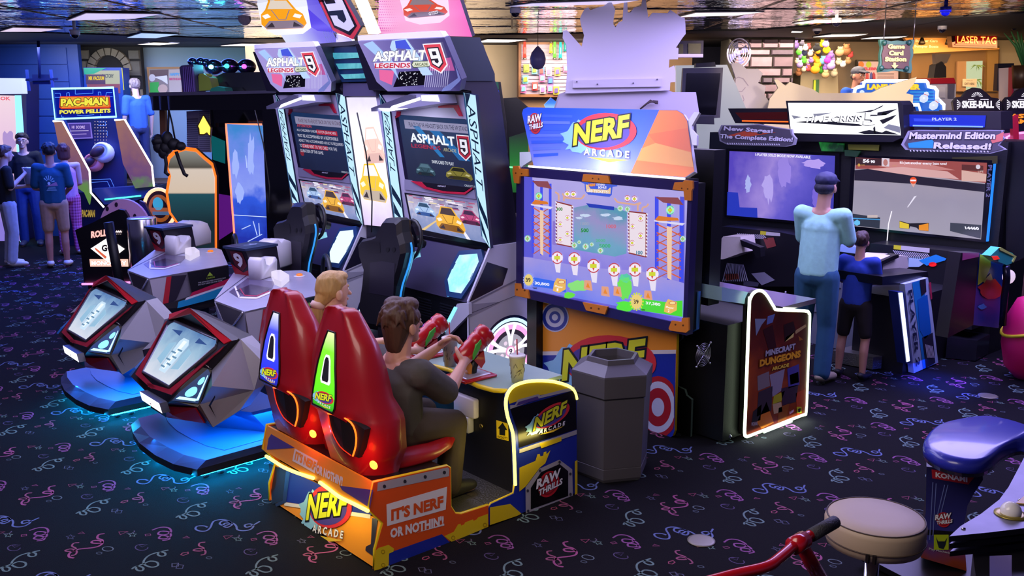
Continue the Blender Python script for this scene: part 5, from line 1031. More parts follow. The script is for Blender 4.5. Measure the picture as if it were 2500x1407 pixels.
for nm,x,y,e in (('base_underglow',2.5,5.95,26),):
    for dy in (0,1.53):
        lamp(nm,'AREA',(2.6,y + dy,.05),30,'#10b8ff',.8,.95)
        lamp('base_strip_glow','AREA',(2.6,5.46 + dy,.055),6,'#10a8ff',.9,.02,(2.6,5.2 + dy,0))
        lamp('base_strip_glow','AREA',(2.15,5.95 + dy,.055),6,'#10a8ff',.02,.9,(1.9,5.85 + dy,0))
        lamp('base_rim_glow','AREA',(2.33,5.62 + dy,.33),8,'#10b4ff',.5,.6,(2.3,5.75 + dy,0))
        lamp('base_rim_glow','AREA',(2.75,5.46 + dy,.33),4,'#10b4ff',.3,.1,(2.75,5.5 + dy,0))
dup(ct,None,(2.5 - .01,5.92 + 1.53,0),'grey car tail with glass cover on blue-lit base, farther one on the left')
# ================================================================ hexagonal bin
bin_ = thing('waste_bin','grey hexagonal waste bin with open top, standing before the target board','bin',(4.29,3.92,0))
BG = mat('grey_bin_plastic','#615e66',.42,metal=.2,var=.08,scale=5,bump=.05); a0 = math.atan2(-.14,-.22)
def hexr(r,z): return [Vector((4.29 + r * math.cos(a0 + k * PI / 3),3.92 + r * math.sin(a0 + k * PI / 3),z)) for k in range(6)]
MB().loft([hexr(.235,0),hexr(.245,.02),hexr(.247,.085),hexr(.244,.088),hexr(.246,.092),hexr(.258,.535)],BG).build('body',bin_)
m = MB(); m.loft([hexr(.262,.545),hexr(.266,.55),hexr(.27,.675),hexr(.268,.685),hexr(.175,.735),hexr(.165,.765),hexr(.145,.765),hexr(.14,.72),hexr(.15,.6)],BG,False); m.build('lid',bin_)
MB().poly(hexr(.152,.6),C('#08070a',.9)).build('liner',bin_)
MB().loft([hexr(.25,.534),hexr(.25,.548)],C('#2b2a30',.6)).build('seam',bin_)
# ================================================================ block-style dungeon game (back of its screen faces us)
mc = thing('dungeon_cabinet','black cabinet with white-glowing edge and orange dungeon artwork, back of its screen towards us','arcade cabinet',(5.6,4.3,0))
BK = mat('black_cabinet_laminate','#0b0b0e',.45,bump=.1,scale=120)
MB().box((5.2,3.72,.015),(5.95,5.2,.84),BK).build('cabinet_body',mc)
MB().box((5.19,3.88,.95),(5.31,5.3,2.0),C('#0d0c12',.4)).build('screen_back',mc)
m = MB(); m.box((5.31,4.4,.5),(5.45,4.7,1.7),BK); m.build('screen_post',mc)
zm = zoomer(1680,680,3.35); PYm = PY(3.66)
ol = [(462,1265),(470,1050),(500,230),(508,170),(530,125),(572,100),(612,108),(650,150),(700,232),(735,258),(955,266),(985,285),(993,330),(980,700),(965,1080),(950,1130),(915,1165),(850,1190),(520,1302),(480,1292)]
P = [PYm(*p) for p in zm(ol)]; P = [Vector((p.x,3.66,max(.02,p.z))) for p in P]
sp2 = MB().prism(P,(0,.05,0),grad('dungeon_art',[(0,'#6b1c0e'),(.35,'#a3430f'),(.55,'#6d2411'),(1,'#32110c')],(.3,0,1),1.6,2.65,0,.3,.35,6),C('#15110f')).build('side_panel',mc)
MB().tube([p + Vector((0,.0,0)) for p in smoothpts(P,3,True)],.011,E('#e8ffd8',3.4),8,True).build('light_strip',mc)
lamp('dungeon_strip_glow','AREA',(5.75,3.6,.06),1.6,'#e8ffe8',.7,.05)
q = QX(PYm,1680,680,3.35); m = MB()
for pts,h in [([(560,1180),(640,1010),(700,1180),(600,1230)],'#e07a1c'),([(700,960),(790,920),(760,1010),(690,1030)],'#b8b01c'),([(690,1030),(760,1005),(770,1090),(700,1110)],'#c8a878'),([(665,790),(790,740),(760,920),(690,970)],'#9a8f9a'),([(565,800),(660,760),(668,880),(570,920)],'#8a7a78'),([(575,930),(690,880),(680,1080),(560,1130)],'#3c3038'),([(810,740),(905,700),(910,870),(820,900)],'#4a3f8f'),([(830,790),(900,765),(905,850),(835,870)],'#b0707f'),([(760,900),(900,870),(880,1010),(770,1040)],'#3a2334'),([(880,940),(965,900),(960,1050),(890,1130)],'#c03a14'),([(530,1090),(600,1030),(590,1160),(520,1180)],'#1c1a22'),([(740,1060),(830,1020),(800,1150),(730,1180)],'#8f4a10'),
               ([(545,330),(640,330),(600,380),(555,470)],'#8a94a8'),([(650,310),(710,290),(690,360),(640,380)],'#6a7ab0'),([(610,420),(690,380),(720,560),(660,590)],'#3a1410'),([(780,380),(860,350),(880,430),(790,520)],'#2a0f0c'),([(800,480),(865,440),(860,480),(790,520)],'#e0c86a'),([(870,430),(960,375),(965,395),(880,455)],'#b8945a'),([(900,470),(940,500),(910,510)],'#a8641c')]: m.qp(q,pts,C(h,.35),1)
m.qt(q,'MINECRAFT',(628,640,872,590),C('#b9b4b8',.35),4,.05,C('#2a2226'),.05,-.05,-.25)
m.qt(q,'DUNGEONS',(580,725,915,665),C('#f0a81c',.35),4,.06,C('#7a3208'),.06,-.05,-.24); m.qt(q,'ARCADE',(680,755,820,725),C('#f0c83a',.35),4,.05,C('#7a3208'),.05,-.05,-.24)
m.qt(q,'MOJANG',(515,1215,565,1175),C('#b8b0b4'),3,.03,None,0,0,-.1); m.qr(q,885,1100,925,1050,C('#c8cc1c'),3); m.qp(q,[(893,1070),(905,1062),(918,1062),(912,1095),(898,1095)],C('#1c1a1a'),4); m.qp(q,[(820,1100),(862,1070),(866,1090),(828,1122)],C('#c02028'),3); m.qt(q,'RAW',(826,1112,860,1090),C('#f0ecf0'),4,.03,None,0,0,-.6)
m.build('printed_artwork',sp2,kind='stuff')
m = MB(); m.prism([Vector((p.x,3.65,p.z)) for p in PYm.L(zm([(612,1245),(845,1160),(845,1190),(612,1280)]))],(0,.012,0),C('#d4dcd4',.15)); m.build('kick_guard',mc)
fq = PY(3.718); fc = fq(1716,866); m = MB()
for k in range(1,8): m.tube([fc + Vector((.011 * k * math.cos(a * PI / 12),-.004,.011 * k * math.sin(a * PI / 12))) for a in range(24)],.0014,C('#b9b8c0',.3,.9),4,True)
fg = m.build('fan_grille',mc,kind='stuff'); m = MB()
for k in range(4): a = PI / 4 + k * PI / 2; e = fc + Vector((.1 * math.cos(a),-.006,.1 * math.sin(a))); m.tube([fc + Vector((0,-.006,0)),e],.003,C('#b9b8c0',.3,.9),5); m.ell(e,.007,C('#d0d0d8',.3,.9),6,4)
m.build('fan_arms',fg,kind='stuff')
MB().prism([Vector((p.x,3.7,p.z)) for p in PY(3.7).L([(1762,701),(1838,716),(1838,745),(1762,735)])],(0,.6,0),C('#9fc8e0',.3)).build('panel_edge',mc)
m = MB(); m.box((5.82,3.7,.845),(6.25,5.2,.88),C('#b8a8b4',.15,.8)); cpn = m.build('control_panel',mc)
jp = PY(4.0)(1917,729); m = MB(); m.tube([(jp.x,4.0,.88),(jp.x,4.0,jp.z)],.006,STEEL,8); j_ = m.build('joystick',mc); m = MB(); m.ell((jp.x,4.0,jp.z),.026,C('#2a7ad8',.2),14,10); m.build('ball_knob',j_)
m = MB(); bp3 = fq(1785,1052); m.ell((bp3.x,3.73,.03),(.025,.02,.02),CHROME,10,6); m.build('levelling_foot',mc)
# ================================================================ two-player light-gun game
tc = thing('light_gun_cabinet','wide black light-gun game with two big screens and bright white title sign','arcade cabinet',(9.2,5.0,0))
TX = 8.9; zt = zoomer(1720,200,3.2); pT = PX(TX); Zc = lambda p: Vector((p.x,p.y,max(.004,p.z)))
fr = pT.L([(1765,345),(2452,345),(2436,640),(2400,860),(1765,860)]); y0,y1 = 3.5,6.75
MB().box((TX + .03,y0,.0),(TX + .7,y1,1.95),BK).build('cabinet_body',tc)
def screen(pts,nm,gm):
    P = pT.L(zt(pts)); c = sum(P,Vector()) / len(P); m = MB(); m.prism([c + (p - c) * 1.07 + Vector((-.01,0,0)) for p in P],(.05,0,0),C('#0a0910',.2)); o = m.build(nm,tc)
    m = MB(); m.poly([p - Vector((.012,0,0)) for p in P],gm); m.build('picture',o); return o
s1 = screen([(185,1040),(1008,1112),(1025,578),(200,540)],'left_screen',grad('stage_violet',[(0,'#3a3ab8'),(.4,'#6a5fd8'),(.6,'#a890e8'),(1,'#5a48c8')],(0,1,.4),5.3,6.5,.85,.1,.35,2.5))
s2 = screen([(1155,1125),(2165,1230),(2208,632),(1183,592)],'right_screen',grad('hangar_grey',[(0,'#b0aabc'),(.5,'#a39cb2'),(1,'#b8aab8')],(0,0,1),1.0,1.8,.85,.1,.2,3))
q = QX(Pl((TX - .013,0,0),(-1,0,0)),1720,200,3.2,.002); m = MB(); G_ = lambda h,s=.9: E(h,s,.15)
m.qp(q,[(180,860),(262,865),(275,980),(412,985),(415,1062),(175,1042)],G_('#2a3ab8'),1)
for cx,cy,rx,ry,h in [(340,800,25,70,'#b0b8f0'),(500,830,50,110,'#b8a8ec'),(620,700,60,130,'#9c88e0'),(900,900,70,120,'#7a68d0'),(860,640,90,40,'#b8a0e8')]: m.qp(q,blob(cx,cx,cy,rx,ry,24,.3),G_(h),1)
m.qt(q,'1-PLAYER SOLO MODE NOW AVAILABLE',(398,578,830,556),G_('#f0ecfa',1),3,.03,None,0,0,.05); m.build('screen_print',s1,kind='stuff')
m = MB()
m.qp(q,[(1183,592),(2208,632),(2200,790),(2100,780),(1280,680),(1180,680)],G_('#9c4f4a'),1); m.qp(q,[(1280,680),(1550,665),(1900,700),(1990,760),(1400,720)],G_('#d8a8a0'),2); m.qp(q,[(2010,690),(2205,720),(2200,780),(2010,775)],G_('#d8b0a0'),2); m.qp(q,[(1210,620),(1700,630),(1960,690),(1500,690)],G_('#c8847c'),1.5)
m.qp(q,[(1175,690),(1280,680),(1400,700),(1600,730),(1800,755),(2198,800),(2196,862),(1600,795),(1300,775),(1172,770)],G_('#2a2536'),2.5)
m.qp(q,[(1182,595),(1385,600),(1385,655),(1182,650)],G_('#4a3238',.6),3); m.qt(q,'56',(1240,632,1292,602),G_('#f4f0f4',1),4,.05); m.qt(q,'90',(1300,635,1335,612),G_('#f4f0f4',1),4,.05); m.qe(q,1210,650,11,12,G_('#c89a4a'),4,12); m.qt(q,'TIME',(1225,655,1254,645),G_('#c89a4a'),4)
m.qp(q,[(1388,595),(1448,598),(1446,662),(1388,658)],G_('#d8ccd0'),4); m.qe(q,1418,630,18,26,G_('#b87a70'),5,14); m.qt(q,"It's just another enemy base now!",(1530,646,1896,618),G_('#f4f0f4',1),5,.02,None,0,0,.03); m.qt(q,'JAMES',(1470,660,1503,650),G_('#c89a6a'),4)
m.qe(q,1634,770,27,27,G_('#e8502a'),4,16); m.qp(q,[(1610,785),(1658,785),(1634,825)],G_('#d8a89a'),3.5); m.qr(q,1612,776,1656,764,G_('#f8f0f0'),5)
m.qp(q,[(2012,645),(2180,655),(2180,700),(2012,688)],G_('#6a3a3a',.7),3); m.qe(q,2140,664,18,18,G_('#d8d0d4'),4,14); m.qt(q,'LIFE',(2140,708,2182,694),G_('#f0d8c8'),4)
m.qp(q,[(1160,1030),(1375,1060),(1370,1145),(1155,1120)],G_('#3c4250',.7),3); m.qp(q,[(1160,1062),(1375,1072),(1375,1080),(1160,1070)],G_('#4aa0d8'),4); m.qp(q,[(1172,1090),(1195,1076),(1218,1090),(1218,1112),(1195,1124),(1172,1112)],G_('#6ac0e8'),4); m.qr(q,1275,1062,1355,1040,G_('#c8b8b0'),4)
m.qp(q,[(1525,1085),(1600,1105),(1755,1102),(1752,1168),(1680,1160),(1660,1140),(1610,1128),(1600,1150),(1525,1142)],G_('#26222a'),3); m.qp(q,[(1527,1090),(1600,1112),(1600,1148),(1527,1140)],G_('#e0c43a'),4); m.qp(q,[(1678,1120),(1752,1105),(1752,1165),(1678,1158)],G_('#e8902a'),4)
m.qp(q,[(1922,1100),(2165,1118),(2160,1225),(1920,1165)],G_('#4a4e5a',.7),3); m.qt(q,'14460',(2042,1152,2150,1128),G_('#f0f0f8',1),4,.05,None,0,.3,.05); m.qp(q,[(1585,980),(1592,980),(1660,890),(1640,895)],G_('#e8e4ea'),3); m.qline(q,[(1465,1010),(1440,1110),(1428,1250)],8,G_('#f4f0f4',1),3)
m.build('screen_print',s2,kind='stuff')
# centre title sign
pS = PX(TX - .12); m = MB(); m.prism(pS.L(zt([(635,148),(1525,148),(1552,180),(1560,445),(1535,440),(1470,470),(680,465),(660,330)])),(.2,0,0),C('#16151b',.3)); ts = m.build('title_sign',tc)
m = MB(); q = QX(Pl((TX - .123,0,0),(-1,0,0)),1720,200,3.2,.002); m.qp(q,[(652,164),(1508,168),(1534,418),(676,400)],grad('title_white',[(0,'#eef2ff'),(.5,'#ffffff'),(1,'#f4f4ff')],(0,1,0),4,6,1.5,.1),0); lp2 = m.build('light_panel',ts)
m = MB(); D = E('#2a2a34',.3); S_ = E('#8a8c9c',.8)
m.qt(q,'TIME CRISIS',(775,322,1225,270),D,4,.05,None,0,-.25,-.02); m.qt(q,'TIME CRISIS',(779,318,1229,266),E('#fdfdff',1.2),5,.02,None,0,-.25,-.02); m.qt(q,'5',(1235,345,1350,240),D,4,.06,None,0,-.1); m.qt(q,'5',(1241,340,1354,236),E('#fdfdff',1.2),5,.03,None,0,-.1)
for pts in ([(712,315),(860,300),(1210,330),(1240,345),(1160,345)],[(1170,245),(1330,215),(1400,180),(1390,195),(1300,235)],[(1350,240),(1510,210),(1420,260),(1340,265)],[(1370,300),(1505,255),(1470,290),(1395,330)],[(1320,360),(1335,345),(1340,405),(1325,400)],[(1200,395),(1290,375),(1390,395),(1420,380),(1525,412),(1250,408)],[(1400,235),(1440,250),(1380,262)]): m.qp(q,pts,D,3)
for pts in ([(680,260),(760,275),(700,290)],[(850,250),(1000,240),(860,275)],[(1440,330),(1528,350),(1530,400),(1400,360)]): m.qp(q,pts,S_,2)
m.build('printed_title',lp2,kind='stuff')
def header(pts,inner,nm): 
    m = MB(); m.prism(pT.L(zt(pts)),(.25,0,0),C('#17121a',.35)); return m.build(nm,tc)
h1 = header([(183,208),(640,208),(668,335),(240,322)],None,'header'); m = MB(); m.prism([p - Vector((.02,0,0)) for p in pT.L(zt([(300,300),(655,306),(657,316),(302,310)]))],(.015,0,0),E('#ff5a1c',2)); m.build('light_strip',h1)
m = MB(); m.prism([p - Vector((.004,0,0)) for p in pT.L(zt([(240,240),(645,235),(650,295),(290,292)]))],(.004,0,0),E('#4a0a08',.5)); m.build('inner_panel',h1)
h2 = header([(1556,230),(2315,230),(2318,370),(1570,352)],None,'header'); q = QX(Pl((TX - .005,0,0),(-1,0,0)),1720,200,3.2,.002); m = MB(); m.qp(q,[(1590,255),(2200,262),(2190,355),(1600,348)],E('#1a2fc0',.9),1); m.qt(q,'PLAYER 2',(1780,302,1972,280),E('#b8c4ff',1),3,.03); m.qp(q,[(1635,285),(1840,290),(1850,312),(1640,308)],E('#3a50e0',.9),2); m.build('inner_panel',h2,kind='stuff')
m = MB(); m.prism([p - Vector((.02,0,0)) for p in pT.L(zt([(1635,336),(2178,345),(2178,356),(1635,347)]))],(.015,0,0),E('#5a7aff',2.5)); m.build('light_strip',h2)
pB = PX(TX - .35); q = QX(Pl((TX - .353,0,0),(-1,0,0)),1720,200,3.2,.002)
def burst(pts,cols,lines):
    m = MB(); m.prism(pB.L(zt(pts)),(.03,0,0),C('#8d8a96',.4)); o = m.build('edition_sign',tc); m = MB(); c = (sum(p[0] for p in pts) / len(pts),sum(p[1] for p in pts) / len(pts))
    m.qp(q,[(c[0] + (x - c[0]) * .95,c[1] + (y - c[1]) * .92) for x,y in pts],C('#4a4650',.4),1)
    for pp,h in cols: m.qp(q,pp,C(h,.4),2)
    for t_,b4,rs in lines: m.qt(q,t_,b4,C('#cfccd6',.4),4,.04,C('#2a2830'),.04,-.15,rs)
    x0,x1 = min(p[0] for p in pts) + 70,max(p[0] for p in pts) - 120; yb = max(p[1] for p in pts) - 22
    for k in range(24): x = x0 + (x1 - x0) * k / 24; m.qp(q,[(x,yb - 8 + k * .3),(x + 9,yb - 8 + k * .3),(x + 14,yb + 4 + k * .3),(x + 5,yb + 4 + k * .3)],C('#d0ced8',.4),3)
    m.build('printed_lettering',o,kind='stuff')
burst([(108,385),(130,338),(290,338),(420,330),(560,355),(680,372),(688,412),(715,445),(702,492),(640,506),(180,492),(118,462)],[([(180,420),(330,380),(560,395),(330,430)],'#b84a2a')],[('New Stages!',(150,388,535,345),.06),('The Complete Edition!',(120,450,690,405),.05)])
burst([(1535,490),(1590,382),(1660,376),(1900,380),(2210,376),(2335,378),(2320,420),(2345,445),(2300,495),(2355,530),(2230,562),(1570,532)],[([(1590,480),(1780,450),(1830,520),(1600,515)],'#2a8aa8'),([(2230,440),(2340,390),(2330,460),(2250,480)],'#c86a5a')],[('Mastermind Edition',(1600,448,2272,392),.0),('Released!',(1790,522,2240,470),.02)])
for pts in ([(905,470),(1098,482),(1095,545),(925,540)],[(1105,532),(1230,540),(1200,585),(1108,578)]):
    m = MB(); m.prism([p - Vector((.03,0,0)) for p in pT.L(zt(pts))],(.02,0,0),grad('green_reflection_panel',[(0,'#0a3a1c'),(.5,'#2fae4a'),(1,'#0d4a24')],(0,1,1),4.9,5.7,.6,.2,.5,12)); m.build('centre_patch',tc)  # green reflections painted on as glowing patches
m = MB(); m.prism(pT.L(zt([(1120,488),(1365,492),(1360,538),(1125,530)])),(.01,0,0),C('#8a8a2a',.4)); m.build('centre_patch',tc)
m = MB(); m.prism([p - Vector((.03,0,0)) for p in pT.L(zt([(2268,640),(2278,640),(2222,1245),(2210,1245)]))],(.03,0,0),E('#1f78e8',1.4)); m.build('light_strip',tc)
q = QX(Pl((TX - .005,0,0),(-1,0,0)),1720,200,3.2,.002); m = MB(); qq = Q([q(2212,640,1),q(2195,910,1),q(2235,915,1),q(2252,640,1)],.002); qq = Q([q(2218,650,1),q(2200,900,1),q(2232,905,1),q(2250,650,1)],.002); m.qt(qq,'PLAYER 2',(0,0,1,1),C('#6a6a78'),2,.03); m.qp(q,[(1935,590),(2290,578),(2290,640),(1935,620)],C('#3a3812'),1); m.build('printed_lettering',tc,kind='stuff')
# control decks and printed front
zr = zoomer(1700,540,3.125); pD = PX(8.6); HAZ = C('#c8c6d0',.4)
def deck(pts,nm,x=8.6,d=.28): m = MB(); m.prism([Zc(p) for p in PX(x).L(zr(pts))],(d,0,0),C('#15141a',.35)); return m.build(nm,tc)
k1 = deck([(190,40),(640,85),(850,130),(850,500),(200,500)],'front_panel')
q = QX(Pl((8.595,0,0),(-1,0,0)),1700,540,3.125,.002); m = MB()
for k in range(14): x = 310 + k * 15; m.qp(q,[(x,92 + k * .9),(x + 8,93 + k * .9),(x + 42,128 + k * .9),(x + 34,128 + k * .9)],HAZ,1)
m.qp(q,[(490,75),(535,80),(530,108),(487,102)],C('#d8d02a'),1); m.qp(q,[(535,80),(640,92),(640,115),(530,108)],C('#c8c4c0'),1)
for k in range(13): m.qp(q,[(235 + k * 10,320 + k * 1),(241 + k * 10,320 + k),(205 + k * 16,460),(198 + k * 16,460)],HAZ,1)
m.qp(q,[(510,130),(590,125),(610,190),(540,210)],C('#8a3a34'),1); m.qp(q,[(215,405),(320,400),(330,440),(225,455)],C('#a8503a'),1); m.qp(q,[(420,400),(520,390),(600,450),(500,490)],C('#8a8894'),1); m.qp(q,[(360,450),(480,470),(470,500),(360,495)],C('#4a4a58'),1)
m.build('printed_artwork',k1,kind='stuff')
k2 = deck([(1330,170),(2150,250),(2100,830),(1260,740),(1265,490)],'front_panel')
m = MB(); BL2 = C('#1f8ad0',.4)
for k in range(17): x = 1500 + k * 16; m.qp(q,[(x,222 + k * 1.6),(x + 8,223 + k * 1.6),(x + 45,272 + k * 1.6),(x + 37,271 + k * 1.6)],HAZ,2)
m.qp(q,[(1508,182),(1565,187),(1562,220),(1506,214)],C('#d8d02a'),2); m.qp(q,[(1565,187),(1782,208),(1780,242),(1562,220)],C('#c8c4c0'),2)
m.qp(q,[(1620,280),(1700,270),(1760,310),(1700,350),(1620,350)],C('#a8c4d8'),2); m.qp(q,[(1700,300),(1830,255),(1910,285),(1900,300),(1760,340)],BL2,3); m.qe(q,1805,330,30,18,E('#e01c2a',1.2),3,16)
m.qp(q,[(1270,490),(1510,500),(1360,640),(1330,740),(1260,740)],BL2,2); m.qp(q,[(1390,590),(1480,570),(1490,750),(1400,750)],C('#c4c8d4'),3); m.qp(q,[(1480,520),(1560,540),(1560,740),(1500,740)],C('#1c1a24'),2)
for k in range(9): m.qp(q,[(1280 + k * 8,520),(1285 + k * 8,520),(1285 + k * 6,720 - k * 8),(1280 + k * 6,720 - k * 8)],HAZ,2.5)
m.qp(q,[(1790,600),(1965,545),(1930,830),(1810,820)],C('#b8c4d4'),2); m.qp(q,[(1790,600),(1900,570),(1860,640),(1790,640)],C('#4a9ad0'),3); m.qp(q,[(1790,660),(1890,680),(1860,720),(1790,710)],C('#17141c'),3)
for k in range(9): m.qp(q,[(1860 + k * 12,700 - k * 14),(1868 + k * 12,694 - k * 14),(1905 + k * 6,730 - k * 10),(1898 + k * 6,735 - k * 10)],C('#17141c'),4); m.qp(q,[(1812 + k * 12,770),(1818 + k * 12,770),(1820 + k * 12,825),(1814 + k * 12,825)],C('#17141c'),4)
m.build('printed_artwork',k2,kind='stuff')
# side wings of the two players: glowing bar and printed panel
m = MB(); P = PY(3.66).L(zr([(1590,482),(1768,432),(1846,1080),(1660,1166)])); P = [Zc(p) for p in P]; m.prism(P,(0,.05,0),C('#b8c8dc',.35)); wg = m.build('side_panel',tc)
q = QX(PY(3.659),1700,540,3.125,.002); m = MB(); m.qp(q,[(1645,470),(1730,445),(1800,1095),(1730,1130)],BL2,1); m.qp(q,[(1685,600),(1760,560),(1790,850),(1740,900),(1700,830)],C('#0f6ac0',.4),2); m.qp(q,[(1700,450),(1745,440),(1750,540),(1715,570)],C('#2a2230',.4),3); m.qp(q,[(1720,890),(1800,850),(1820,1080),(1750,1120)],C('#2a2a3c',.4),2)
m.qp(q,[(1770,470),(1785,465),(1795,590),(1785,600)],C('#c02a4a'),3); qq = Q([q(1608,530,1),q(1670,1110,1),q(1702,1100,1),q(1640,520,1)],.002); m.qt(qq,'PLAYER 2',(0,0,1,1),C('#1c2a4a'),3,.03)
for k in range(6): m.qp(q,[(1740 + k * 10,940 + k * 3),(1746 + k * 10,938 + k * 3),(1760 + k * 10,1040),(1754 + k * 10,1043)],HAZ,4)
m.build('printed_artwork',wg,kind='stuff')
m = MB(); m.prism([Zc(p) for p in PY(3.62).L(zr([(1535,540),(1580,540),(1636,1080),(1600,1090)]))],(0,.08,0),C('#1a2a7a',.3)); bh = m.build('light_bar',tc); m = MB(); m.prism([Zc(p) for p in PY(3.615).L(zr([(1546,548),(1574,546),(1630,1068),(1608,1076)]))],(0,.01,0),E('#c8d4ff',2.2)); m.build('lamp',bh)
lamp('light_bar_glow','AREA',(7.75,3.4,.1),5,'#2a48ff',.6,.5)
MB().prism([Zc(p) for p in PY(3.7).L(zr([(1420,425),(1765,385),(1772,430),(1590,482),(1420,490)]))],(0,.5,0),C('#14131a',.3)).build('pedestal_top',tc)
MB().box((7.75,3.72,0),(8.6,4.2,.66),C('#121118',.4)).build('pedestal_body',tc)
def gunbox(pts,back,nm,pl,d,gunpts):
    m = MB(); m.prism([Zc(p) for p in pl.L(zr(pts))],d,mat('white_gun_box','#cfc6b8',.35,var=.05)); o = m.build(nm,tc); m = MB(); m.prism([p - Vector(d).normalized() * .03 for p in pl.L(zr(gunpts))],Vector(d).normalized() * .08,C('#121116',.35)); m.build('light_gun',tc); return o
gunbox([(1265,392),(1300,335),(1480,262),(1610,268),(1620,352),(1412,492),(1268,485)],None,'gun_holster',PY(3.95),(0,.22,0),[(1320,355),(1345,325),(1480,262),(1520,250),(1520,275),(1400,330),(1395,385),(1325,385)])
gunbox([(150,190),(205,118),(335,120),(352,240),(205,292),(150,290)],None,'gun_holster',PX(8.3),(.25,0,0),[(345,140),(450,180),(500,200),(505,270),(470,280),(440,215),(360,190)])
# platforms and steps
m = MB(); m.prism([Zc(p) for p in PZ(.12).L(zr([(1040,985),(1540,872),(1600,1010),(1350,1040)]))],(0,0,-.11),PLATE); m.build('foot_deck',tc)
# grey cabinet with doors between the players
gc = thing('metal_cabinet','plain grey metal cabinet with small doors in front of the light-gun game','cabinet',(8.15,4.75,0))
P = [Zc(p) for p in PX(8.1).L(zr([(848,292),(1240,262),(1240,730),(852,700)]))]; yA,yB = min(p.y for p in P),max(p.y for p in P)
MB().box((8.1,yA,.0),(8.5,yB,.78),mat('grey_sheet_metal','#7d8290',.4,metal=.4,var=.06,scale=3)).build('cabinet_body',gc)
q = QX(PX(8.098),1700,540,3.125,.001)
for pts in ([(870,310),(1108,315),(1105,510),(875,490)],[(880,520),(1040,535),(1040,700),(880,690)]): 
    P = [q(u,v,0) for u,v in pts]; m = MB(); m.prism([p - Vector((.01,0,0)) for p in P],(.012,0,0),C('#868b98',.4,.4)); d_ = m.build('door',gc); m = MB(); l = P[0] + (P[2] - P[0]) * .2; m.lathe(l + Vector((-.012,0,0)),[(.012,0),(.012,-.006)],CHROME,12,(1,0,0)); m.build('lock',d_)
for px,colr,lab in [((978,200),'#4fe8d8','glowing teal light gun on the grey metal cabinet'),((1152,212),'#7a8cf4','glowing violet light gun on the grey metal cabinet')]:
    c = PX(8.2)(*zr([px])[0]); t = thing('toy_gun',lab,'toy gun',(c.x,c.y,.78)); m = MB(); m.bbox((c.x - .05,c.y - .14,c.z - .03),(c.x + .05,c.y + .14,c.z + .05),E(colr,.9),.02); m.build('barrel',t); m = MB(); m.box((c.x - .03,c.y - .05,.781),(c.x + .03,c.y + .05,c.z - .02),C('#15241f',.4)); m.build('stand',t)
# ================================================================ machine with the turquoise gun at the right edge
am_ = thing('padded_gun_game','dark game with blue side, lime shapes and red patch, at the right edge','arcade cabinet',(9.0,3.0,0))
zq = zoomer(2050,580,4.02); p9 = PY(3.2)
m = MB(); P = [Zc(p) for p in p9.L(zq([(1190,150),(1370,150),(1340,480),(1310,860),(1060,985)]))]; m.prism(P,(0,.1,0),C('#1a1420',.35)); m.build('front_panel',am_)
m = MB(); P = [Zc(p) for p in p9.L(zq([(1370,160),(1480,170),(1660,290),(1600,640),(1560,890),(1310,860),(1340,480)]))]; m.prism(P,(0,.06,0),C('#123a8a',.35)); sd_ = m.build('side_panel',am_)
q = QX(PY(3.199),2050,580,4.02,.002); m = MB(); m.qp(q,[(1205,150),(1368,150),(1362,190),(1200,225)],C('#b04a80'),1); m.qp(q,[(1372,165),(1470,165),(1480,280),(1420,420),(1350,470)],C('#c4d82a',.4),2); m.qp(q,[(1480,350),(1500,420),(1430,460),(1400,430)],C('#d8c84a',.4),2); m.qp(q,blob(5,1480,515,115,95,20,.1),C('#c83218',.4),3); m.qp(q,blob(8,1400,680,45,30,10,.5),C('#3a8ad0'),2); m.qp(q,blob(9,1630,305,40,30,10,.5),C('#3ac0b8'),2); m.build('printed_artwork',sd_,kind='stuff')
tg = p9(*zq([(1600,200)])[0]); m = MB(); gp = PY(3.1); m.prism(gp.L(zq([(1480,180),(1545,120),(1570,95),(1600,120),(1690,150),(1735,190),(1700,250),(1640,272),(1560,240)])),(0,.07,0),C('#3fb8a8',.25,coat=.5)); go_ = m.build('turquoise_gun',am_); m = MB(); m.prism(gp.L(zq([(1490,185),(1540,180),(1560,210),(1510,220)])),(0,-.01,0),E('#d82a2a',1)); m.build('lit_trigger',go_)
m = MB(); m.prism([p - Vector((0,.006,0)) for p in gp.L(zq([(1560,100),(1575,95),(1730,185),(1700,245),(1690,235),(1710,190),(1570,125)]))],(0,.006,0),C('#d0e070',.3)); m.build('trim',go_)
m = MB(); m.tube([gp(*zq([p])[0]) for p in [(1635,280),(1640,400),(1615,600),(1600,860)]],.03,C('#3a3850',.2,.8),8); m.build('post',am_)
m = MB(); cw = gp(*zq([(1660,385)])[0]); m.ell(cw,(.05,.05,.06),E('#e8d0f0',.9)); m.build('lit_knob',am_)
MB().prism([Zc(p) for p in PX(9.0).L([(2456,345),(2560,345),(2560,600),(2456,650)])],(.1,0,0),C('#0c0b10',.3)).build('screen_back',am_)
m = MB(); m.prism([Zc(p) for p in PZ(.2).L(zr([(1915,890),(2120,790),(2280,840),(2145,912)]))],(0,0,-.19),C('#1c1b22',.2)); m.build('foot_deck',tc); MB().box((8.9,2.7,0),(9.4,3.15,.5),C('#121016',.5)).build('plinth',am_)
pk = thing('padded_roller','bright pink padded shape with yellow band at the right edge','padded toy',(6.6,2.1,0)); c = PZ(.35)(2512,825); m = MB(); m.lathe((c.x,c.y,0),[(.08,.0),(.17,.1),(.21,.3),(.2,.5),(.12,.68),(.03,.72)],C('#d81c6a',.45),20); m.build('pad',pk); m = MB(); m.tube([(c.x + .212 * math.cos(a),c.y + .212 * math.sin(a),.4 + .03 * math.sin(2 * a)) for a in [k * PI / 12 for k in range(24)]],.014,C('#e0d02a'),6,True); m.build('band',pk)
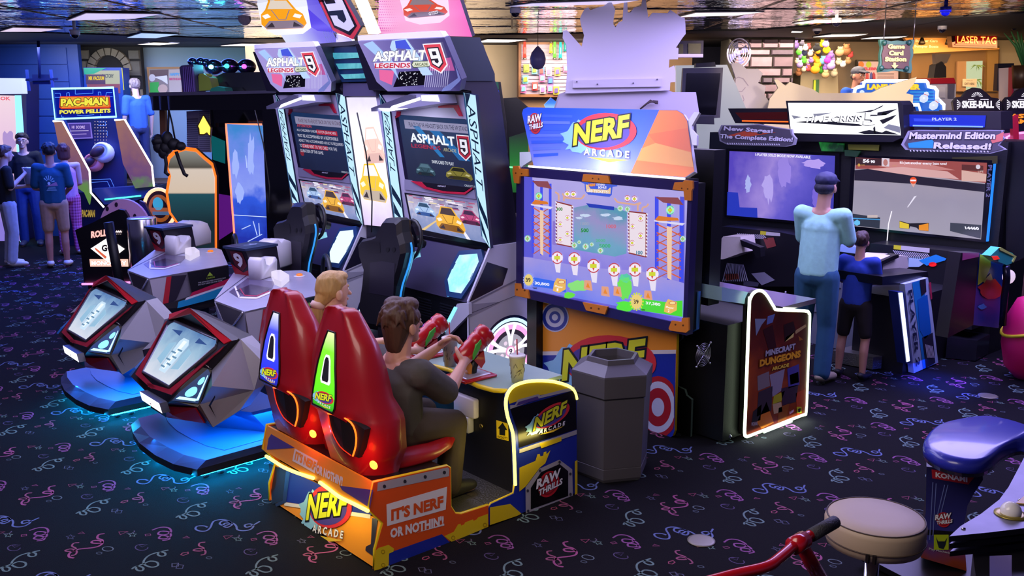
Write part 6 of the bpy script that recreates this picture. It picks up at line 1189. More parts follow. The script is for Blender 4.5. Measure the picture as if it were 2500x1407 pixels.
# ================================================================ machines and decorations on the left and along the back
Zc = lambda p: Vector((p.x,p.y,max(.004,p.z)))
def slab(name,parent,D,pts,m,d=.06,ms=None,**k):
    P = [Zc(p) for p in PF(D).L(pts)]; return MB().prism(P,_F * d,m,ms).build(name,parent,**k)
def at(D,x,y): return PF(D)(x,y)
def foot(D,x): r = ray(x,400); k = D / r.dot(_F); return Vector((r.x * k,r.y * k,0))
def canvas(D,x0=0,y0=0,k=1.0): return QX(PF(D - .004),x0,y0,k,.003)
def T(name,label,cat,D,x,group=None,z=0.0): f = foot(D,x); return thing(name,label,cat,(f.x,f.y,z),group)
NB = E('#7fd8ff',3); rr = random.Random(21)
# ---- maze-themed ball game with neon header
pg = T('ball_toss_game','game with blue neon header, orange name plate and two white-lit side wings','arcade cabinet',15.1,240)
slab('header',pg,14.8,[(128,217),(278,214),(285,285),(136,291)],C('#0c1a5a',.3),.15)
q = canvas(14.8); m = MB(); ZL = zoomer(0,0,3.997)
MB().tube([p - _F * .02 for p in PF(14.8).L([(128,217),(278,214),(285,285),(136,291)])],.016,NB,8,True).build('neon_tube',pg)
m.qp(q,ZL([(585,940),(1070,935),(1082,1045),(1060,1058),(600,1065),(580,1050)]),E('#d8401c',1),1); m.qp(q,ZL([(595,950),(1060,945),(1068,1040),(605,1052)]),E('#f09a28',1),2)
m.qt(q,'PAC-MAN',(149,260,264,241),E('#f2e23a',1),4,.05,E('#3a2a10',.3),.05,0,-.03); m.qt(q,'POWER PELLETS',(146,279,271,269),E('#f0e24a',1),4,.05,None,0,0,-.03)
for pp in ([(184,219),(184,230),(227,228),(227,217)],[(134,228),(147,228),(149,238),(134,238)],[(274,226),(260,226),(258,236),(275,236)],[(163,235),(163,227),(169,226),(170,235)],[(240,233),(240,225),(246,225),(247,233)],[(150,281),(151,286),(156,286)],[(188,281),(205,283),(230,280)],[(245,279),(247,285),(252,284)]): m.qline(q,pp,1.2,E('#5aa0ff',1),1)
m.build('printed_artwork',pg,kind='stuff')
slab('back_panel',pg,15.3,[(160,290),(300,290),(305,480),(225,480),(165,300)],C('#10215e',.4),.1); q = canvas(15.3); m = MB()
for i in range(9):
    for j in range(5): m.qe(q,232 + j * 7,297 + i * 7.5,1.1,1.1,E('#f4d8c8',1),1,6)
for pp in ([(240,298),(258,298),(258,307),(240,307)],[(195,440),(270,437),(285,470)],[(205,447),(262,443),(275,470)],[(240,320),(262,320),(262,332)]): m.qline(q,pp,1.2,E('#5a8aff',1),1)
m.qp(q,[(165,300),(222,299),(227,338),(178,340)],E('#7a6ad0',1),2); m.qp(q,[(168,303),(220,302),(223,335),(179,337)],E('#4a3a98',.8),3); m.qt(q,'HI  SCORE',(176,314,208,307),E('#c8b0e8',1),4,.03); m.qline(q,[(172,320),(217,319)],1.5,E('#d8c8f0',1),4); m.qline(q,[(176,328),(212,327)],1.2,E('#c0a8e8',1),4)
m.build('printed_maze',pg,kind='stuff')
for pts,D,l in (([(131,296),(154,296),(220,418),(223,470),(218,500),(205,470),(160,440)],14.7,0),([(281,293),(306,292),(372,405),(377,455),(330,460),(300,400)],14.9,1)):
    w = slab('side_wing',pg,D,pts,grad('wing_art_%d' % l,[(0,'#7ab04a'),(.2,'#8a5a8f'),(.5,'#a8707a'),(1,'#c88a6a')],(0,0,1),.9,2.0,.55,.2,.3,6),.03)
    lp = [pts[1],pts[2],pts[3]] + ([(255,506)] if l == 0 else []); lp = [pts[0]] + lp
    MB().tube([p - _F * .02 for p in PF(D).L(lp)],.014,E('#fff4ff',3),8).build('light_strip',w)
for c,r,h in (((246,374),25,'#c9cdf4'),((223,399),22,'#e88a98')):
    p = at(15.1,*c); R_ = r / FOC * 15.1; m = MB(); n = 20; m.lathe(p + _F * .1,[(R_,0),(R_ * .96,-.08),(R_ * .7,-.13),(R_ * .62,-.1),(R_ * .3,0.02),(.01,.05)],C(h,.35),20,tuple(_F + Vector((0,0,-.3))),True,False)
    m.ell(p + _F * .12,R_ * .98,C(h,.35),16,10); b = m.build('ball_cup',pg); m = MB(); m.ell(p - _F * (R_ * .5) + _R * (-R_ * .12) + Vector((0,0,R_ * .18)),(R_ * .78,R_ * .5,R_ * .46),C('#3a2238',.5),18,10,Matrix((_R,_F,_U)).transposed() @ Matrix.Rotation(-.5,3,'Y')); m.build('opening',b)
slab('cabinet_body',pg,15.1,[(150,470),(300,470),(380,455),(370,640),(170,660)],C('#12183f',.4),.5); m = MB(); q = canvas(15.1); m.qt(q,'PAC-MAN',(200,530,232,512),E('#c8a84a',.6),2,.05,None,0,0,.02); m.build('printed_lettering',pg)
slab('control_deck',pg,14.95,[(222,462),(375,452),(360,480),(330,490),(255,500)],C('#3a4470',.3),.2); m = MB(); m.tube([p - _F * .02 for p in PF(14.95).L([(257,487),(345,478)])],.012,E('#4af0d0',2),6); m.build('light_strip',pg)
# ---- bright game at the left edge
bg_ = T('bright_game','bright white and pink game with cyan edge light at the left frame edge','arcade cabinet',15.5,10)
slab('header',bg_,15.4,[(-60,190),(52,191),(56,229),(-60,230)],E('#c8d4ff',1.1),.15); slab('picture_panel',bg_,15.6,[(-60,232),(40,234),(52,600),(-60,600)],grad('pink_glow',[(0,'#8a7ad8'),(.4,'#e0b8e0'),(1,'#f4d8e4')],(0,0,1),.3,2.3,1.0,.1),.1)
slab('edge_light',bg_,15.5,[(36,233),(48,233),(62,430),(60,600),(50,600)],E('#6fc8ff',2.5),.05); m = MB(); q = canvas(15.6); m.qt(q,'OK',(1,245,26,236),E('#e86a7a',1),1,.04); m.qp(q,blob(4,20,350,18,40,18,.4),E('#b89ad0',.9),1); m.build('printed_artwork',bg_,kind='stuff')
slab('cabinet_body',bg_,15.75,[(-60,190),(64,200),(70,610),(-60,640)],C('#1a1440'),.5)
# ---- television bracket hung from the ceiling
tb = T('screen_bracket','empty dark blue screen bracket on a ceiling pole before the blue wall','bracket',15.3,97,None,2.2); BB = C('#0f1c5a',.35,.4)
m = MB(); m.tube([at(15.2,92,62),at(15.2,97,190)],.022,BB); m.build('pole',tb)
for x in (65,124): m = MB(); m.prism(PF(15.2).L([(x - 4,170),(x + 2,170),(x + 8,222),(x + 2,222)]),_F * .03,C('#2a3f9a',.3,.4)); m.build('arm',tb)
m = MB(); m.prism(PF(15.25).L([(78,182),(120,182),(122,206),(80,206)]),_F * .04,BB); m.prism(PF(15.2).L([(62,192),(140,190),(140,196),(62,198)]),_F * .03,BB); m.build('plate',tb,kind='stuff')
# ---- vacuum game panel in front of the stone arch
vg = T('vacuum_game','blue framed game panel with small dark sign in front of the stone arch','arcade cabinet',16.3,255); slab('frame',vg,16.3,[(203,165),(298,165),(305,300),(300,420),(215,420)],C('#123a8f',.35),.3)
q = canvas(16.3); m = MB(); m.qp(q,[(210,172),(292,172),(294,228),(214,228)],E('#c8c8a8',.6),1); m.qp(q,[(204,166),(260,166),(230,180),(206,182)],E('#2ab89a',.7),2); m.qp(q,[(210,182),(257,182),(258,206),(211,206)],C('#3a1a3a'),3); m.qt(q,'MR VACUUM',(217,196,255,186),E('#e8c83a',.8),4,.05); m.qt(q,'FACTORY',(250,190,278,181),E('#4a5a6a',.5),2.5,.03); m.qp(q,[(213,206),(293,205),(294,228),(214,228)],E('#a8607a',.5),2); m.qline(q,[(298,166),(303,220)],2,E('#e8e04a',.7),3); m.build('printed_artwork',vg,kind='stuff')
# ---- poster with wooden frame
po = T('framed_poster','poster in orange wooden frame on the teal wall','poster',17.1,400,None,2.3); slab('frame',po,17.0,[(358,164),(445,163),(445,228),(364,228)],C('#a8763a',.5),.06); q = canvas(17.0); m = MB()
m.qp(q,[(364,169),(444,168),(444,228),(367,228)],C('#8a7a70'),1); m.qp(q,[(366,171),(412,170),(410,186),(368,190)],C('#5a3a38'),2); m.qp(q,[(366,202),(388,200),(388,228),(367,228)],C('#2fae3a'),3); m.qp(q,[(412,170),(444,169),(444,228),(414,228)],C('#b8a898'),2); m.qt(q,'HAPPY',(415,185,440,178),C('#4aa0c8'),4,.05); m.qt(q,'BIRTHDAY',(414,196,444,190),C('#c84a6a'),4,.05); m.qe(q,398,217,12,11,C('#c8a890'),4,14); m.qe(q,372,190,8,9,C('#d8d0c8'),4,14); m.qp(q,[(376,188),(408,184),(410,206),(395,196)],C('#e8e4e0'),3); m.build('printed_artwork',po,kind='stuff')
# ---- virtual reality arena: black canopy, poles, tall lit screen, model city on the roof
vr = T('canopy_game','black glossy canopy game with tall blue-lit door panel edged in orange light','arcade cabinet',11.5,560); GB = C('#0b0a10',.08)
slab('canopy',vr,11.2,[(366,232),(640,226),(700,224),(700,262),(640,268),(372,270)],GB,1.2); slab('canopy_cap',vr,11.15,[(364,226),(700,220),(700,227),(364,235)],C('#4a4660',.3),1.3)
for x in (371,390,411): slab('canopy_trim',vr,11.18,[(x - 3,234),(x + 1,234),(x + 3,268),(x,268)],C('#7a90d8',.15,.9),.02)
slab('wall_panel',vr,11.9,[(512,268),(690,268),(690,640),(530,640)],GB,.1); slab('wall_panel',vr,11.0,[(640,262),(692,262),(720,640),(655,640)],GB,.08)
dr = slab('door_panel',vr,11.4,[(553,303),(640,306),(657,600),(577,634)],grad('door_glow',[(0,'#1c2fa8'),(.3,'#2f5ae0'),(.45,'#8a9cf4'),(.7,'#7a8cf0'),(1,'#3a86d0')],(0,0,1),.7,2.0,1.0,.1,.3,4),.05)
MB().tube([p - _F * .01 for p in PF(11.4).L([(640,304),(552,302),(577,632)])],.012,E('#ff7a5a',2.2),6).build('neon_edge',dr)
q = canvas(11.4); m = MB(); m.qline(q,[(570,525),(652,530)],1.6,E('#d0e0ff',1.1),1)
for x0,y0,x1,y1 in [(590,560,612,550),(605,590,640,572),(600,380,603,410),(618,540,628,575),(632,545,634,575)]: m.qline(q,[(x0,y0),(x1,y1)],2.2,E('#b8ccff',1),1)
for cx,cy,rx,ry in [(585,470,12,30),(575,400,10,40),(612,380,10,60)]: m.qp(q,blob(cx,cx,cy,rx,ry,18,.4),E('#a0b4fa',1),.5)
m.build('printed_artwork',dr,kind='stuff')
for c in ((538,305),(655,312)): m = MB(); p = at(11.3,*c); m.cbox(p,(.08,.08,.05),GB); m.build('sensor',vr)
for pts,h in (([(515,330),(550,345),(550,400),(520,390)],'#0d6a70'),([(515,470),(572,480),(576,560),(530,590)],'#6a1c8f'),([(655,440),(690,430),(690,470),(660,480)],'#0f8a80')):
    m = MB(); q = canvas(11.88); m.qp(q,pts,E(h,.6),1); m.build('coloured_panel',vr)
slab('pole',vr,11.6,[(389,268),(402,268),(404,335),(391,335)],C('#6a4028',.5),.08)
m = MB(); m.tube([at(11.3,412,268),at(11.2,420,300),at(11.2,428,345)],.01,BLK,6); m.build('cable',vr)
def tower(name,label,px,D,h,kind): 
    p = at(D,*px); t = thing(name,label,'model',tuple(p)); return t,p
BU = dict(purple=('#6a4a9a','purple ribbed model tower on the black canopy'),yellow=('#b8d04a','round yellow-green model tower on the black canopy'),teal=('#1f9a80','low teal model block on the black canopy, right of the round tower'))
def mini(D,pts,m,d,nm,lab):
    p = at(D,*pts[0]); t = thing(nm,lab,'model',(p.x,p.y,p.z)); slab('body',t,D,pts,m,d); return t
tp = mini(11.5,[(446,227),(438,165),(443,160),(472,157),(480,226)],C('#4a3a78',.4),.35,'model_tower',BU['purple'][1])
for k in range(6): slab('rib',tp,11.46,[(450 + k * 4.6,226),(446 + k * 4.4,163),(448 + k * 4.4,163),(452 + k * 4.6,226)],C('#8a6ac8',.35),.05)
ty = mini(11.6,[(486,222),(484,185),(497,180),(512,190),(519,220)],C('#a8c048',.4),.3,'model_tower',BU['yellow'][1]); c = at(11.75,502,224)
for k in range(5): m = MB(); m.lathe(c + Vector((0,0,.03 + k * .038)),[(.085,0),(.09,.008),(.09,.022),(.085,.03)],C('#d0e060',.35),18); m.build('floor_ring',ty)
tt_ = mini(11.4,[(512,226),(515,216),(530,211),(548,214),(552,225)],C('#1f9a80',.3),.3,'model_block',BU['teal'][1])
bt = T('box_stack','dark stepped model buildings under the row of chrome helmets','model',12.2,590,None,2.36); slab('body',bt,12.0,[(520,226),(522,190),(545,178),(655,175),(660,226)],C('#0d1630',.35),.5); slab('step',bt,11.9,[(530,226),(530,205),(548,200),(556,212),(590,214),(600,226)],C('#0a1024',.35),.1)
sh = T('helmet_shelf','red-edged black shelf carrying the chrome helmets','shelf',12.3,600,None,2.6); slab('board',sh,12.2,[(516,184),(668,180),(668,186),(520,189)],C('#8a1f3a',.3),.5)
for k,(px,colr,lab) in enumerate([((470,151),None,'leftmost chrome helmet above the purple tower'),((490,151),None,'second chrome helmet from the left'),((503,153),None,'small chrome helmet left of the bright blue lamp'),((522,164),'#5ae0ff','helmet with the brightest cyan lamp on the shelf'),((560,162),'#3ac8e8','helmet with a small teal lamp, middle of the shelf'),((602,163),'#d050ff','helmet with a purple lamp, right end of the shelf')]):
    p = at(12.3,*px); r = .05 if k < 3 else .095; t = thing('chrome_helmet',lab,'helmet',(p.x,p.y,p.z - r)); m = MB(); m.ell(p,(r * 1.25,r * 1.25,r),C('#5a5468',.12,.95),16,10); m.build('shell',t)
    m = MB(); m.ell(p - _F * r * 1.15,(r * .35,r * .35,r * .3),E(colr,9 if k == 3 else 3) if colr else C('#b8b0d0',.1,1),10,8); m.build('lamp',t)
    if colr: lamp('helmet_lamp','POINT',tuple(p - _F * .25),5 if k == 3 else .8,colr,.05)
slab('printed_tower',vr,12.0,[(455,272),(512,268),(514,372),(458,372)],C('#9a98b4',.4),.04); m = MB(); q = canvas(12.0)
for k in range(16): m.qp(q,[(456,290 + k * 5.2),(484,289 + k * 5.2),(484,292 + k * 5.2),(456,293 + k * 5.2)],C('#5a5878'),1)
for k in range(20): m.qp(q,[(487,272 + k * 5),(512,272 + k * 5),(512,274 + k * 5),(487,274 + k * 5)],C('#6a6888'),1)
m.build('printed_windows',vr,kind='stuff')
ar = T('neon_arrow','yellow glowing arrow sign with dark outline beside the silver tower print','sign',11.0,500,None,1.9); ap = [(496,284),(512,312),(511,330),(505,322),(497,327),(488,327),(487,314),(484,308)]; slab('plate',ar,11.05,[(496,280),(516,312),(514,336),(505,327),(497,331),(485,331),(483,316),(480,308)],C('#2a2008'),.04); slab('light_face',ar,11.03,ap,E('#ffd84a',2.2),.02)
hb = T('headset_bag','black headset bundle with two straps hanging from the canopy','headset',11.0,410,None,1.4)
m = MB(); rr2 = random.Random(8); K = C('#0f0e16',.6)
for k in range(9): p = at(11.0,385 + rr2.random() * 62,335 + rr2.random() * 38); m.ell(p,(.06 + rr2.random() * .04,.06,.05 + rr2.random() * .04),K,8,6)
m.tube([at(11.1,412,270),at(11.05,410,330)],.012,K,6); m.build('bundle',hb,kind='stuff')
for a in ([(402,370),(406,400),(404,422),(413,428)],[(430,370),(440,400),(450,425),(458,430)]): m = MB(); m.tube([at(10.98,*p) for p in a],.02,K,6); m.build('strap',hb)
# glowing cut-out panel (plain) and round sign
op = T('glowing_panel','rounded panel edged in orange light with plain cream and teal fields','display',11.3,470); ol = [(412,425),(404,400),(410,380),(425,366),(450,358),(478,362),(500,382),(520,398),(529,430),(530,640),(445,640),(440,570),(430,545),(412,520),(404,470)]
slab('rim',op,11.35,ol,E('#ff6a1c',1.6),.08,C('#2a1208')); c0 = (468,500); inn = [(c0[0] + (x - c0[0]) * .9,c0[1] + (y - c0[1]) * .93) for x,y in ol]; pn = slab('face',op,11.32,inn,grad('panel_cream',[(0,'#0d2a30'),(.4,'#1a5560'),(.42,'#f0d8c0'),(.72,'#f2e0d0'),(.75,'#5a5448'),(1,'#a8a8a0')],(0,0,1),.85,1.75,.75),.03)
rs = T('round_sign','round brown sign with glowing orange rim and blue centre','sign',11.9,390,None,1.1); p = at(11.85,390,509); m = MB(); m.tube([p + (_R * math.cos(a) * .19 + Vector((0,0,1)) * math.sin(a) * .24) for a in [k * PI / 16 for k in range(32)]],.022,E('#ffb890',1.8),8,True); m.build('rim',rs)
m = MB(); q = Q([p - _R * .19 - Vector((0,0,.24)),p + _R * .19 - Vector((0,0,.24)),p + _R * .19 + Vector((0,0,.24)),p - _R * .19 + Vector((0,0,.24))],.004); m.qe(q,.5,.5,.48,.48,C('#3a1c14'),0); m.qring(q,.5,.5,.36,.36,.72,E('#a85a20',.7),1); m.qe(q,.46,.62,.17,.17,E('#3aa0d0',.9),2); m.qt(q,'PINBALL',(.18,.38,.82,.5),C('#6a7a9a'),3,.04) if 0 else None; m.qr(q,.2,.4,.8,.52,E('#c86a3a',.5),2); m.qr(q,.26,.33,.8,.42,E('#5a7aa8',.6),2.5); m.build('face',rs,kind='stuff')
slab('panel',rs,12.0,[(380,470),(430,540),(430,640),(350,640)],C('#8a3a30',.4),.08)
# ---- coin-rolling game: pink disc, black panel with glowing track sign, steel cylinder
mg = T('coin_rolling_game','coin game with pink half disc, black panel with glowing diamond sign and steel cylinder','arcade cabinet',10.9,285); p = at(11.3,305,560); m = MB(); Rd = 62 / FOC * 11.3
m.prism([p + _R * (Rd * math.cos(a)) + Vector((0,0,1)) * (Rd * 1.2 * math.sin(a)) for a in [k * PI / 16 for k in range(17)]],_F * .05,C('#e0a8e0',.4)); d_ = m.build('pink_disc',mg); q = canvas(11.3); m = MB()
for x,y in ((262,510),(284,500),(329,528)): m.qe(q,x,y,4,6,C('#2a1838'),1,12)
m.build('holes',d_,kind='stuff')
gp_ = slab('sign_panel',mg,11.1,[(183,562),(230,542),(270,520),(290,511),(303,514),(311,526),(322,560),(345,650),(350,700),(205,690),(198,620)],C('#0c0a12',.35),.06); q = canvas(11.1); m = MB(); SG = E('#fff2f2',1.8)
m.qp(q,[(264,580),(305,608),(264,640),(222,607)],SG,2); m.qt(q,'GO',(249,614,279,597),E('#2a2430',.3),4,.05); m.qp(q,[(232,604),(236,606),(262,627),(258,632),(234,610)],E('#e0684a',1),4); m.qt(q,'ROLL',(223,582,262,565),E('#f4a8a0',1.6),3,.05,None,0,0,-.15); m.qt(q,'&',(276,582,284,574),E('#f4d8d8',1.6),3,.05); m.qt(q,'***',(283,576,298,562),E('#f4d8d8',1.6),3,.05)
m.qp(q,[(219,633),(313,633),(314,651),(221,651)],E('#f8b8a8',1.5),2); m.qt(q,'MONOPOLY',(224,648,310,637),E('#fff8f4',2),4,.05,E('#d8583a',.9),.05); m.build('printed_sign',gp_,kind='stuff')
m = MB(); m.tube(PF(11.05).L([(200,694),(260,693),(318,690)]),.014,E('#ff80d0',2.2),6); m.build('neon_strip',mg)
slab('second_panel',mg,11.5,[(340,490),(352,495),(395,580),(400,640),(350,640)],C('#1a1440',.3),.05)
c = foot(10.9,335); zt_,zb_ = at(10.9,335,532).z,.05; m = MB(); r = 35 / FOC * 10.9; m.lathe((c.x,c.y,0),[(r,.02),(r,zt_ - .01),(r * .97,zt_),(.01,zt_)],mat('brushed_steel','#c4c2cc',.22,1.0,var=.1,scale=60,stretch=(1,1,.05)),32); m.build('steel_cylinder',mg)
m = MB(); m.tube([foot(10.8,272),at(10.8,265,543)],.055,C('#0d0d16',.5),10); m.build('post',mg)
slab('cabinet_body',mg,11.3,[(215,600),(350,600),(350,720),(215,705)],BLK,.5)
# ---- pegboard shop wall with lava lamps and toy packets
pb = T('shop_board','wood-framed slatted display board with shelf edge behind the white cutout','display board',15.65,1330,None,1.6); slab('backing',pb,15.6,[(1268,106),(1405,106),(1400,234),(1268,234)],C('#b8a8b8',.6),.08)
for k in range(13): slab('slat',pb,15.57,[(1273,110 + k * 9.4),(1402,110 + k * 9.4),(1402,117.5 + k * 9.4),(1273,117.5 + k * 9.4)],C('#a898b0',.5),.025)
for pts in ([(1266,103),(1272,103),(1272,237),(1266,237)],[(1266,103),(1405,103),(1405,108),(1266,108)],[(1266,230),(1400,230),(1400,237),(1266,237)]): slab('frame',pb,15.54,pts,C('#8a5a34',.5),.06)
lm = [((1281,145),'#ff4a3a','red lava lamp at the left of the shop board'),((1345,132),'#ffc03a','short yellow lava lamp'),((1354,145),'#7ae04a','green lava lamp, left of the teal one'),((1368,146),'#3ac8b8','teal lava lamp, right of the green one'),((1380,128),'#2a9a8a','dark teal lava lamp at the edge of the white cutout')]
for (x,y),h,lab in lm:
    p = at(15.45,x,y); t = thing('lava_lamp',lab,'lamp',tuple(p),'lava lamps on the shop board'); s = 1 if y > 140 else .6; m = MB(); m.lathe(p,[(.03,.03 * s),(.022,.1 * s),(.024,.18 * s),(.018,.27 * s)],E(h,1.6),12); m.build('glass',t); m = MB(); m.lathe(p,[(.035,0),(.02,.03 * s)],C('#8a8078',.3,.8),12); m.lathe(p + Vector((0,0,.27 * s)),[(.018,0),(.01,.05)],C('#8a8078',.3,.8),12); m.build('metal_base',t)
cols = [('#a8c82a','lime'),('#3a7ac8','blue'),('#e86aa8','pink'),('#e8c83a','yellow'),('#c83a3a','red'),('#6ac8d8','light blue'),('#5a4a8f','purple'),('#e8e0d0','cream')]
spots = [(1285,168,0,'upper row, first'),(1305,172,5,'upper row, second'),(1322,175,1,'upper row, third'),(1340,176,7,'upper row, fourth'),(1361,176,3,'upper row, fifth'),(1382,168,2,'upper row, last'),(1283,195,5,'middle row, first'),(1324,192,2,'middle row, second'),(1344,198,6,'middle row, third'),(1306,212,4,'lower row, second'),(1278,218,2,'lower row, first'),(1325,220,7,'lower row, third'),(1343,218,2,'lower row, fourth'),(1358,222,3,'lower row, last')]
for x,y,ci,pos in spots:
    h,nm = cols[ci]; t = thing('toy_packet','%s toy packet on the shop board, %s' % (nm,pos),'toy packet',tuple(at(15.5,x,y)),'toy packets on the shop board'); slab('card',t,15.5,[(x - 7,y - 11),(x + 7,y - 11),(x + 7,y + 9),(x - 7,y + 9)],C(h,.4),.03); slab('toy',t,15.46,[(x - 4,y - 6),(x + 4,y - 7),(x + 5,y + 4),(x - 5,y + 5)],C(cols[(ci + 3) % 8][0],.4),.04)
# ---- hanging shiny egg, mirror ball, ceiling cameras
eg = T('hanging_egg','grey-violet hanging egg-shaped ornament in front of the shop board','ornament',12.5,1318,None,2.4); p = at(12.5,1313,143); m = MB(); r = 19 / FOC * 12.5; m.lathe(p,[(.01,-r * 1.35),(r * .6,-r * 1.2),(r * .95,-r * .6),(r,0),(r * .8,r * .7),(r * .35,r * 1.25),(.01,r * 1.5)],C('#8f86b4',.3),24,(0,0,1)); m.build('shell',eg); m = MB(); m.tube([p + Vector((0,0,r * 1.4)),Vector((p.x,p.y,CZ))],.004,BLK,5); m.build('cord',eg)
mbl = T('mirror_ball','white ball hanging on a rod at the mirrored ceiling left of the billboard','mirror ball',11,597,None,2.9); p = at(11,597,46); m = MB(); r = 15 / FOC * 11; m.ell(p,r,mat('ball_white','#d8c8d8',.5,var=.3,scale=60,bump=.6),20,14); m.build('ball',mbl); m = MB(); m.tube([p + Vector((0,0,r)),Vector((p.x,p.y,CZ))],.008,C('#8a8aa8',.3,.8),6); m.build('rod',mbl)
for D,x,y,s,lab,h in [(11.5,183,85,1.0,'white dome camera below the mirrored ceiling near the blue wall','#d8d4e8'),(9.5,1258,32,1.1,'white dome camera on the mirrored ceiling near the white cutout','#c8c4dc'),(10.5,2042,56,1.0,'white dome camera left of the hanging station sign','#e0dcf0'),(12.5,1995,76,.9,'farther white dome camera above the plush toys','#b8b4cc'),(12.0,2300,72,.9,'white ceiling camera left of the red neon sign','#a8a4bc'),(9.0,2308,30,1.1,'dark blue dome on the mirrored ceiling at the right','#1a1c90'),(12.5,2476,66,.8,'small camera at the right frame edge','#8a88a0')]:
    p = at(D,x,y); t = thing('dome_camera',lab,'camera',tuple(p)); r = .055 * s * D / 11; m = MB(); m.lathe(p,[(r,0),(r,r * .9),(r * .9,r)],C(h,.4),18); m.tube([p + Vector((0,0,r)),Vector((p.x,p.y,CZ))],r * .35,C(h,.4),8); m.build('housing',t); m = MB(); m.ell(p,(r * .8,r * .8,r * .75),C('#16142a' if h != '#1a1c90' else '#1018a0',.08),14,8); m.build('dome',t)
# ---- striped cabinets just behind the racing game
sg = T('striped_cabinet','black cabinet with blue and pink diagonal stripes behind the nearer racing cabinet','arcade cabinet',8.3,1200); p83 = PF(8.3)
m = MB(); m.prism([Zc(p) for p in p83.L([(1142,198),(1222,200),(1236,300),(1250,640),(1190,640)])],_F * .3,C('#14121c',.35)); m.build('cabinet_body',sg); q = canvas(8.3); z3_ = zoomer(600,0,3.997); m = MB()
m.qp(q,z3_([(2170,805),(2465,800),(2470,870),(2320,960),(2200,900)]),C('#1a5a3a'),1); m.qp(q,z3_([(2320,960),(2470,880),(2485,1000),(2350,1230)]),C('#1a3fae'),1); m.qp(q,z4([(2250,160),(2385,0),(2390,120),(2280,280)]),C('#1a4fae'),1); m.qp(q,z4([(2280,280),(2400,130),(2430,310),(2310,430)]),C('#c8205a'),2); m.qp(q,z4([(2250,150),(2375,0),(2385,8),(2262,165)]),C('#d8d4e0'),3); m.qp(q,z4([(2340,740),(2480,620),(2490,760),(2380,850)]),C('#4a1c3a'),2); m.qp(q,z4([(2280,440),(2310,430),(2330,720),(2290,790)]),C('#b03ac8'),3); m.qp(q,z4([(2310,1040),(2310,860),(2325,800),(2340,880),(2360,950),(2370,1040)]),C('#e0a02a'),3)
m.build('printed_artwork',sg,kind='stuff')
gg = T('green_glow_cabinet','dark cabinet with green glowing side behind the left end of the blue marquee','arcade cabinet',9.2,1255); slab('cabinet_body',gg,9.2,[(1222,240),(1262,238),(1290,262),(1290,520),(1240,520)],C('#0c0c14',.3),.3); m = MB(); q = canvas(9.2); m.qp(q,[(1243,335),(1290,320),(1290,470),(1246,470)],grad('green_glow',[(0,'#06240c'),(.5,'#1f8a2a'),(1,'#06240c')],(0,0,1),1.3,2.0,.8),1); m.build('green_panel',gg); m = MB(); m.tube(PF(9.15).L([(1243,408),(1268,410)]),.008,E('#7af0a0',1.5),5); m.build('light_line',gg)
bd = T('blue_diamond_sign','blue glowing diamond sign above the left end of the marquee','sign',10.5,1343,None,2.2); slab('face',bd,10.5,[(1345,238),(1360,250),(1358,264),(1332,264),(1328,256)],grad('diamond_blue',[(0,'#bfe8ff'),(.5,'#3a8af0'),(1,'#1a3fc8')],(0,0,1),2.2,2.35,1.1),.05,E('#d8ecff',1.2))
# ---- white cut-out topper seen from behind, on its white cabinet
wt = T('white_topper_cabinet','white cabinet with large jagged cutout topper seen from behind the blue marquee','arcade cabinet',9.0,1530); zw = zoomer(1220,0,3.997); WC = C('#c9c0d4',.6)
to = [(620,300),(655,292),(800,455),(825,345),(800,260),(790,215),(785,180),(805,130),(830,85),(865,70),(885,100),(950,75),(1010,60),(1085,8),(1128,95),(1112,180),(1108,235),(1130,268),(1165,215),(1200,205),(1215,25),(1245,20),(1250,125),(1280,120),(1310,75),(1385,58),(1395,-10),(1425,-10),(1450,175),(1490,125),(1640,130),(1665,95),(1765,165),(1805,175),(1812,235),(1815,330),(1780,375),(1720,465),(1745,470),(1740,578),(1655,580),(1650,665),(1700,640),(1715,690),(1715,800),(1665,805),(1660,880),(1580,885),(715,912),(640,912),(660,700),(650,440),(615,370)]
slab('cutout_topper',wt,8.9,zw(to),WC,.03); slab('cross_rail',wt,8.87,zw([(715,782),(1585,765),(1580,845),(712,858)]),C('#c4bacb',.6),.03)
for x,y in ((752,798),(953,822),(1303,812),(1537,776)): m = MB(); p = at(8.86,*zw([(x,y)])[0]); m.ell(p,.008,C('#5a5468'),6,4); m.build('screw',wt)
slab('cabinet_top',wt,8.95,zw([(590,920),(760,855),(1575,850),(1690,900),(1915,900),(1945,1095),(1880,1200),(1850,1290),(1920,1400),(560,1400),(545,1060)]),C('#b5abbd',.6),.35)
slab('cabinet_body',wt,9.0,[(1330,300),(1700,300),(1710,620),(1330,620)],C('#2a2536',.5),.5); m = MB()
for k in range(5): m.tube([at(8.9,*zw([pp])[0]) for pp in [(1370,1065),(1440 + k * 8,1010 - k * 8),(1500 + k * 6,985 + k * 6),(1545,990 + k * 5)]],.008,C('#3a2a30',.6),6)
m.build('cable_bundle',wt,kind='stuff')
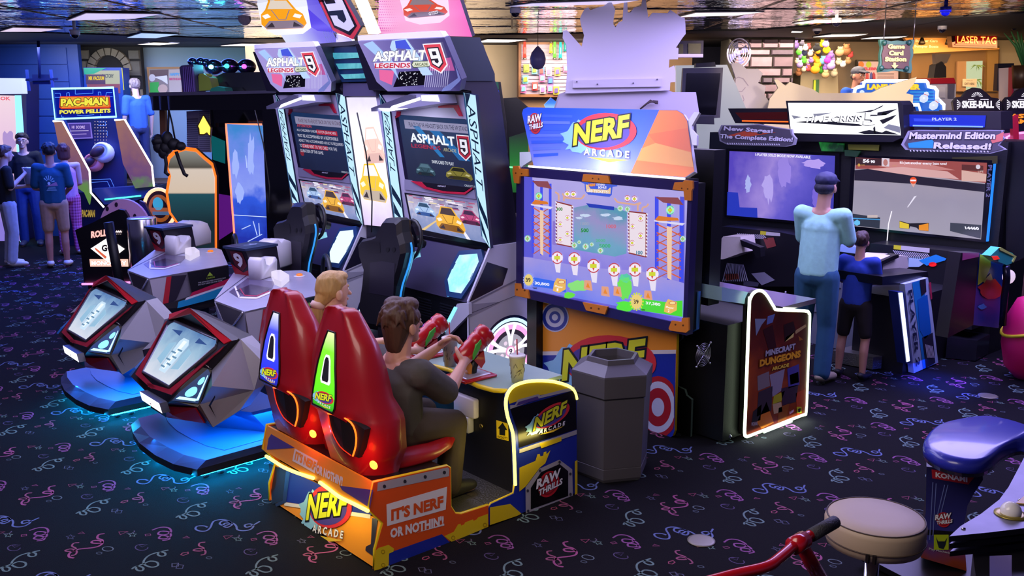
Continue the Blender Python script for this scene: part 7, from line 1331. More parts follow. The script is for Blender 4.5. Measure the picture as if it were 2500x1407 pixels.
dm = T('dark_screen_cabinet','dark monitor in grey frame on white cabinet, right of the white cutout','arcade cabinet',11.8,1720); slab('white_surround',dm,12.0,[(1650,160),(1775,158),(1850,330),(1850,620),(1660,620)],grad('white_surround',[(0,'#cfd4f4'),(1,'#eef0ff')],(0,0,1),1.5,2.6,.45),.1); slab('screen_frame',dm,11.8,zw([(1790,665),(2180,660),(2150,1150),(1760,1180)]),C('#4a4858',.4),.08); slab('dark_screen',dm,11.78,zw([(1830,715),(2155,715),(2110,1120),(1800,1110)]),C('#0b0b14',.15),.03); slab('top_block',dm,11.85,zw([(1915,620),(2100,605),(2110,650),(1910,660)]),C('#16151e'),.1); slab('lower_rail',dm,11.75,zw([(1870,1140),(2090,1135),(2095,1215),(1870,1210)]),C('#2a2836',.4),.08)
lb2 = T('mounted_box','violet metal speaker box with two windows on the navy wall','speaker',13.5,1685,None,2.6); slab('box',lb2,13.5,zw([(1740,400),(1990,395),(1985,560),(1740,560)]),C('#5a54a0',.4),.15)
for pts in ([(1840,425),(1965,425),(1960,525),(1840,525)],[(1748,430),(1790,430),(1790,525),(1748,528)]): slab('window',lb2,13.46,zw(pts),C('#15142e',.3),.02)
fn = T('wall_fan','round grey-violet fan fixed to the stone column','fan',14.1,1806,None,2.5); p = at(13.9,1804,130); m = MB(); rx,rz = 27 / FOC * 13.9,34 / FOC * 13.9
ringp = lambda s: [p + _R * (rx * s * math.cos(a)) + Vector((0,0,1)) * (rz * s * math.sin(a)) for a in [k * PI / 14 for k in range(28)]]
for s in (1,.8,.6,.4): m.tube(ringp(s),.012 if s == 1 else .004,C('#a8a4d0',.3,.6),6,True)
m.build('guard',fn,kind='stuff'); m = MB(); 
for k in range(4): a = k * PI / 2 + .4; m.prism([p + _F * .03 + _R * (rx * r_ * math.cos(a + b)) + Vector((0,0,1)) * (rz * r_ * math.sin(a + b)) for r_,b in [(.15,-.4),(.85,-.3),(.88,.35),(.15,.4)]],_F * .01,C('#5a58a0',.3))
m.build('blades',fn,kind='stuff'); m = MB(); m.lathe(p + _F * .06,[(rx * .25,-.03),(rx * .3,.1)],C('#8a88b0',.4),12,tuple(_F)); m.tube([p + _F * .1,p + _F * .35 + Vector((0,0,-.1))],.03,C('#a8a4c0'),8); m.build('motor',fn)
ws = T('white_figure_cutout','pale white cutout shape standing between the monitor and the stone column','cutout',12.4,1820); zp = zoomer(1660,0,5.627); slab('cutout',ws,12.4,zp([(700,870),(800,860),(850,890),(920,950),(1070,945),(1140,1010),(1075,1140),(1180,1185),(1160,1300),(1240,1420),(1240,3400),(660,3400),(620,1600),(740,1280),(770,1080)]),C('#cfc8d4',.6),.04); m = MB(); q = canvas(12.4,1660,0,5.627)
for pp in ([(760,1290),(690,1340),(660,1400),(700,1480)],[(860,1310),(880,1370),(850,1420),(840,1500)],[(750,1090),(800,1060),(870,1080),(940,1180)],[(760,1250),(850,1260),(900,1200)]): m.qline(q,pp,10,C('#a89cb4',.6),1)
m.build('printed_lines',ws,kind='stuff')
cc_ = T('cream_cutout','cream coloured jagged cutout panel rising behind the white title sign','cutout',11.9,2040); slab('cutout',cc_,11.9,[(1890,195),(1897,193),(1918,210),(1928,200),(1985,218),(2000,228),(2130,226),(2150,215),(2238,188),(2235,200),(2212,228),(2230,232),(2222,330),(1860,330),(1880,240),(1900,215)],C('#d8ccb4',.6),.04)
slab('stand',cc_,11.95,[(1870,300),(2230,300),(2230,640),(1870,640)],C('#1a1822',.6),.3)
# ---- plush toys on their stand
tan = T('plush_stand','tan box stand under the heap of plush toys','stand',15.0,1990); slab('stand_body',tan,14.9,[(1955,178),(2045,172),(2048,260),(1952,260)],C('#a89878',.6),.4); slab('label_card',tan,14.87,[(1986,195),(2000,194),(1999,228),(1985,229)],C('#3a6a3a'),.02); slab('label_card',tan,14.86,[(1987,196),(1992,196),(1991,227),(1986,228)],C('#c8d82a'),.01)
PC_ = {'violet': '#8a6ac0','grey': '#5a5668','white': '#d8d0cc','red': '#c84a4a','green': '#58c03a','navy': '#242a4a','black': '#1c1a1e','yellow': '#e8d81c','orange': '#f09a1c','sky blue': '#6ab8e0','magenta': '#d03ac0','cream': '#d8c8a8','brown': '#b0744a','lilac': '#a890d0','tan': '#b89468'}
pt = [(1942,111,9,'violet'),(1958,106,6,'grey'),(1953,121,6,'white'),(1974,114,6,'red'),(1966,117,7,'white'),(1950,128,7,'green'),(1962,129,9,'navy'),(1986,123,4,'white'),(1994,118,9,'black'),(2008,108,8,'yellow'),(2018,122,9,'yellow'),(2016,108,8,'lilac'),(1978,131,7,'white'),(2000,130,8,'black'),(1997,126,6,'orange'),(1955,139,7,'lilac'),(1962,148,8,'green'),(1980,148,6,'violet'),(1991,144,9,'orange'),(2008,149,9,'sky blue'),(2020,147,8,'magenta'),(2030,146,9,'lilac'),(1996,157,9,'orange'),(1952,158,8,'lilac'),(1970,152,6,'cream'),(1974,168,7,'red'),(1990,170,11,'orange'),(2005,172,8,'green'),(2016,166,8,'violet'),(2029,161,10,'lilac'),(1950,178,8,'brown'),(1962,170,6,'cream'),(2015,183,9,'tan'),(2036,180,9,'cream'),(2028,135,8,'violet'),(2050,128,10,'tan'),(2066,124,12,'brown'),(2048,152,8,'cream'),(2058,158,7,'white'),(2070,150,8,'tan'),(1972,164,6,'violet'),(1946,150,6,'cream'),(2076,135,7,'red')]
seen = {}
for i,(x,y,r_,cn) in enumerate(pt):
    D = 14.75 - (i % 3) * .09; p = at(D,x,y); r = r_ / FOC * D; k = seen.get(cn,0); seen[cn] = k + 1
    vert = 'top' if y < 122 else ('upper' if y < 140 else ('lower' if y < 160 else 'bottom')); hor = 'left edge' if x < 1962 else ('left middle' if x < 1985 else ('centre' if x < 2006 else ('right middle' if x < 2030 else 'right edge')))
    t = thing('plush_toy','%s plush toy, %s part of the heap, %s' % (cn,vert,hor) + (', %s %s one' % (['','second','third','fourth','fifth','sixth'][k],cn) if k else ''),'plush toy',tuple(p),'plush toys heaped on the stand'); mm = mat('plush_' + cn,PC_[cn],.95,var=.15,scale=60,bump=.4)
    m = MB(); m.ell(p,(r,r,r * .92),mm,12,8); m.build('body',t); m = MB(); h = p + Vector((rr.uniform(-.3,.3) * r,0,r * .7)) - _F * r * .3; m.ell(h,r * .62,mm,10,7); hd = m.build('head',t)
    for s in (-1,1): m = MB(); m.ell(h + _R * (s * r * .45) + Vector((0,0,r * .45)),r * .22,mm,6,5); m.build('ear',hd)
# ---- hanging station sign
st = T('station_sign','hanging brown sign with gold lettering in a scrolled teal frame','sign',10.2,2190,None,2.4); zs = zoomer(2080,0,5.862)
fo_ = [(400,565),(470,570),(560,592),(650,578),(740,592),(830,570),(892,562),(895,610),(868,680),(880,780),(850,880),(862,990),(840,1050),(760,1030),(620,1010),(500,1030),(380,1038),(378,990),(405,900),(400,790),(420,680),(402,610)]
slab('frame',st,10.2,zs(fo_),C('#2a6058',.5),.05); ins = [(450,620),(560,640),(740,640),(835,620),(825,700),(840,790),(815,890),(815,980),(700,985),(620,965),(520,985),(430,975),(440,880),(430,780),(455,690)]; slab('panel',st,10.18,zs(ins),C('#4a2c30',.5),.03)
q = QX(PF(10.175),2080,0,5.862,.003); m = MB(); GO = C('#e8c86a',.4)
for t_,b4 in (('Game',(512,700,757,632)),('Card',(525,795,735,725)),('Station',(468,883,777,812))): m.qt(q,t_,b4,GO,2,.06,C('#2a181a'),.04)
m.qp(q,[(588,895),(625,895),(625,935),(662,935),(608,985),(560,935),(588,935)],GO,2); m.build('printed_lettering',st,kind='stuff')
for x in (455,880): m = MB(); p = at(10.2,*zs([(x,570)])[0]); m.tube([p,Vector((p.x,p.y,CZ))],.006,C('#8a8894',.3,.8),5); m.build('chain',st)
for x,y in ((468,612),(820,610),(425,975),(785,985)): m = MB(); m.ell(at(10.17,*zs([(x,y)])[0]),(.025,.025,.03),C('#1f4a44',.4),8,6); m.build('scroll',st)
# ---- fascia, red neon sign, door, poster, cart
fa = T('fascia_board','wooden fascia with pale lettering under the black ceiling','sign',14.4,2290,None,2.7); slab('board',fa,14.4,zs([(740,530),(1430,520),(2110,690),(2110,705),(1600,730),(880,768),(880,710)]),C('#c08a4a',.5),.08); q = QX(PF(14.39),2080,0,5.862,.003); m = MB()
m.qt(q,'Bumper Cars',(905,610,1225,562),C('#f0dcb8'),2,.04,None,0,0,.02); m.qt(q,'Bumper Boats',(890,690,1235,642),C('#f0dcb8'),2,.04,None,0,0,.02); m.build('printed_lettering',fa,kind='stuff')
for x in (1000,1380): t = T('spot_lamp','small black spot lamp over the wooden fascia, %s one' % ('left' if x < 1200 else 'right'),'lamp',14.2,2080 + x / 5.862,None,2.8); p = at(14.2,*zs([(x,600)])[0]); m = MB(); m.lathe(p,[(.02,.06),(.05,-.03)],C('#2a2420',.4,.6),12,(.3,.2,1)); m.build('shade',t); m = MB(); m.tube([p + Vector((0,0,.05)),p + Vector((0,0,.15))],.008,BLK,5); m.build('stem',t)
lamp('fascia_glow','AREA',tuple(FW(13.9,6.4,3.0)),25,'#ffc880',1.4,.3,tuple(FW(15,6.6,2.2)))
ls_ = T('neon_sign','red neon lettering in a dark box above the door','sign',14.0,2380,None,2.8); slab('box',ls_,14.0,zs([(1415,455),(2085,455),(2080,690),(1440,672)]),C('#2a0a0e',.3),.15); q = QX(PF(13.98),2080,0,5.862,.004); m = MB(); m.qt(q,'LASER TAG',(1500,612,2055,512),E('#ffb84a',2.2),3,.0,E('#ff2a10',1.4),.035,-.05,.04); m.qp(q,[(1470,500),(2070,500),(2065,660),(1480,645)],E('#8a0f0a',.6),1); m.build('neon_lettering',ls_,kind='stuff')
dw = MB().prism([Zc(p) for p in PF(14.9).L([(2225,112),(2440,112),(2440,300),(2225,300)])],_F * .1,C('#8a6a48',.6)).build('door_1',None,kind='structure')
slab('door_frame',dw,14.85,zs([(1420,700),(1940,700),(1930,1310),(2080,1310),(2100,690),(1420,690)]),C('#a8844e',.5),.06); slab('door_leaf',dw,14.82,zs([(1510,880),(1880,870),(1860,1310),(1500,1310)]),C('#b08a68',.5),.05); gl_ = slab('door_glass',dw,14.8,zs([(1645,880),(1870,870),(1855,1300),(1640,1300)]),E('#c8d8b0',.8),.02); q = QX(PF(14.79),2080,0,5.862,.003); m = MB()
for k in range(26): a = rr.uniform(-.3,3.4); x,y = 1770 + rr.uniform(-20,40),930 if k < 14 else 1140; L = rr.uniform(50,120); m.qp(q,[(x,y),(x + L * math.cos(a) * .6 + 5,y + L * .5 * math.sin(a)),(x + L * math.cos(a),y + L * math.sin(a) * .9 + 20)],C('#5a8a3a' if k % 2 else '#8ab05a'),1 + k * .05)
m.qp(q,[(1578,1130),(1782,1128),(1778,1250),(1575,1235)],C('#e8e0d0'),4); m.qt(q,'EXIT HERE',(1605,1215,1745,1185),C('#5a4a4a'),5,.02); m.qt(q,'Thank you',(1630,1165,1720,1148),C('#9a8a8a'),5); m.build('palm_leaves',dw,kind='stuff')
cp_ = T('celebration_poster','celebration poster in black frame behind the hanging sign','poster',15.2,2140,None,2.2); slab('frame',cp_,15.2,zs([(65,855),(690,865),(690,1180),(70,1170)]),C('#16121a'),.05); q = QX(PF(15.19),2080,0,5.862,.003); m = MB(); m.qp(q,zs([]) or [(90,880),(665,885),(660,1150),(95,1150)],C('#d8c0d0'),1)
for x,h in ((130,'#f0843a'),(238,'#b8d83a')): m.qe(q,x,925,40,45,C(h),2,16)
m.qt(q,'CELEBRATE',(118,1005,480,965),C('#d83a6a'),3,.05)
for x,h in ((160,'#e8e0d8'),(215,'#c84a5a'),(275,'#4a5ab8'),(310,'#b83a5a')): m.qp(q,[(x - 25,1150),(x - 20,1060),(x,1030),(x + 22,1065),(x + 25,1150)],C(h),2)
for k in range(6): m.qr(q,360,1050 + k * 17,600,1056 + k * 17,C('#6a5a6a'),2)
m.build('printed_artwork',cp_,kind='stuff')
ct_ = T('popcorn_cart','white cart with red roof behind the neon bowling sign','cart',13.1,2305); slab('cabinet',ct_,13.1,zs([(1130,1195),(1490,1195),(1480,1600),(1130,1600)]),C('#c8c4d0',.4),.5); slab('roof',ct_,13.05,zs([(1125,1120),(1460,1112),(1490,1195),(1125,1200)]),C('#b01828',.35),.6); slab('panel',ct_,13.07,zs([(1210,1240),(1340,1245),(1335,1400),(1210,1400)]),C('#d8d4e0',.3),.02); slab('panel',ct_,13.07,zs([(1375,1200),(1470,1200),(1460,1410),(1375,1410)]),C('#8a8898',.3,.6),.02); slab('canopy_stack',ct_,13.2,zs([(1170,1110),(1200,930),(1290,880),(1350,960),(1350,1110)]),C('#2a2420'),.2); slab('canopy_stack',ct_,13.25,zs([(1190,770),(1420,770),(1360,900),(1200,960)]),C('#8a7460'),.1)
slab('base',ct_,13.15,[(2275,270),(2335,270),(2335,620),(2275,620)],C('#7a1820'),.4)
ns = T('bowling_sign','blue bowling sign with thick white neon outline and pins','sign',12.3,2200,None,1.9); no = [(20,1340),(35,1270),(80,1245),(150,1235),(160,1180),(190,1160),(1050,1160),(1070,1185),(1080,1240),(1170,1255),(1205,1300),(1200,1400),(1300,1500),(1300,1620),(980,1640),(940,1500),(20,1500)]; slab('sign_body',ns,12.3,zs(no),E('#2a6ad8',.8),.1); MB().tube([p - _F * .03 for p in PF(12.3).L(zs(no))],.022,E('#dce4ff',2.5),8,True).build('neon_tube',ns)
q = QX(PF(12.29),2080,0,5.862,.003); m = MB(); m.qt(q,'LANE MASTER',(215,1285,975,1205),E('#f4d83a',1),3,.06,E('#e88a3a',.8),.04); m.qe(q,140,1320,35,30,E('#c8dcff',1),3,14)
for k in range(4): m.qr(q,830,1310 + k * 45,1180,1326 + k * 45,E('#3a9ae8',.9),1)
m.build('printed_lettering',ns,kind='stuff'); slab('cabinet_body',ns,12.4,[(2090,250),(2300,250),(2300,600),(2090,600)],C('#1a1c4a'),.4)
for a,b in (((1000,1460),(1080,1320)),((1130,1560),(1240,1420))): m = MB(); p0,p1 = at(12.2,*zs([a])[0]),at(12.2,*zs([b])[0]); d = p1 - p0; m.tube([p0,p0 + d * .3,p0 + d * .55,p0 + d * .7,p0 + d * .85,p0 + d * 1.0],[.03,.055,.045,.025,.035,.012],E('#d8e4ff',.9),12); pn_ = m.build('pin',ns); m = MB(); m.tube([p0 + d * .66,p0 + d * .73],.028,E('#e04a4a',.8),12); m.build('stripe',pn_)
for x0,lab,D in ((2388,'black scalloped sign with white lettering, whole one at the right',11.0),(2510,'black scalloped sign cut by the right frame edge',11.0)):
    t = T('ball_alley_sign',lab,'sign',D,x0,'ball alley signs',1.9); o = [(x0 - 58,272),(x0 - 62,250),(x0 - 52,238),(x0 - 38,236),(x0 - 28,222),(x0 - 10,214),(x0 + 6,216),(x0 + 20,226),(x0 + 32,238),(x0 + 48,240),(x0 + 60,252),(x0 + 58,272)]; slab('board',t,D,o,C('#15101f',.35),.05); q = canvas(D); m = MB(); WG = E('#f4eeff',1.1)
    m.qt(q,'SKEE-BALL',(x0 - 40,264,x0 + 38,246),WG,2,.05); 
    for k in range(9): a = PI * (k + .5) / 9; m.qp(q,[(x0 - 3 + 4 * math.cos(a),237 - 3 * math.sin(a)),(x0 - 3 + 14 * math.cos(a - .08),237 - 12 * math.sin(a - .08)),(x0 - 3 + 14 * math.cos(a + .08),237 - 12 * math.sin(a + .08))],WG,2)
    for s in (-1,1):
        for k in range(5): a = (k - 2) * .4; m.qp(q,[(x0 + s * 42,255 + a * 3),(x0 + s * 52,255 + a * 14 - 1),(x0 + s * 52,255 + a * 14 + 2)],WG,2)
        m.qline(q,[(x0 + s * 8 - 3,243),(x0 + s * 25,243)],1.2,WG,2)
    m.build('printed_lettering',t,kind='stuff')
    slab('cabinet',t,D + .1,[(x0 - 58,270),(x0 + 58,270),(x0 + 56,620),(x0 - 56,620)],C('#1a1530',.5),.4)
lg = T('last_game_sign','dark panel with orange lettering below the cut scalloped sign','sign',10.2,2490,None,1.9); slab('panel',lg,10.2,[(2448,270),(2540,270),(2540,330),(2450,330)],C('#120d1c'),.05); q = canvas(10.2); m = MB(); m.qt(q,'LAST',(2455,289,2516,278),E('#ff8a2a',1.3),2,.05); m.qt(q,'GAME',(2454,302,2520,291),E('#ff8a2a',1.3),2,.05); m.build('printed_lettering',lg,kind='stuff')
pkm = T('pink_neon_game','game with pink neon frame and red post at the right frame edge','arcade cabinet',9.6,2485); slab('panel',pkm,9.6,[(2455,330),(2530,322),(2530,440),(2450,430)],grad('pink_panel',[(0,'#6a2a8f'),(.5,'#a84ab8'),(1,'#e06ac0')],(0,0,1),1.2,1.8,.7),.2); MB().tube(PF(9.58).L([(2450,420),(2458,335),(2475,326),(2530,322)]),.012,E('#ff8ad8',2),6).build('neon_tube',pkm); slab('post',pkm,9.5,[(2472,290),(2486,280),(2490,420),(2478,425)],C('#a0182a',.3),.06); slab('plate',pkm,9.46,[(2477,352),(2485,352),(2484,412),(2476,412)],C('#b8b4c4',.3),.02)
for x,y in ((2465,380),(2495,385),(2465,350)): m = MB(); m.ell(at(9.55,x,y),.035,E('#ffd8f4',1),10,7); m.build('bulb',pkm)
slab('base',pkm,9.6,[(2455,430),(2530,430),(2530,600),(2455,600)],C('#15101f'),.3)
gm_ = T('grey_white_machine','white machine with red edge in front of the beige wall at the right edge','arcade cabinet',13.2,2490); slab('body',gm_,13.2,zs([(2310,965),(2600,955),(2600,1500),(2310,1500)]),C('#c8bccc',.5),.4); slab('edge',gm_,13.18,zs([(2295,965),(2318,962),(2310,1400),(2285,1400)]),C('#b0304a',.4),.1); slab('dark_panel',gm_,13.6,zs([(2090,910),(2320,905),(2310,1300),(2070,1300)]),C('#1c1a2c'),.1)
pn2 = T('leafy_plant','tall green plant with upright leaves at the right frame edge','plant',13.0,2500,None,2.3); 
for k in range(9): m = MB(); b0 = at(13.0,2498,160); m.tube([b0,b0 + _R * ((k - 4) * .03) + Vector((0,0,.25)),b0 + _R * ((k - 4) * .075) + Vector((0,0,.42 + .05 * (k % 3)))],[.02,.022,.003],C('#3a7a4a',.5),5); m.build('leaf',pn2)
m = MB(); m.lathe(b0 - Vector((0,0,.3)),[(.1,0),(.14,.3)],C('#3a2418'),14); m.build('pot',pn2)
# ================================================================ people
_ICO = None
def ico():
    global _ICO
    if _ICO is None:
        b = bmesh.new(); bmesh.ops.create_icosphere(b,subdivisions=2,radius=1); _ICO = [v.co.copy() for v in b.verts]; b.free()
    return _ICO
def fused(name,prims,voxel,m,parent,smooth=2):
    """tapered pieces joined into one continuous surface; prims: lists of (centre, radii, frame)"""
    bm = bmesh.new(); w = wpos(parent)
    for pr in prims:
        t = bmesh.new()
        for c,r,fr in pr:
            r = (r,r,r) if isinstance(r,(int,float)) else r
            for v in ico():
                p = Vector((v.x * r[0],v.y * r[1],v.z * r[2])); t.verts.new(c + (fr @ p if fr else p) - Vector(w))
        bmesh.ops.convex_hull(t,input=list(t.verts)); bmesh.ops.delete(t,geom=[v for v in t.verts if not v.link_faces],context='VERTS')
        me = bpy.data.meshes.new('t'); t.to_mesh(me); t.free(); bm.from_mesh(me); bpy.data.meshes.remove(me)
    me = bpy.data.meshes.new(name); bm.to_mesh(me); bm.free(); o = bpy.data.objects.new(name,me); COL.objects.link(o)
    r = o.modifiers.new('r','REMESH'); r.mode = 'VOXEL'; r.voxel_size = voxel; s = o.modifiers.new('s','SMOOTH'); s.factor = .5; s.iterations = smooth
    dg = bpy.context.evaluated_depsgraph_get(); nm = bpy.data.meshes.new_from_object(o.evaluated_get(dg)); o.modifiers.clear(); o.data = nm; bpy.data.meshes.remove(me)
    nm.name = name; nm.materials.clear(); nm.materials.append(m); nm.polygons.foreach_set('use_smooth',[True] * len(nm.polygons)); o.parent = parent; return o
def frame(f,u=Vector((0,0,1))):
    f = Vector(f).normalized(); r = f.cross(u).normalized(); return Matrix((r,f,r.cross(f))).transposed()
def hand(prims,W,d,n,s,k=1.0,curl=.5,side=1):
    """palm, four unequal curled fingers, thumb leaving the side of the palm"""
    d = d.normalized(); n = (n - d * n.dot(d)).normalized(); l = d.cross(n) * side; P = W + d * .09 * k; fr = Matrix((l,d,n)).transposed()
    prims.append([(W,.024 * k,None),(P,(.036 * k,.02 * k,.016 * k),fr)])
    for i,(o,L) in enumerate([(-.03,.062),(-.01,.076),(.011,.072),(.03,.056)]):
        a = P + l * o * k; d1 = (d * math.cos(curl) - n * math.sin(curl)).normalized(); d2 = (d * math.cos(2.1 * curl) - n * math.sin(2.1 * curl)).normalized(); b = a + d1 * L * .55 * k; c = b + d2 * L * .5 * k
        prims.append([(a,.0105 * k,None),(b,.0095 * k,None)]); prims.append([(b,.0095 * k,None),(c,.008 * k,None)])
    a = W + d * .03 * k - l * .03 * k; b = a + (d * .6 - l * .8 - n * .2).normalized() * .04 * k; c = b + (d * .9 - l * .2 - n * .4).normalized() * .034 * k
    prims.append([(a,.014 * k,None),(b,.012 * k,None)]); prims.append([(b,.012 * k,None),(c,.0095 * k,None)])
def standing(base,ang,h,arms=None,lean=0.0,stance=.1):
    k = h / 1.7; ca,sa = math.cos(ang),math.sin(ang); X = Vector((sa,-ca,0)); Yv = Vector((ca,sa,0)); B = Vector(base)
    L = lambda x,y,z: B + X * (x * k) + Yv * (y * k) + Vector((0,0,z * k))
    J = dict(k=k,f=Yv,r=X,L=L,pelvis=L(0,0,.92),chest=L(0,lean,1.24),neck=L(0,lean,1.42),head=L(0,lean + .035,1.585),hf=Yv)
    for s,t in ((1,'R'),(-1,'L')):
        J['sh' + t] = L(.175 * s,lean,1.375); J['hip' + t] = L(.085 * s,0,.88); J['kn' + t] = L(stance * s,.02,.48); J['an' + t] = L(stance * 1.05 * s,-.03,.085); J['to' + t] = L(stance * 1.25 * s,.13,.035)
        e,wr = (arms or {}).get(t,((.23,-.03,1.1),(.24,.04,.86))); J['el' + t] = L(e[0] * s,e[1],e[2]); J['wr' + t] = L(wr[0] * s,wr[1],wr[2])
    return J
def person(label,J,skin,hair,shirt,pants,shoes,loc,style='short',sleeve=.55,pleg=1.0,voxel=.0095,female=False,hands=True,tank=False,eyes=True,glasses=False,plaid=None,name='person'):
    t = thing(name,label,'person',tuple(loc)); k = J['k']; f,r = J['f'],J['r']; F3 = frame(f); sk = mat('skin_' + skin,skin,.5,var=.06,scale=12); hd = J['head']; hf = J['hf'].normalized(); HF = frame(hf); hr = HF.col[0]; up = HF.col[2]
    w = (.92 if female else 1.0) * J.get('bulk',1)
    pr = [[(hd + up * .03 * k,(.075 * k,.092 * k,.088 * k),HF),(hd - up * .005 * k + hf * .005,(.07 * k,.085 * k,.08 * k),HF)],[(hd + up * .0,(.066 * k,.075 * k,.06 * k),HF),(hd - up * .085 * k + hf * .045 * k,(.034 * k,.03 * k,.022 * k),HF)],
          [(hd - up * .015 * k + hf * .09 * k,(.012 * k,.012 * k,.02 * k),HF),(hd - up * .03 * k + hf * .105 * k,(.014 * k,.012 * k,.01 * k),HF)],[(hd - up * .055 * k + hf * .08 * k,(.024 * k,.012 * k,.01 * k),HF)],
          [(hd - up * .05 * k - hf * .015,.052 * k,None),(J['neck'] - Vector((0,0,.02)),.056 * k * w,None)]]
    for s in (1,-1): pr.append([(hd + hr * (.077 * k * s) - hf * .005 - up * .012 * k,(.012 * k,.022 * k,.034 * k),HF)])
    pr.append([(J['neck'] - Vector((0,0,.03)),(.07 * k,.06 * k,.04 * k),F3),(J['chest'],(.15 * k * w,.095 * k,.12 * k),F3)]); pr.append([(J['chest'],(.145 * k * w,.095 * k,.1 * k),F3),(J['pelvis'],(.14 * k,.1 * k,.1 * k),F3)])
    for t_ in 'RL':
        if 'sh' + t_ in J:
            a,e,wv = J['sh' + t_],J['el' + t_],J['wr' + t_]; pr.append([(J['neck'] - Vector((0,0,.06)),.06 * k,None),(a,.052 * k * w,None)]); pr.append([(a,.05 * k * w,None),(e,.038 * k * w,None)]); pr.append([(e,.038 * k * w,None),(wv,.025 * k,None)])
            if hands: hand(pr,wv,wv - e,J.get('hn' + t_,f.cross(Vector((0,0,1))) * (1 if t_ == 'R' else -1)),1,k,J.get('curl',.5),1 if t_ == 'R' else -1)
        if 'kn' + t_ in J:
            a,e,wv = J['hip' + t_],J['kn' + t_],J['an' + t_]; pr.append([(a,.085 * k,None),(e,.055 * k,None)]); pr.append([(e,.052 * k,None),(e * .65 + wv * .35 - J['f'] * .012,.052 * k,None)]); pr.append([(e * .65 + wv * .35 - J['f'] * .012,.052 * k,None),(wv,.036 * k,None)]); pr.append([(wv - Vector((0,0,.02)),.04 * k,None),(J['to' + t_],(.04 * k,.04 * k,.025 * k),None)])
    fused('body',pr,voxel,sk,t)
    # clothes follow the body
    sm = mat('cloth_' + shirt,shirt,.85,var=.15,scale=25,bump=.15); g = .014
    cp = [[(J['neck'] - Vector((0,0,.05 * k)),(.075 * k,.066 * k,.03 * k),F3),(J['chest'] + Vector((0,0,.02)),(.165 * k * w,.115 * k,.12 * k),F3)],[(J['chest'],(.163 * k * w,.113 * k,.1 * k),F3),(J['pelvis'] - Vector((0,0,.02)),(.165 * k,.122 * k,.07 * k),F3)]]
    if not tank:
        for t_ in 'RL':
            if 'sh' + t_ in J: a,e = J['sh' + t_],J['el' + t_]; cp.append([(J['neck'] - Vector((0,0,.075 * k)),.06 * k,None),(a,.068 * k * w,None)]); cp.append([(a,.066 * k * w,None),(a + (e - a) * sleeve * 1.5 * .95,.061 * k * w,None)])
    fused('shirt',cp,.012,sm,t)
    if pants:
        pm = mat('cloth_' + pants,pants,.85,var=.2,scale=18,bump=.15) if not plaid else plaid; cp = [[(J['pelvis'],(.155 * k,.12 * k,.09 * k),F3),(J['pelvis'] - Vector((0,0,.06 * k)),(.16 * k,.12 * k,.08 * k),F3)]]
        for t_ in 'RL':
            if 'kn' + t_ in J:
                a,e,wv = J['hip' + t_],J['kn' + t_],J['an' + t_]; q1 = min(1,pleg * 2); cp.append([(a,.1 * k,None),(a + (e - a) * q1,(.085 - .01 * q1) * k,None)])
                if pleg > .5: q2 = (pleg - .5) * 2; cp.append([(e,.074 * k,None),(e + (wv - e) * q2 * .98,.068 * k,None)])
        fused('trousers' if pleg > .6 else 'shorts',cp,.012,pm,t)
    if shoes:
        for t_ in 'RL':
            if 'an' + t_ in J:
                an,to = J['an' + t_],J['to' + t_]; o = fused('shoe',[[(Vector((an.x,an.y,to.z + .02)) - (to - an).normalized() * .03,(.045 * k,.045 * k,.035 * k),None),(to + Vector((0,0,.008)),(.045 * k,.045 * k,.03 * k),None),(an - Vector((0,0,.02)),.05 * k,None)]],.01,mat('shoe_' + shoes,shoes,.6),t)
    # hair, eyes, brows, mouth
    hm = mat('hair_' + hair,hair,.6,var=.35,scale=60,bump=.5,stretch=(1,1,.15)); H = lambda x,y,z: hd + hr * x * k + hf * y * k + up * z * k; R3 = lambda a,b,c: (a * k,b * k,c * k)
    if style in ('short','bob','mullet','pony'):
        hp_ = [[(H(0,-.012,.055),R3(.083,.098,.078),HF),(H(0,-.03,.02),R3(.084,.086,.075),HF)],[(H(0,.04,.085),R3(.06,.055,.035),HF)]]
        if style == 'bob': hp_ += [[(H(0,-.03,.02),R3(.095,.08,.08),HF),(H(0,-.045,-.09),R3(.092,.06,.05),HF)]]
        if style == 'mullet': hp_ += [[(H(0,-.04,.02),R3(.085,.075,.07),HF),(H(0,-.075,-.09),R3(.055,.035,.05),HF)],[(H(.05,.01,.04),R3(.04,.06,.05),HF)],[(H(-.05,.01,.04),R3(.04,.06,.05),HF)],[(H(.02,.03,.1),R3(.06,.05,.035),HF)],[(H(-.03,-.02,.115),R3(.05,.05,.03),HF)]]
        if style == 'pony': hp_ += [[(H(0,-.05,.0),R3(.07,.06,.06),HF),(H(.0,-.105,-.06),.03 * k,None)],[(H(0,-.115,-.075),.034 * k,None),(H(.0,-.13,-.15),.04 * k,None),(H(.0,-.115,-.26),.022 * k,None)]]
        ru = random.Random(len(label))
        for _ in range({'mullet': 130,'pony': 0}.get(style,36)):
            a = ru.uniform(0,2 * PI); e = ru.uniform(.15,1.25) if style != 'pony' else ru.uniform(.2,1.0)
            if math.cos(a) > .3 and e < .75: continue
            p = H(.088 * math.sin(a) * math.cos(e),-.015 + .1 * math.cos(a) * math.cos(e),.04 + .088 * math.sin(e)); dn = (up * -1 + hr * math.sin(a) * .35 - hf * (.3 if style == 'pony' else ru.uniform(-.3,.5))).normalized(); L = ru.uniform(.03,.06) * k
            hp_.append([(p,.013 * k,None),(p + dn * L + hr * math.sin(a) * .006,.004 * k,None)])
        fused('hair',hp_,.0055 if style in ('mullet','pony') else .009,hm,t,1)
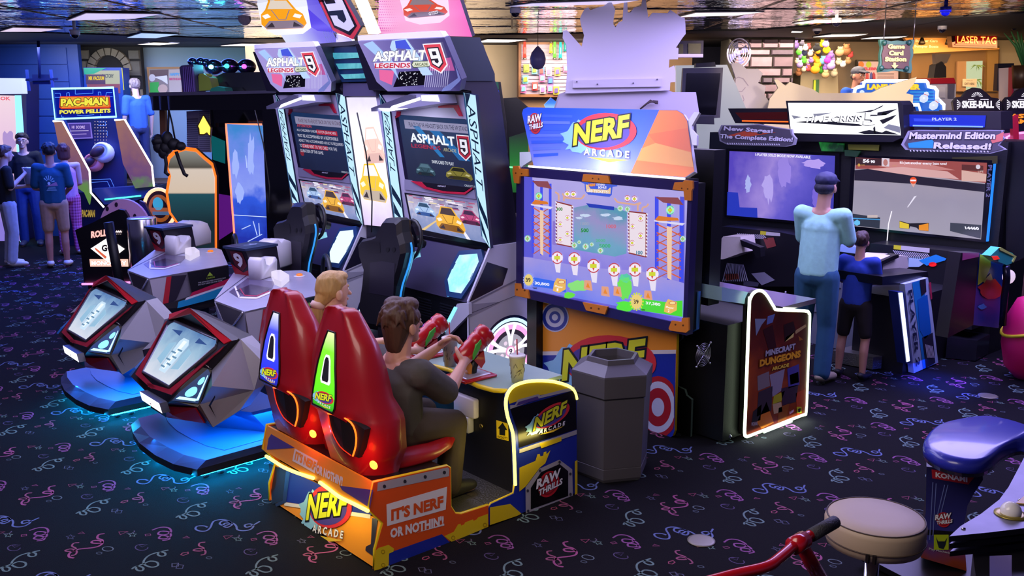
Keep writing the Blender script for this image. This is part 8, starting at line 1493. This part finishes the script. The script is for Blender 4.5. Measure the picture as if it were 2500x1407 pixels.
        if style == 'pony': m = MB(); m.lathe(H(0,-.11,-.062) ,[(.036 * k,-.02),(.045 * k,0),(.036 * k,.02)],C('#d8b8b0',.7),14,tuple((hf * .3 + up).normalized())); m.build('hair_tie',t)
    if style == 'cap':
        fused('hair',[[(H(0,-.03,.0),R3(.083,.08,.06),HF)]],.01,hm,t); fused('cap',[[(H(0,-.005,.06),R3(.088,.105,.07),HF)],[(H(0,.08,.055),R3(.07,.05,.012),HF),(H(0,.14,.04),R3(.055,.04,.01),HF)]],.009,mat('cap_' + hair,'#3a3a48' if hair != '#20203a' else '#23264f',.7),t)
    if eyes:
        for s in (1,-1):
            m = MB(); m.ell(H(.03 * s,.077,.008),R3(.013,.008,.009),C('#e8e4e0',.2),10,7,HF.to_3x3()); e_ = m.build('eye',t); m = MB(); m.ell(H(.03 * s,.083,.008),R3(.006,.004,.0065),C('#2a1c14',.15),8,6,HF.to_3x3()); m.build('iris',e_)
            m = MB(); m.tube([H(.015 * s,.087,.027),H(.032 * s,.083,.031),H(.046 * s,.074,.026)],.0035 * k,hm,5); m.build('eyebrow',t)
        m = MB(); m.tube([H(-.02,.074,-.053),H(0,.086,-.052),H(.02,.074,-.053)],.004 * k,C('#9a5a50',.5),6); m.build('mouth',t)
    if glasses:
        m = MB()
        for s in (1,-1): m.tube([H(.032 * s + .022 * math.cos(a),.1,.006 + .018 * math.sin(a)) for a in [j * PI / 8 for j in range(16)]],.0022,BLK,5,True); m.tube([H(.053 * s,.098,.01),H(.08 * s,.0,.01)],.002,BLK,4)
        m.tube([H(-.01,.102,.008),H(.01,.102,.008)],.002,BLK,4); m.build('glasses',t,kind='stuff')
    return t
VA = math.atan2(_F.y,_F.x); g0 = PZ(0)
def fpos(x,y,z=0): p = PZ(z)(x,y); return Vector((p.x,p.y,z))
# ---- the two players on the bench
def P_(x,y,yy): return PY(yy)(x,y)
J = dict(k=1.1,bulk=1.16,f=Vector((1,0,0)),r=Vector((0,-1,0)),hf=Vector((.97,.05,.12)),head=P_(985,792,4.15),neck=P_(955,868,4.15),chest=P_(948,945,4.15),pelvis=P_(975,1055,4.15),shR=P_(985,912,3.99),elR=P_(1098,978,3.96),wrR=P_(1150,905,4.06),shL=P_(950,875,4.33),elL=P_(1045,935,4.36),wrL=P_(1085,895,4.3),hipR=P_(1005,1072,4.06),knR=P_(1150,1058,4.02),anR=P_(1128,1205,4.02),toR=P_(1165,1222,4.02),hipL=P_(1000,1050,4.25),knL=P_(1140,1035,4.3),anL=P_(1110,1170,4.3),toL=P_(1150,1180,4.3),curl=.75)
J['neck'] = Vector((J['head'].x - .045,4.15,J['head'].z - .17)); J['chest'] = Vector((J['neck'].x - .03,4.15,J['neck'].z - .19)); J['pelvis'] = Vector((J['chest'].x + .02,4.15,.6))
J['shR'] = J['neck'] + Vector((.01,-.2,-.06)); J['shL'] = J['neck'] + Vector((.02,.2,-.06)); J['hipR'] = Vector((J['pelvis'].x + .05,4.06,.59)); J['hipL'] = Vector((J['pelvis'].x + .05,4.25,.59)); 
J['knR'] = Vector((3.1,4.02,.56)); J['knL'] = Vector((3.1,4.3,.56)); J['anR'] = Vector((3.06,4.02,.2)); J['anL'] = Vector((3.06,4.3,.2)); J['toR'] = Vector((3.2,4.01,.165)); J['toL'] = Vector((3.2,4.32,.165))
cg = (g1a + g1b) / 2; J['wrR'] = g1a + (g1b - g1a) * .2 + Vector((-.06,-.06,-.03)); J['elR'] = (J['shR'] + J['wrR']) / 2 + Vector((.0,-.05,-.12)); J['wrL'] = g1a + (g1b - g1a) * .25 + Vector((-.1,.14,.03)); J['elL'] = (J['shL'] + J['wrL']) / 2 + Vector((0,.05,-.12)); J['hnR'] = Vector((0,-1,.4)); J['hnL'] = Vector((0,.6,.8))
person('person with brown hair in dark grey tee on the bench, holding the nearer red blaster',J,'#c9937e','#4a2f22','#46423f','#3f342c','#1c1a1a',(J['pelvis'].x,4.15,0),'mullet',.62,1.0,.0065)
H2 = P_(815,712,4.75); J = dict(k=.98,f=Vector((1,0,0)),r=Vector((0,-1,0)),hf=Vector((.99,-.08,.05)),head=H2,neck=H2 + Vector((-.045,0,-.165)),curl=.75)
J['chest'] = J['neck'] + Vector((-.02,0,-.19)); J['pelvis'] = Vector((J['chest'].x + .02,4.75,.6)); J['shR'] = J['neck'] + Vector((.01,-.155,-.05)); J['shL'] = J['neck'] + Vector((.02,.155,-.05)); J['wrR'] = g2a + (g2b - g2a) * .15 + Vector((-.06,-.06,-.02)); J['elR'] = (J['shR'] + J['wrR']) / 2 + Vector((-.02,-.06,-.05)); J['wrL'] = g2a + (g2b - g2a) * .25 + Vector((-.08,.12,0)); J['elL'] = (J['shL'] + J['wrL']) / 2 + Vector((0,.05,-.1)); J['hnR'] = Vector((0,-1,.4)); J['hnL'] = Vector((0,.6,.8))
for s,t_ in ((-1,'R'),(1,'L')): J['hip' + t_] = Vector((J['pelvis'].x + .04,4.75 + s * .09,.59)); J['kn' + t_] = Vector((3.08,4.75 + s * .12,.56)); J['an' + t_] = Vector((3.05,4.75 + s * .12,.2)); J['to' + t_] = Vector((3.18,4.75 + s * .13,.165))
person('person with blonde ponytail on the bench, holding the farther red blaster',J,'#d8a890','#b8935a','#2a2428','#2c3348','#d8d4d0',(J['pelvis'].x,4.75,0),'pony',.5,1.0,.0065,True,tank=True)
# ---- the group standing at the left
b1 = fpos(34,650); person('person in black tee and pale wide jeans at the left edge, holding a cup',standing(b1,VA - .9,1.68,{'R': ((.2,.02,1.12),(.06,.24,1.3)),'L': ((.22,.05,1.1),(.05,.27,1.12))}),'#d8a898','#5a3a30','#14131a','#b8bcd0','#d8d0d0',b1,'short',.6,1.0)
c1 = b1 + Vector((math.cos(VA - .9),math.sin(VA - .9),0)) * .3; t = thing('popcorn_cup','silver patterned cup held by the person in black tee','cup',(c1.x,c1.y,1.18)); m = MB(); m.lathe((c1.x,c1.y,1.14),[(.05,0),(.075,.22),(.078,.23)],C('#a8b0c8',.4,.3,var=.3,scale=60),18); m.build('body',t)
b2 = fpos(80,600); person('person with glasses in navy tee and blue jeans, facing the camera',standing(b2,VA + PI + .35,1.78),'#d8b0a0','#2a2024','#121522','#1c3a7a','#2a2c40',b2,'short',.6,1.0,glasses=True)
b3 = fpos(146,652); J3 = standing(b3,VA + .35,1.72,{'R': ((.22,.02,1.1),(.14,.2,1.0)),'L': ((.22,.04,1.1),(.12,.22,1.05))}); person('person in teal tee with sunrise print and khaki shorts, seen from behind',J3,'#b87a68','#18141c','#0c4a68','#b89078','#e8d8d4',b3,'short',.6,.42)
tb_ = bpy.data.objects[[o.name for o in bpy.data.objects if o.get('label','').startswith('person in teal')][0]]
bq_ = Q([J3['L'](-.085,-.133,1.06),J3['L'](.095,-.133,1.06),J3['L'](.095,-.129,1.3),J3['L'](-.085,-.129,1.3)],.002); m = MB(); m.qe(bq_,.35,.45,.1,.09,C('#c8d8e0'),1,14)
for k_ in range(6): a = k_ * .45 + .2; m.qp(bq_,[(.35 + .14 * math.cos(a - .12),.5 + .13 * math.sin(a - .12)),(.35 + .4 * math.cos(a - .1),.5 + .4 * math.sin(a - .1)),(.35 + .4 * math.cos(a + .1),.5 + .4 * math.sin(a + .1)),(.35 + .14 * math.cos(a + .12),.5 + .13 * math.sin(a + .12))],C('#8fc0d0'),1)
m.qp(bq_,[(.1,.3),(.95,.3),(.85,.52),(.6,.45),(.45,.38)],C('#a8789a'),1.5)
for k_ in range(4): m.qr(bq_,.15 + k_ * .05,.05 + k_ * .06,.85 - k_ * .03,.075 + k_ * .06,C('#8fb8c8'),1)
m.build('shirt_print',tb_,kind='stuff')
pl_m = mat('pink_plaid','#c83a8a',.85); nt = pl_m.node_tree; tcn = nt.nodes.new('ShaderNodeTexCoord'); ch = nt.nodes.new('ShaderNodeTexWave'); ch.inputs['Scale'].default_value = 9; ch2 = nt.nodes.new('ShaderNodeTexWave'); ch2.bands_direction = 'Z'; ch2.inputs['Scale'].default_value = 7; mx = nt.nodes.new('ShaderNodeMath'); mx.operation = 'ADD'; rp_ = nt.nodes.new('ShaderNodeValToRGB'); rp_.color_ramp.elements[0].color = hexc('#8a1c5a'); rp_.color_ramp.elements[1].color = hexc('#e07ab8')
nt.links.new(tcn.outputs['Object'],ch.inputs[0]); nt.links.new(tcn.outputs['Object'],ch2.inputs[0]); nt.links.new(ch.outputs['Fac'],mx.inputs[0]); nt.links.new(ch2.outputs['Fac'],mx.inputs[1]); hv = nt.nodes.new('ShaderNodeMath'); hv.operation = 'MULTIPLY'; hv.inputs[1].default_value = .5; nt.links.new(mx.outputs[0],hv.inputs[0]); nt.links.new(hv.outputs[0],rp_.inputs[0]); nt.links.new(rp_.outputs[0],nt.nodes['Principled BSDF'].inputs['Base Color'])
b4 = fpos(178,622); person('person with auburn bob in pink top and pink plaid trousers, seen from behind',standing(b4,VA + .6,1.66,{'R': ((.2,.02,1.1),(.1,.2,1.02)),'L': ((.2,.02,1.1),(.1,.2,1.0))}),'#d8a8a0','#5a2420','#c88ab0','#c83a8a','#d8c8c8',b4,'bob',.4,1.0,female=True,tank=True,plaid=pl_m)
# ---- players at the light-gun game
b5 = fpos(1978,930); person('person in pale aqua tee, dark cap and blue jeans, playing the light-gun game',standing(b5,.12,1.74,{'R': ((.2,.12,1.15),(.08,.38,1.25)),'L': ((.2,.14,1.13),(.05,.42,1.22))},.03),'#b88a78','#20203a','#9fd8d4','#2a5a80','#a89884',b5,'cap',.6,1.0)
b6 = fpos(2076,924); person('child in blue top and black patterned shorts, aiming at the light-gun game',standing(b6,.2,1.25,{'R': ((.2,.1,1.15),(.1,.35,1.28)),'L': ((.2,.1,1.12),(.06,.38,1.26))},.02,.13),'#b88474','#3a241e','#1c3aa0','#1c141c','#14121c',b6,'short',.6,.42)
# ---- people on the raised floor behind
MB().prism([FW(13.3,3.6,0),FW(13.3,5.6,0),FW(15.3,6.2,0),FW(15.3,3.9,0)],(0,0,.95),mat('raised_floor','#3a2a22',.8)).build('floor_raised',**KS)
def at_d(D,x,z): p = foot(D,x); return Vector((p.x,p.y,z))
b7 = at_d(13.7,2075,.95); person('person in bright blue tee and grey cap with folded arms, near the plush toys',standing(b7,VA + PI + .5,1.8,{'R': ((.24,.06,1.12),(-.1,.2,1.1)),'L': ((.24,.06,1.1),(-.1,.22,1.07))}),'#a8705c','#3a302c','#0f4ac0','#2a2a38','#1c1a1c',b7,'cap',.6,1.0)
b8 = at_d(14.2,1960,.95); person('child with long brown hair before the plush stand, left one',standing(b8,VA,1.5),'#c89a88','#4a3024','#6a5a58','#2a2a38','#1c1a1c',b8,'bob',.5,1.0,female=True)
b9 = at_d(13.9,2022,.95); person('child with dark brown hair before the plush stand, right one',standing(b9,VA,1.42),'#c89a88','#3a2620','#8a6a60','#2a2a38','#1c1a1c',b9,'short',.5,1.0)
MB().prism([FW(15.7,-6.55,0),FW(15.7,-5.6,0),FW(16.7,-5.9,0),FW(16.7,-6.9,0)],(0,0,.95),mat('raised_floor','#3a2a22',.8)).build('floor_raised',**KS)
b10 = at_d(16.0,345,.95); person('person in blue top on the raised floor behind the white-lit wing',standing(b10,VA + .8,1.68),'#c8a8a0','#8a7a78','#2a5ab0','#1c2a5a','#1c1a1c',b10,'short',.6,1.0)
b11 = fpos(2512,760); person('person in blue shorts mostly outside the right frame edge',standing(b11,VA - .4,1.7),'#a8786a','#2a2020','#1a1a22','#2a4ac0','#e8e4e8',b11,'short',.6,.4)
# ================================================================ right foreground
stl = thing('bar_stool','round beige cushioned stool on a chrome post','stool',(3.40,1.69,0)); sx,sy = 3.40,1.69
VN = mat('beige_vinyl','#b8a48e',.55,var=.1,scale=6,bump=.12); m = MB(); m.lathe((sx,sy,.6),[(.15,0),(.182,.012),(.19,.04),(.192,.1),(.186,.118),(.175,.124),(.1,.13),(.01,.131)],VN,40); cu = m.build('cushion',stl)
for z,r in ((.722,.184),(.645,.1925)): m = MB(); m.tube([(sx + r * math.cos(a),sy + r * math.sin(a),z) for a in [k * PI / 24 for k in range(48)]],.0028,C('#4a3c34',.6),5,True); m.build('piping',cu)
m = MB(); vd = Vector((-.9,-.42,0)).normalized(); 
for s in (-.012,.012): c = Vector((sx,sy,.63)) + vd * .192 + Vector((-vd.y,vd.x,0)) * s; m.cbox(c,(.012,.012,.035),C('#1c1a1c',.3))
m.build('zip_pulls',cu,kind='stuff')
m = MB(); m.lathe((sx,sy,0),[(.2,0),(.2,.012),(.06,.03),(.028,.05),(.028,.6)],CHROME,28); m.build('post',stl)
ks = thing('padded_rider_seat','glossy blue padded seat on a dark sunset-printed column in the right foreground','arcade seat',(4.62,1.9,0)); kp_ = Pl((4.42,1.98,0),(-.9,-.43,0)); Kx = lambda pts: [Zc(kp_(*p)) for p in pts]; dv = -kp_.n if kp_.n.x < 0 else kp_.n; dv = Vector((.9,.43,0))
co = Kx([(2262,1140),(2398,1150),(2400,1172),(2378,1205),(2362,1235),(2352,1290),(2360,1395),(2248,1362),(2260,1250)])
bd_ = MB().prism(co,dv * .3,grad('sunset_print',[(0,'#3a1418'),(.12,'#8a3a20'),(.3,'#3a3a8a'),(.6,'#2a2a6a'),(1,'#0f0d18')],(0,0,1),.0,.68,0,.3,.1),BLK).build('column',ks)
q = QX(Pl(kp_.p + kp_.n * .002 * (1 if kp_.n.dot(CAM - kp_.p) > 0 else -1),kp_.n),1700,960,3.125,.0012); m = MB(); m.qp(q,[(1795,582),(2122,642),(2075,698),(1800,650)],C('#b01c2a',.35),1); m.qt(q,'KONAMI',(1825,642,2068,602),C('#f0ecf0',.4),2,.04,None,0,0,.16)
for a,b in (((1805,680),(1780,1120)),((1830,690),(1805,1090)),((1895,700),(1840,930)),((1920,700),(1865,920))): m.qline(q,[a,b],7,C('#6a78b8',.4),1)
m.qr(q,1812,1195,1925,1080,C('#a8c01c',.4),2); m.qp(q,[(1828,1095),(1845,1130),(1895,1130),(1915,1100),(1900,1160),(1885,1190),(1850,1180),(1840,1150)],C('#16202a'),3); m.qt(q,'Play Mechanix',(1775,1200,1945,1178),C('#b8b0b8'),2,.02,None,0,0,.2); m.qp(q,[(1740,1040),(1990,1060),(2000,1140),(1930,1090),(1740,1080)],C('#0c0a10'),.5); m.build('printed_artwork',bd_,kind='stuff')
m = MB(); thrills_logo(m,Q([q(1815,1020,0),q(1958,1030,0),q(1955,905,0),q(1812,905,0)],.001),4); m.build('logo_print',bd_)
so_ = [(2256,1085),(2262,1058),(2290,1034),(2340,1020),(2400,1012),(2450,1018),(2500,1032),(2570,1060),(2570,1085),(2500,1072),(2455,1088),(2425,1112),(2395,1126),(2350,1126),(2295,1112)]
zt2 = PZ(.74); P = smoothpts([zt2(*p) for p in so_],3,True); c = sum(P,Vector()) / len(P); BV = mat('blue_seat_vinyl','#2c34b0',.3,var=.05,scale=4,coat=.4)
sc_ = lambda s,z: [Vector((c.x + (p.x - c.x) * s,c.y + (p.y - c.y) * s,z)) for p in P]
m = MB(); m.loft([sc_(.93,.675),sc_(.99,.68),sc_(1.0,.705),sc_(.99,.725),sc_(.95,.738),sc_(.9,.744)],BV,True,True,True); sn = m.build('seat_pad',ks); m = MB(); m.loft([sc_(.97,.66),sc_(.975,.677)],CHROME,True,True,False); m.build('chrome_rim',ks)
m = MB(); m.prism([Zc(p) + kp_.n * .0 for p in kp_.L([(2312,1139),(2372,1148),(2376,1154),(2320,1147)])],dv * -.02,C('#d8b81c',.4)); m.build('yellow_bar',ks)
m = MB(); m.prism([p + Vector((0,0,-.0)) for p in [Vector((4.3,2.2,.03)),Vector((4.2,1.75,.03)),Vector((4.9,1.5,.03)),Vector((5.1,2.1,.03))]],(0,0,.03),C('#8a8894',.25,.9),BLK); m.build('base_plate',ks)
# control deck with trackball
td = thing('trackball_deck','silver-grey control deck with white trackball at the right frame edge','control deck',(3.6,1.25,0)); zd = PZ(.95); do = [(2318,1310),(2345,1285),(2395,1255),(2440,1220),(2462,1190),(2478,1160),(2500,1118),(2580,1080),(2580,1292),(2500,1290),(2420,1300)]
DP = [zd(*p) for p in do]; mm = mat('deck_print','#77758f',.4,var=.3,scale=9,metal=.3); m = MB(); m.prism(DP,(0,0,-.02),mm,C('#3a3848',.3,.6)); dk = m.build('deck_top',td); cD = sum(DP,Vector()) / len(DP)
for i,z in enumerate((.03,.06)): m = MB(); m.prism([cD + (p - cD) * (.985 - .02 * i) + Vector((0,0,-z + .002)) for p in DP],(0,0,-.018),C('#232231',.3,.5)); m.build('deck_layer',td)
m = MB(); tb2 = zd(2467,1257); m.lathe(tb2,[(.052,.001),(.052,.004),(.038,.006)],C('#a8984a',.35,.6),24); m.build('trackball_ring',td); m = MB(); m.ell(tb2 + Vector((0,0,.012)),.034,C('#f0eef2',.15),24,14); m.build('trackball',td)
for p_ in ((2352,1292),(2490,1222)): m = MB(); m.ell(zd(*p_) + Vector((0,0,.002)),(.008,.008,.004),CHROME,8,5); m.build('screw',td)
m = MB(); m.prism([zd(*p) + Vector((0,0,.002)) for p in [(2480,1232),(2500,1215),(2570,1215),(2570,1240)]],(0,0,.004),C('#d8b04a',.4)); m.build('legend_plate',td)
lo = PZ(.86); P = [lo(*p) for p in [(2375,1350),(2580,1330),(2580,1480),(2390,1470)]]; m = MB(); m.loft([[Vector((p.x,p.y,.0)) for p in P],P],C('#14131b',.4)); bo2 = m.build('cabinet_body',td); m = MB(); fpl = P3(P[0],P[3],Vector((P[0].x,P[0].y,0))); P2 = [Pl(fpl.p + fpl.n * .004,fpl.n)(*p) for p in [(2416,1358),(2470,1356),(2470,1450),(2416,1450)]]; m.poly(P2,C('#4a4488',.3)); m.build('panel',td)
m = MB(); m.prism(PX(3.3).L([(2375,1352),(2392,1350),(2390,1392),(2376,1390)]),(.02,0,0),C('#b89a4a',.35,.7)); m.build('brass_corner',td)
# red handlebar frame
rh = thing('handlebar_frame','red tubular frame with black grip in the lower right foreground','handlebar',(2.6,1.55,0)); zr_ = PZ(.9); RP = mat('red_gloss_paint','#a8101f',.22,coat=.5)
path = smoothpts([zr_(*p) for p in [(1690,1432),(1790,1404),(1870,1385),(1905,1362),(1945,1328),(1990,1300)]],4); m = MB(); m.tube(path,.018,RP,14); fb = m.build('handle_tube',rh)
m = MB(); a,b = zr_(1980,1308),zr_(2040,1274); m.tube([a,a + (b - a) * .97,b],[.0225,.0225,.019],C('#23232b',.6,bump=.4,scale=150),14); gr = m.build('grip',rh); m = MB(); m.ell(b,.016,C('#a8a8b0',.3,.7),10,7); m.build('end_cap',gr)
a = zr_(1950,1326); e = PZ(.55)(2020,1440); m = MB(); m.tube([a + Vector((0,0,.01)),a + (e - a) * .5,e,Vector((e.x,e.y,.0))],[.022,.026,.03,.03],RP,14); m.build('fork_tube',rh); m = MB(); m.lathe(a,[(.03,-.035),(.03,.035)],RP,14,tuple((path[-1] - path[-4]).normalized())); m.build('clamp',rh)
m = MB(); m.tube([path[0],Vector((path[0].x - .05,path[0].y - .05,.0))],.02,RP,10); m.build('rear_tube',rh)
# round outlet covers in the carpet
for x,y,lab in ((1712,1322,'round metal floor cover in the carpet, nearer one'),(2412,968,'round metal floor cover in the carpet, farther one')): p = g0(x,y); t = tag(MB().lathe((p.x,p.y,.001),[(.075,0),(.075,.004),(.06,.006),(.01,.006)],C('#8a8478',.5,.6),24).build('floor_cover'),lab,'floor cover')
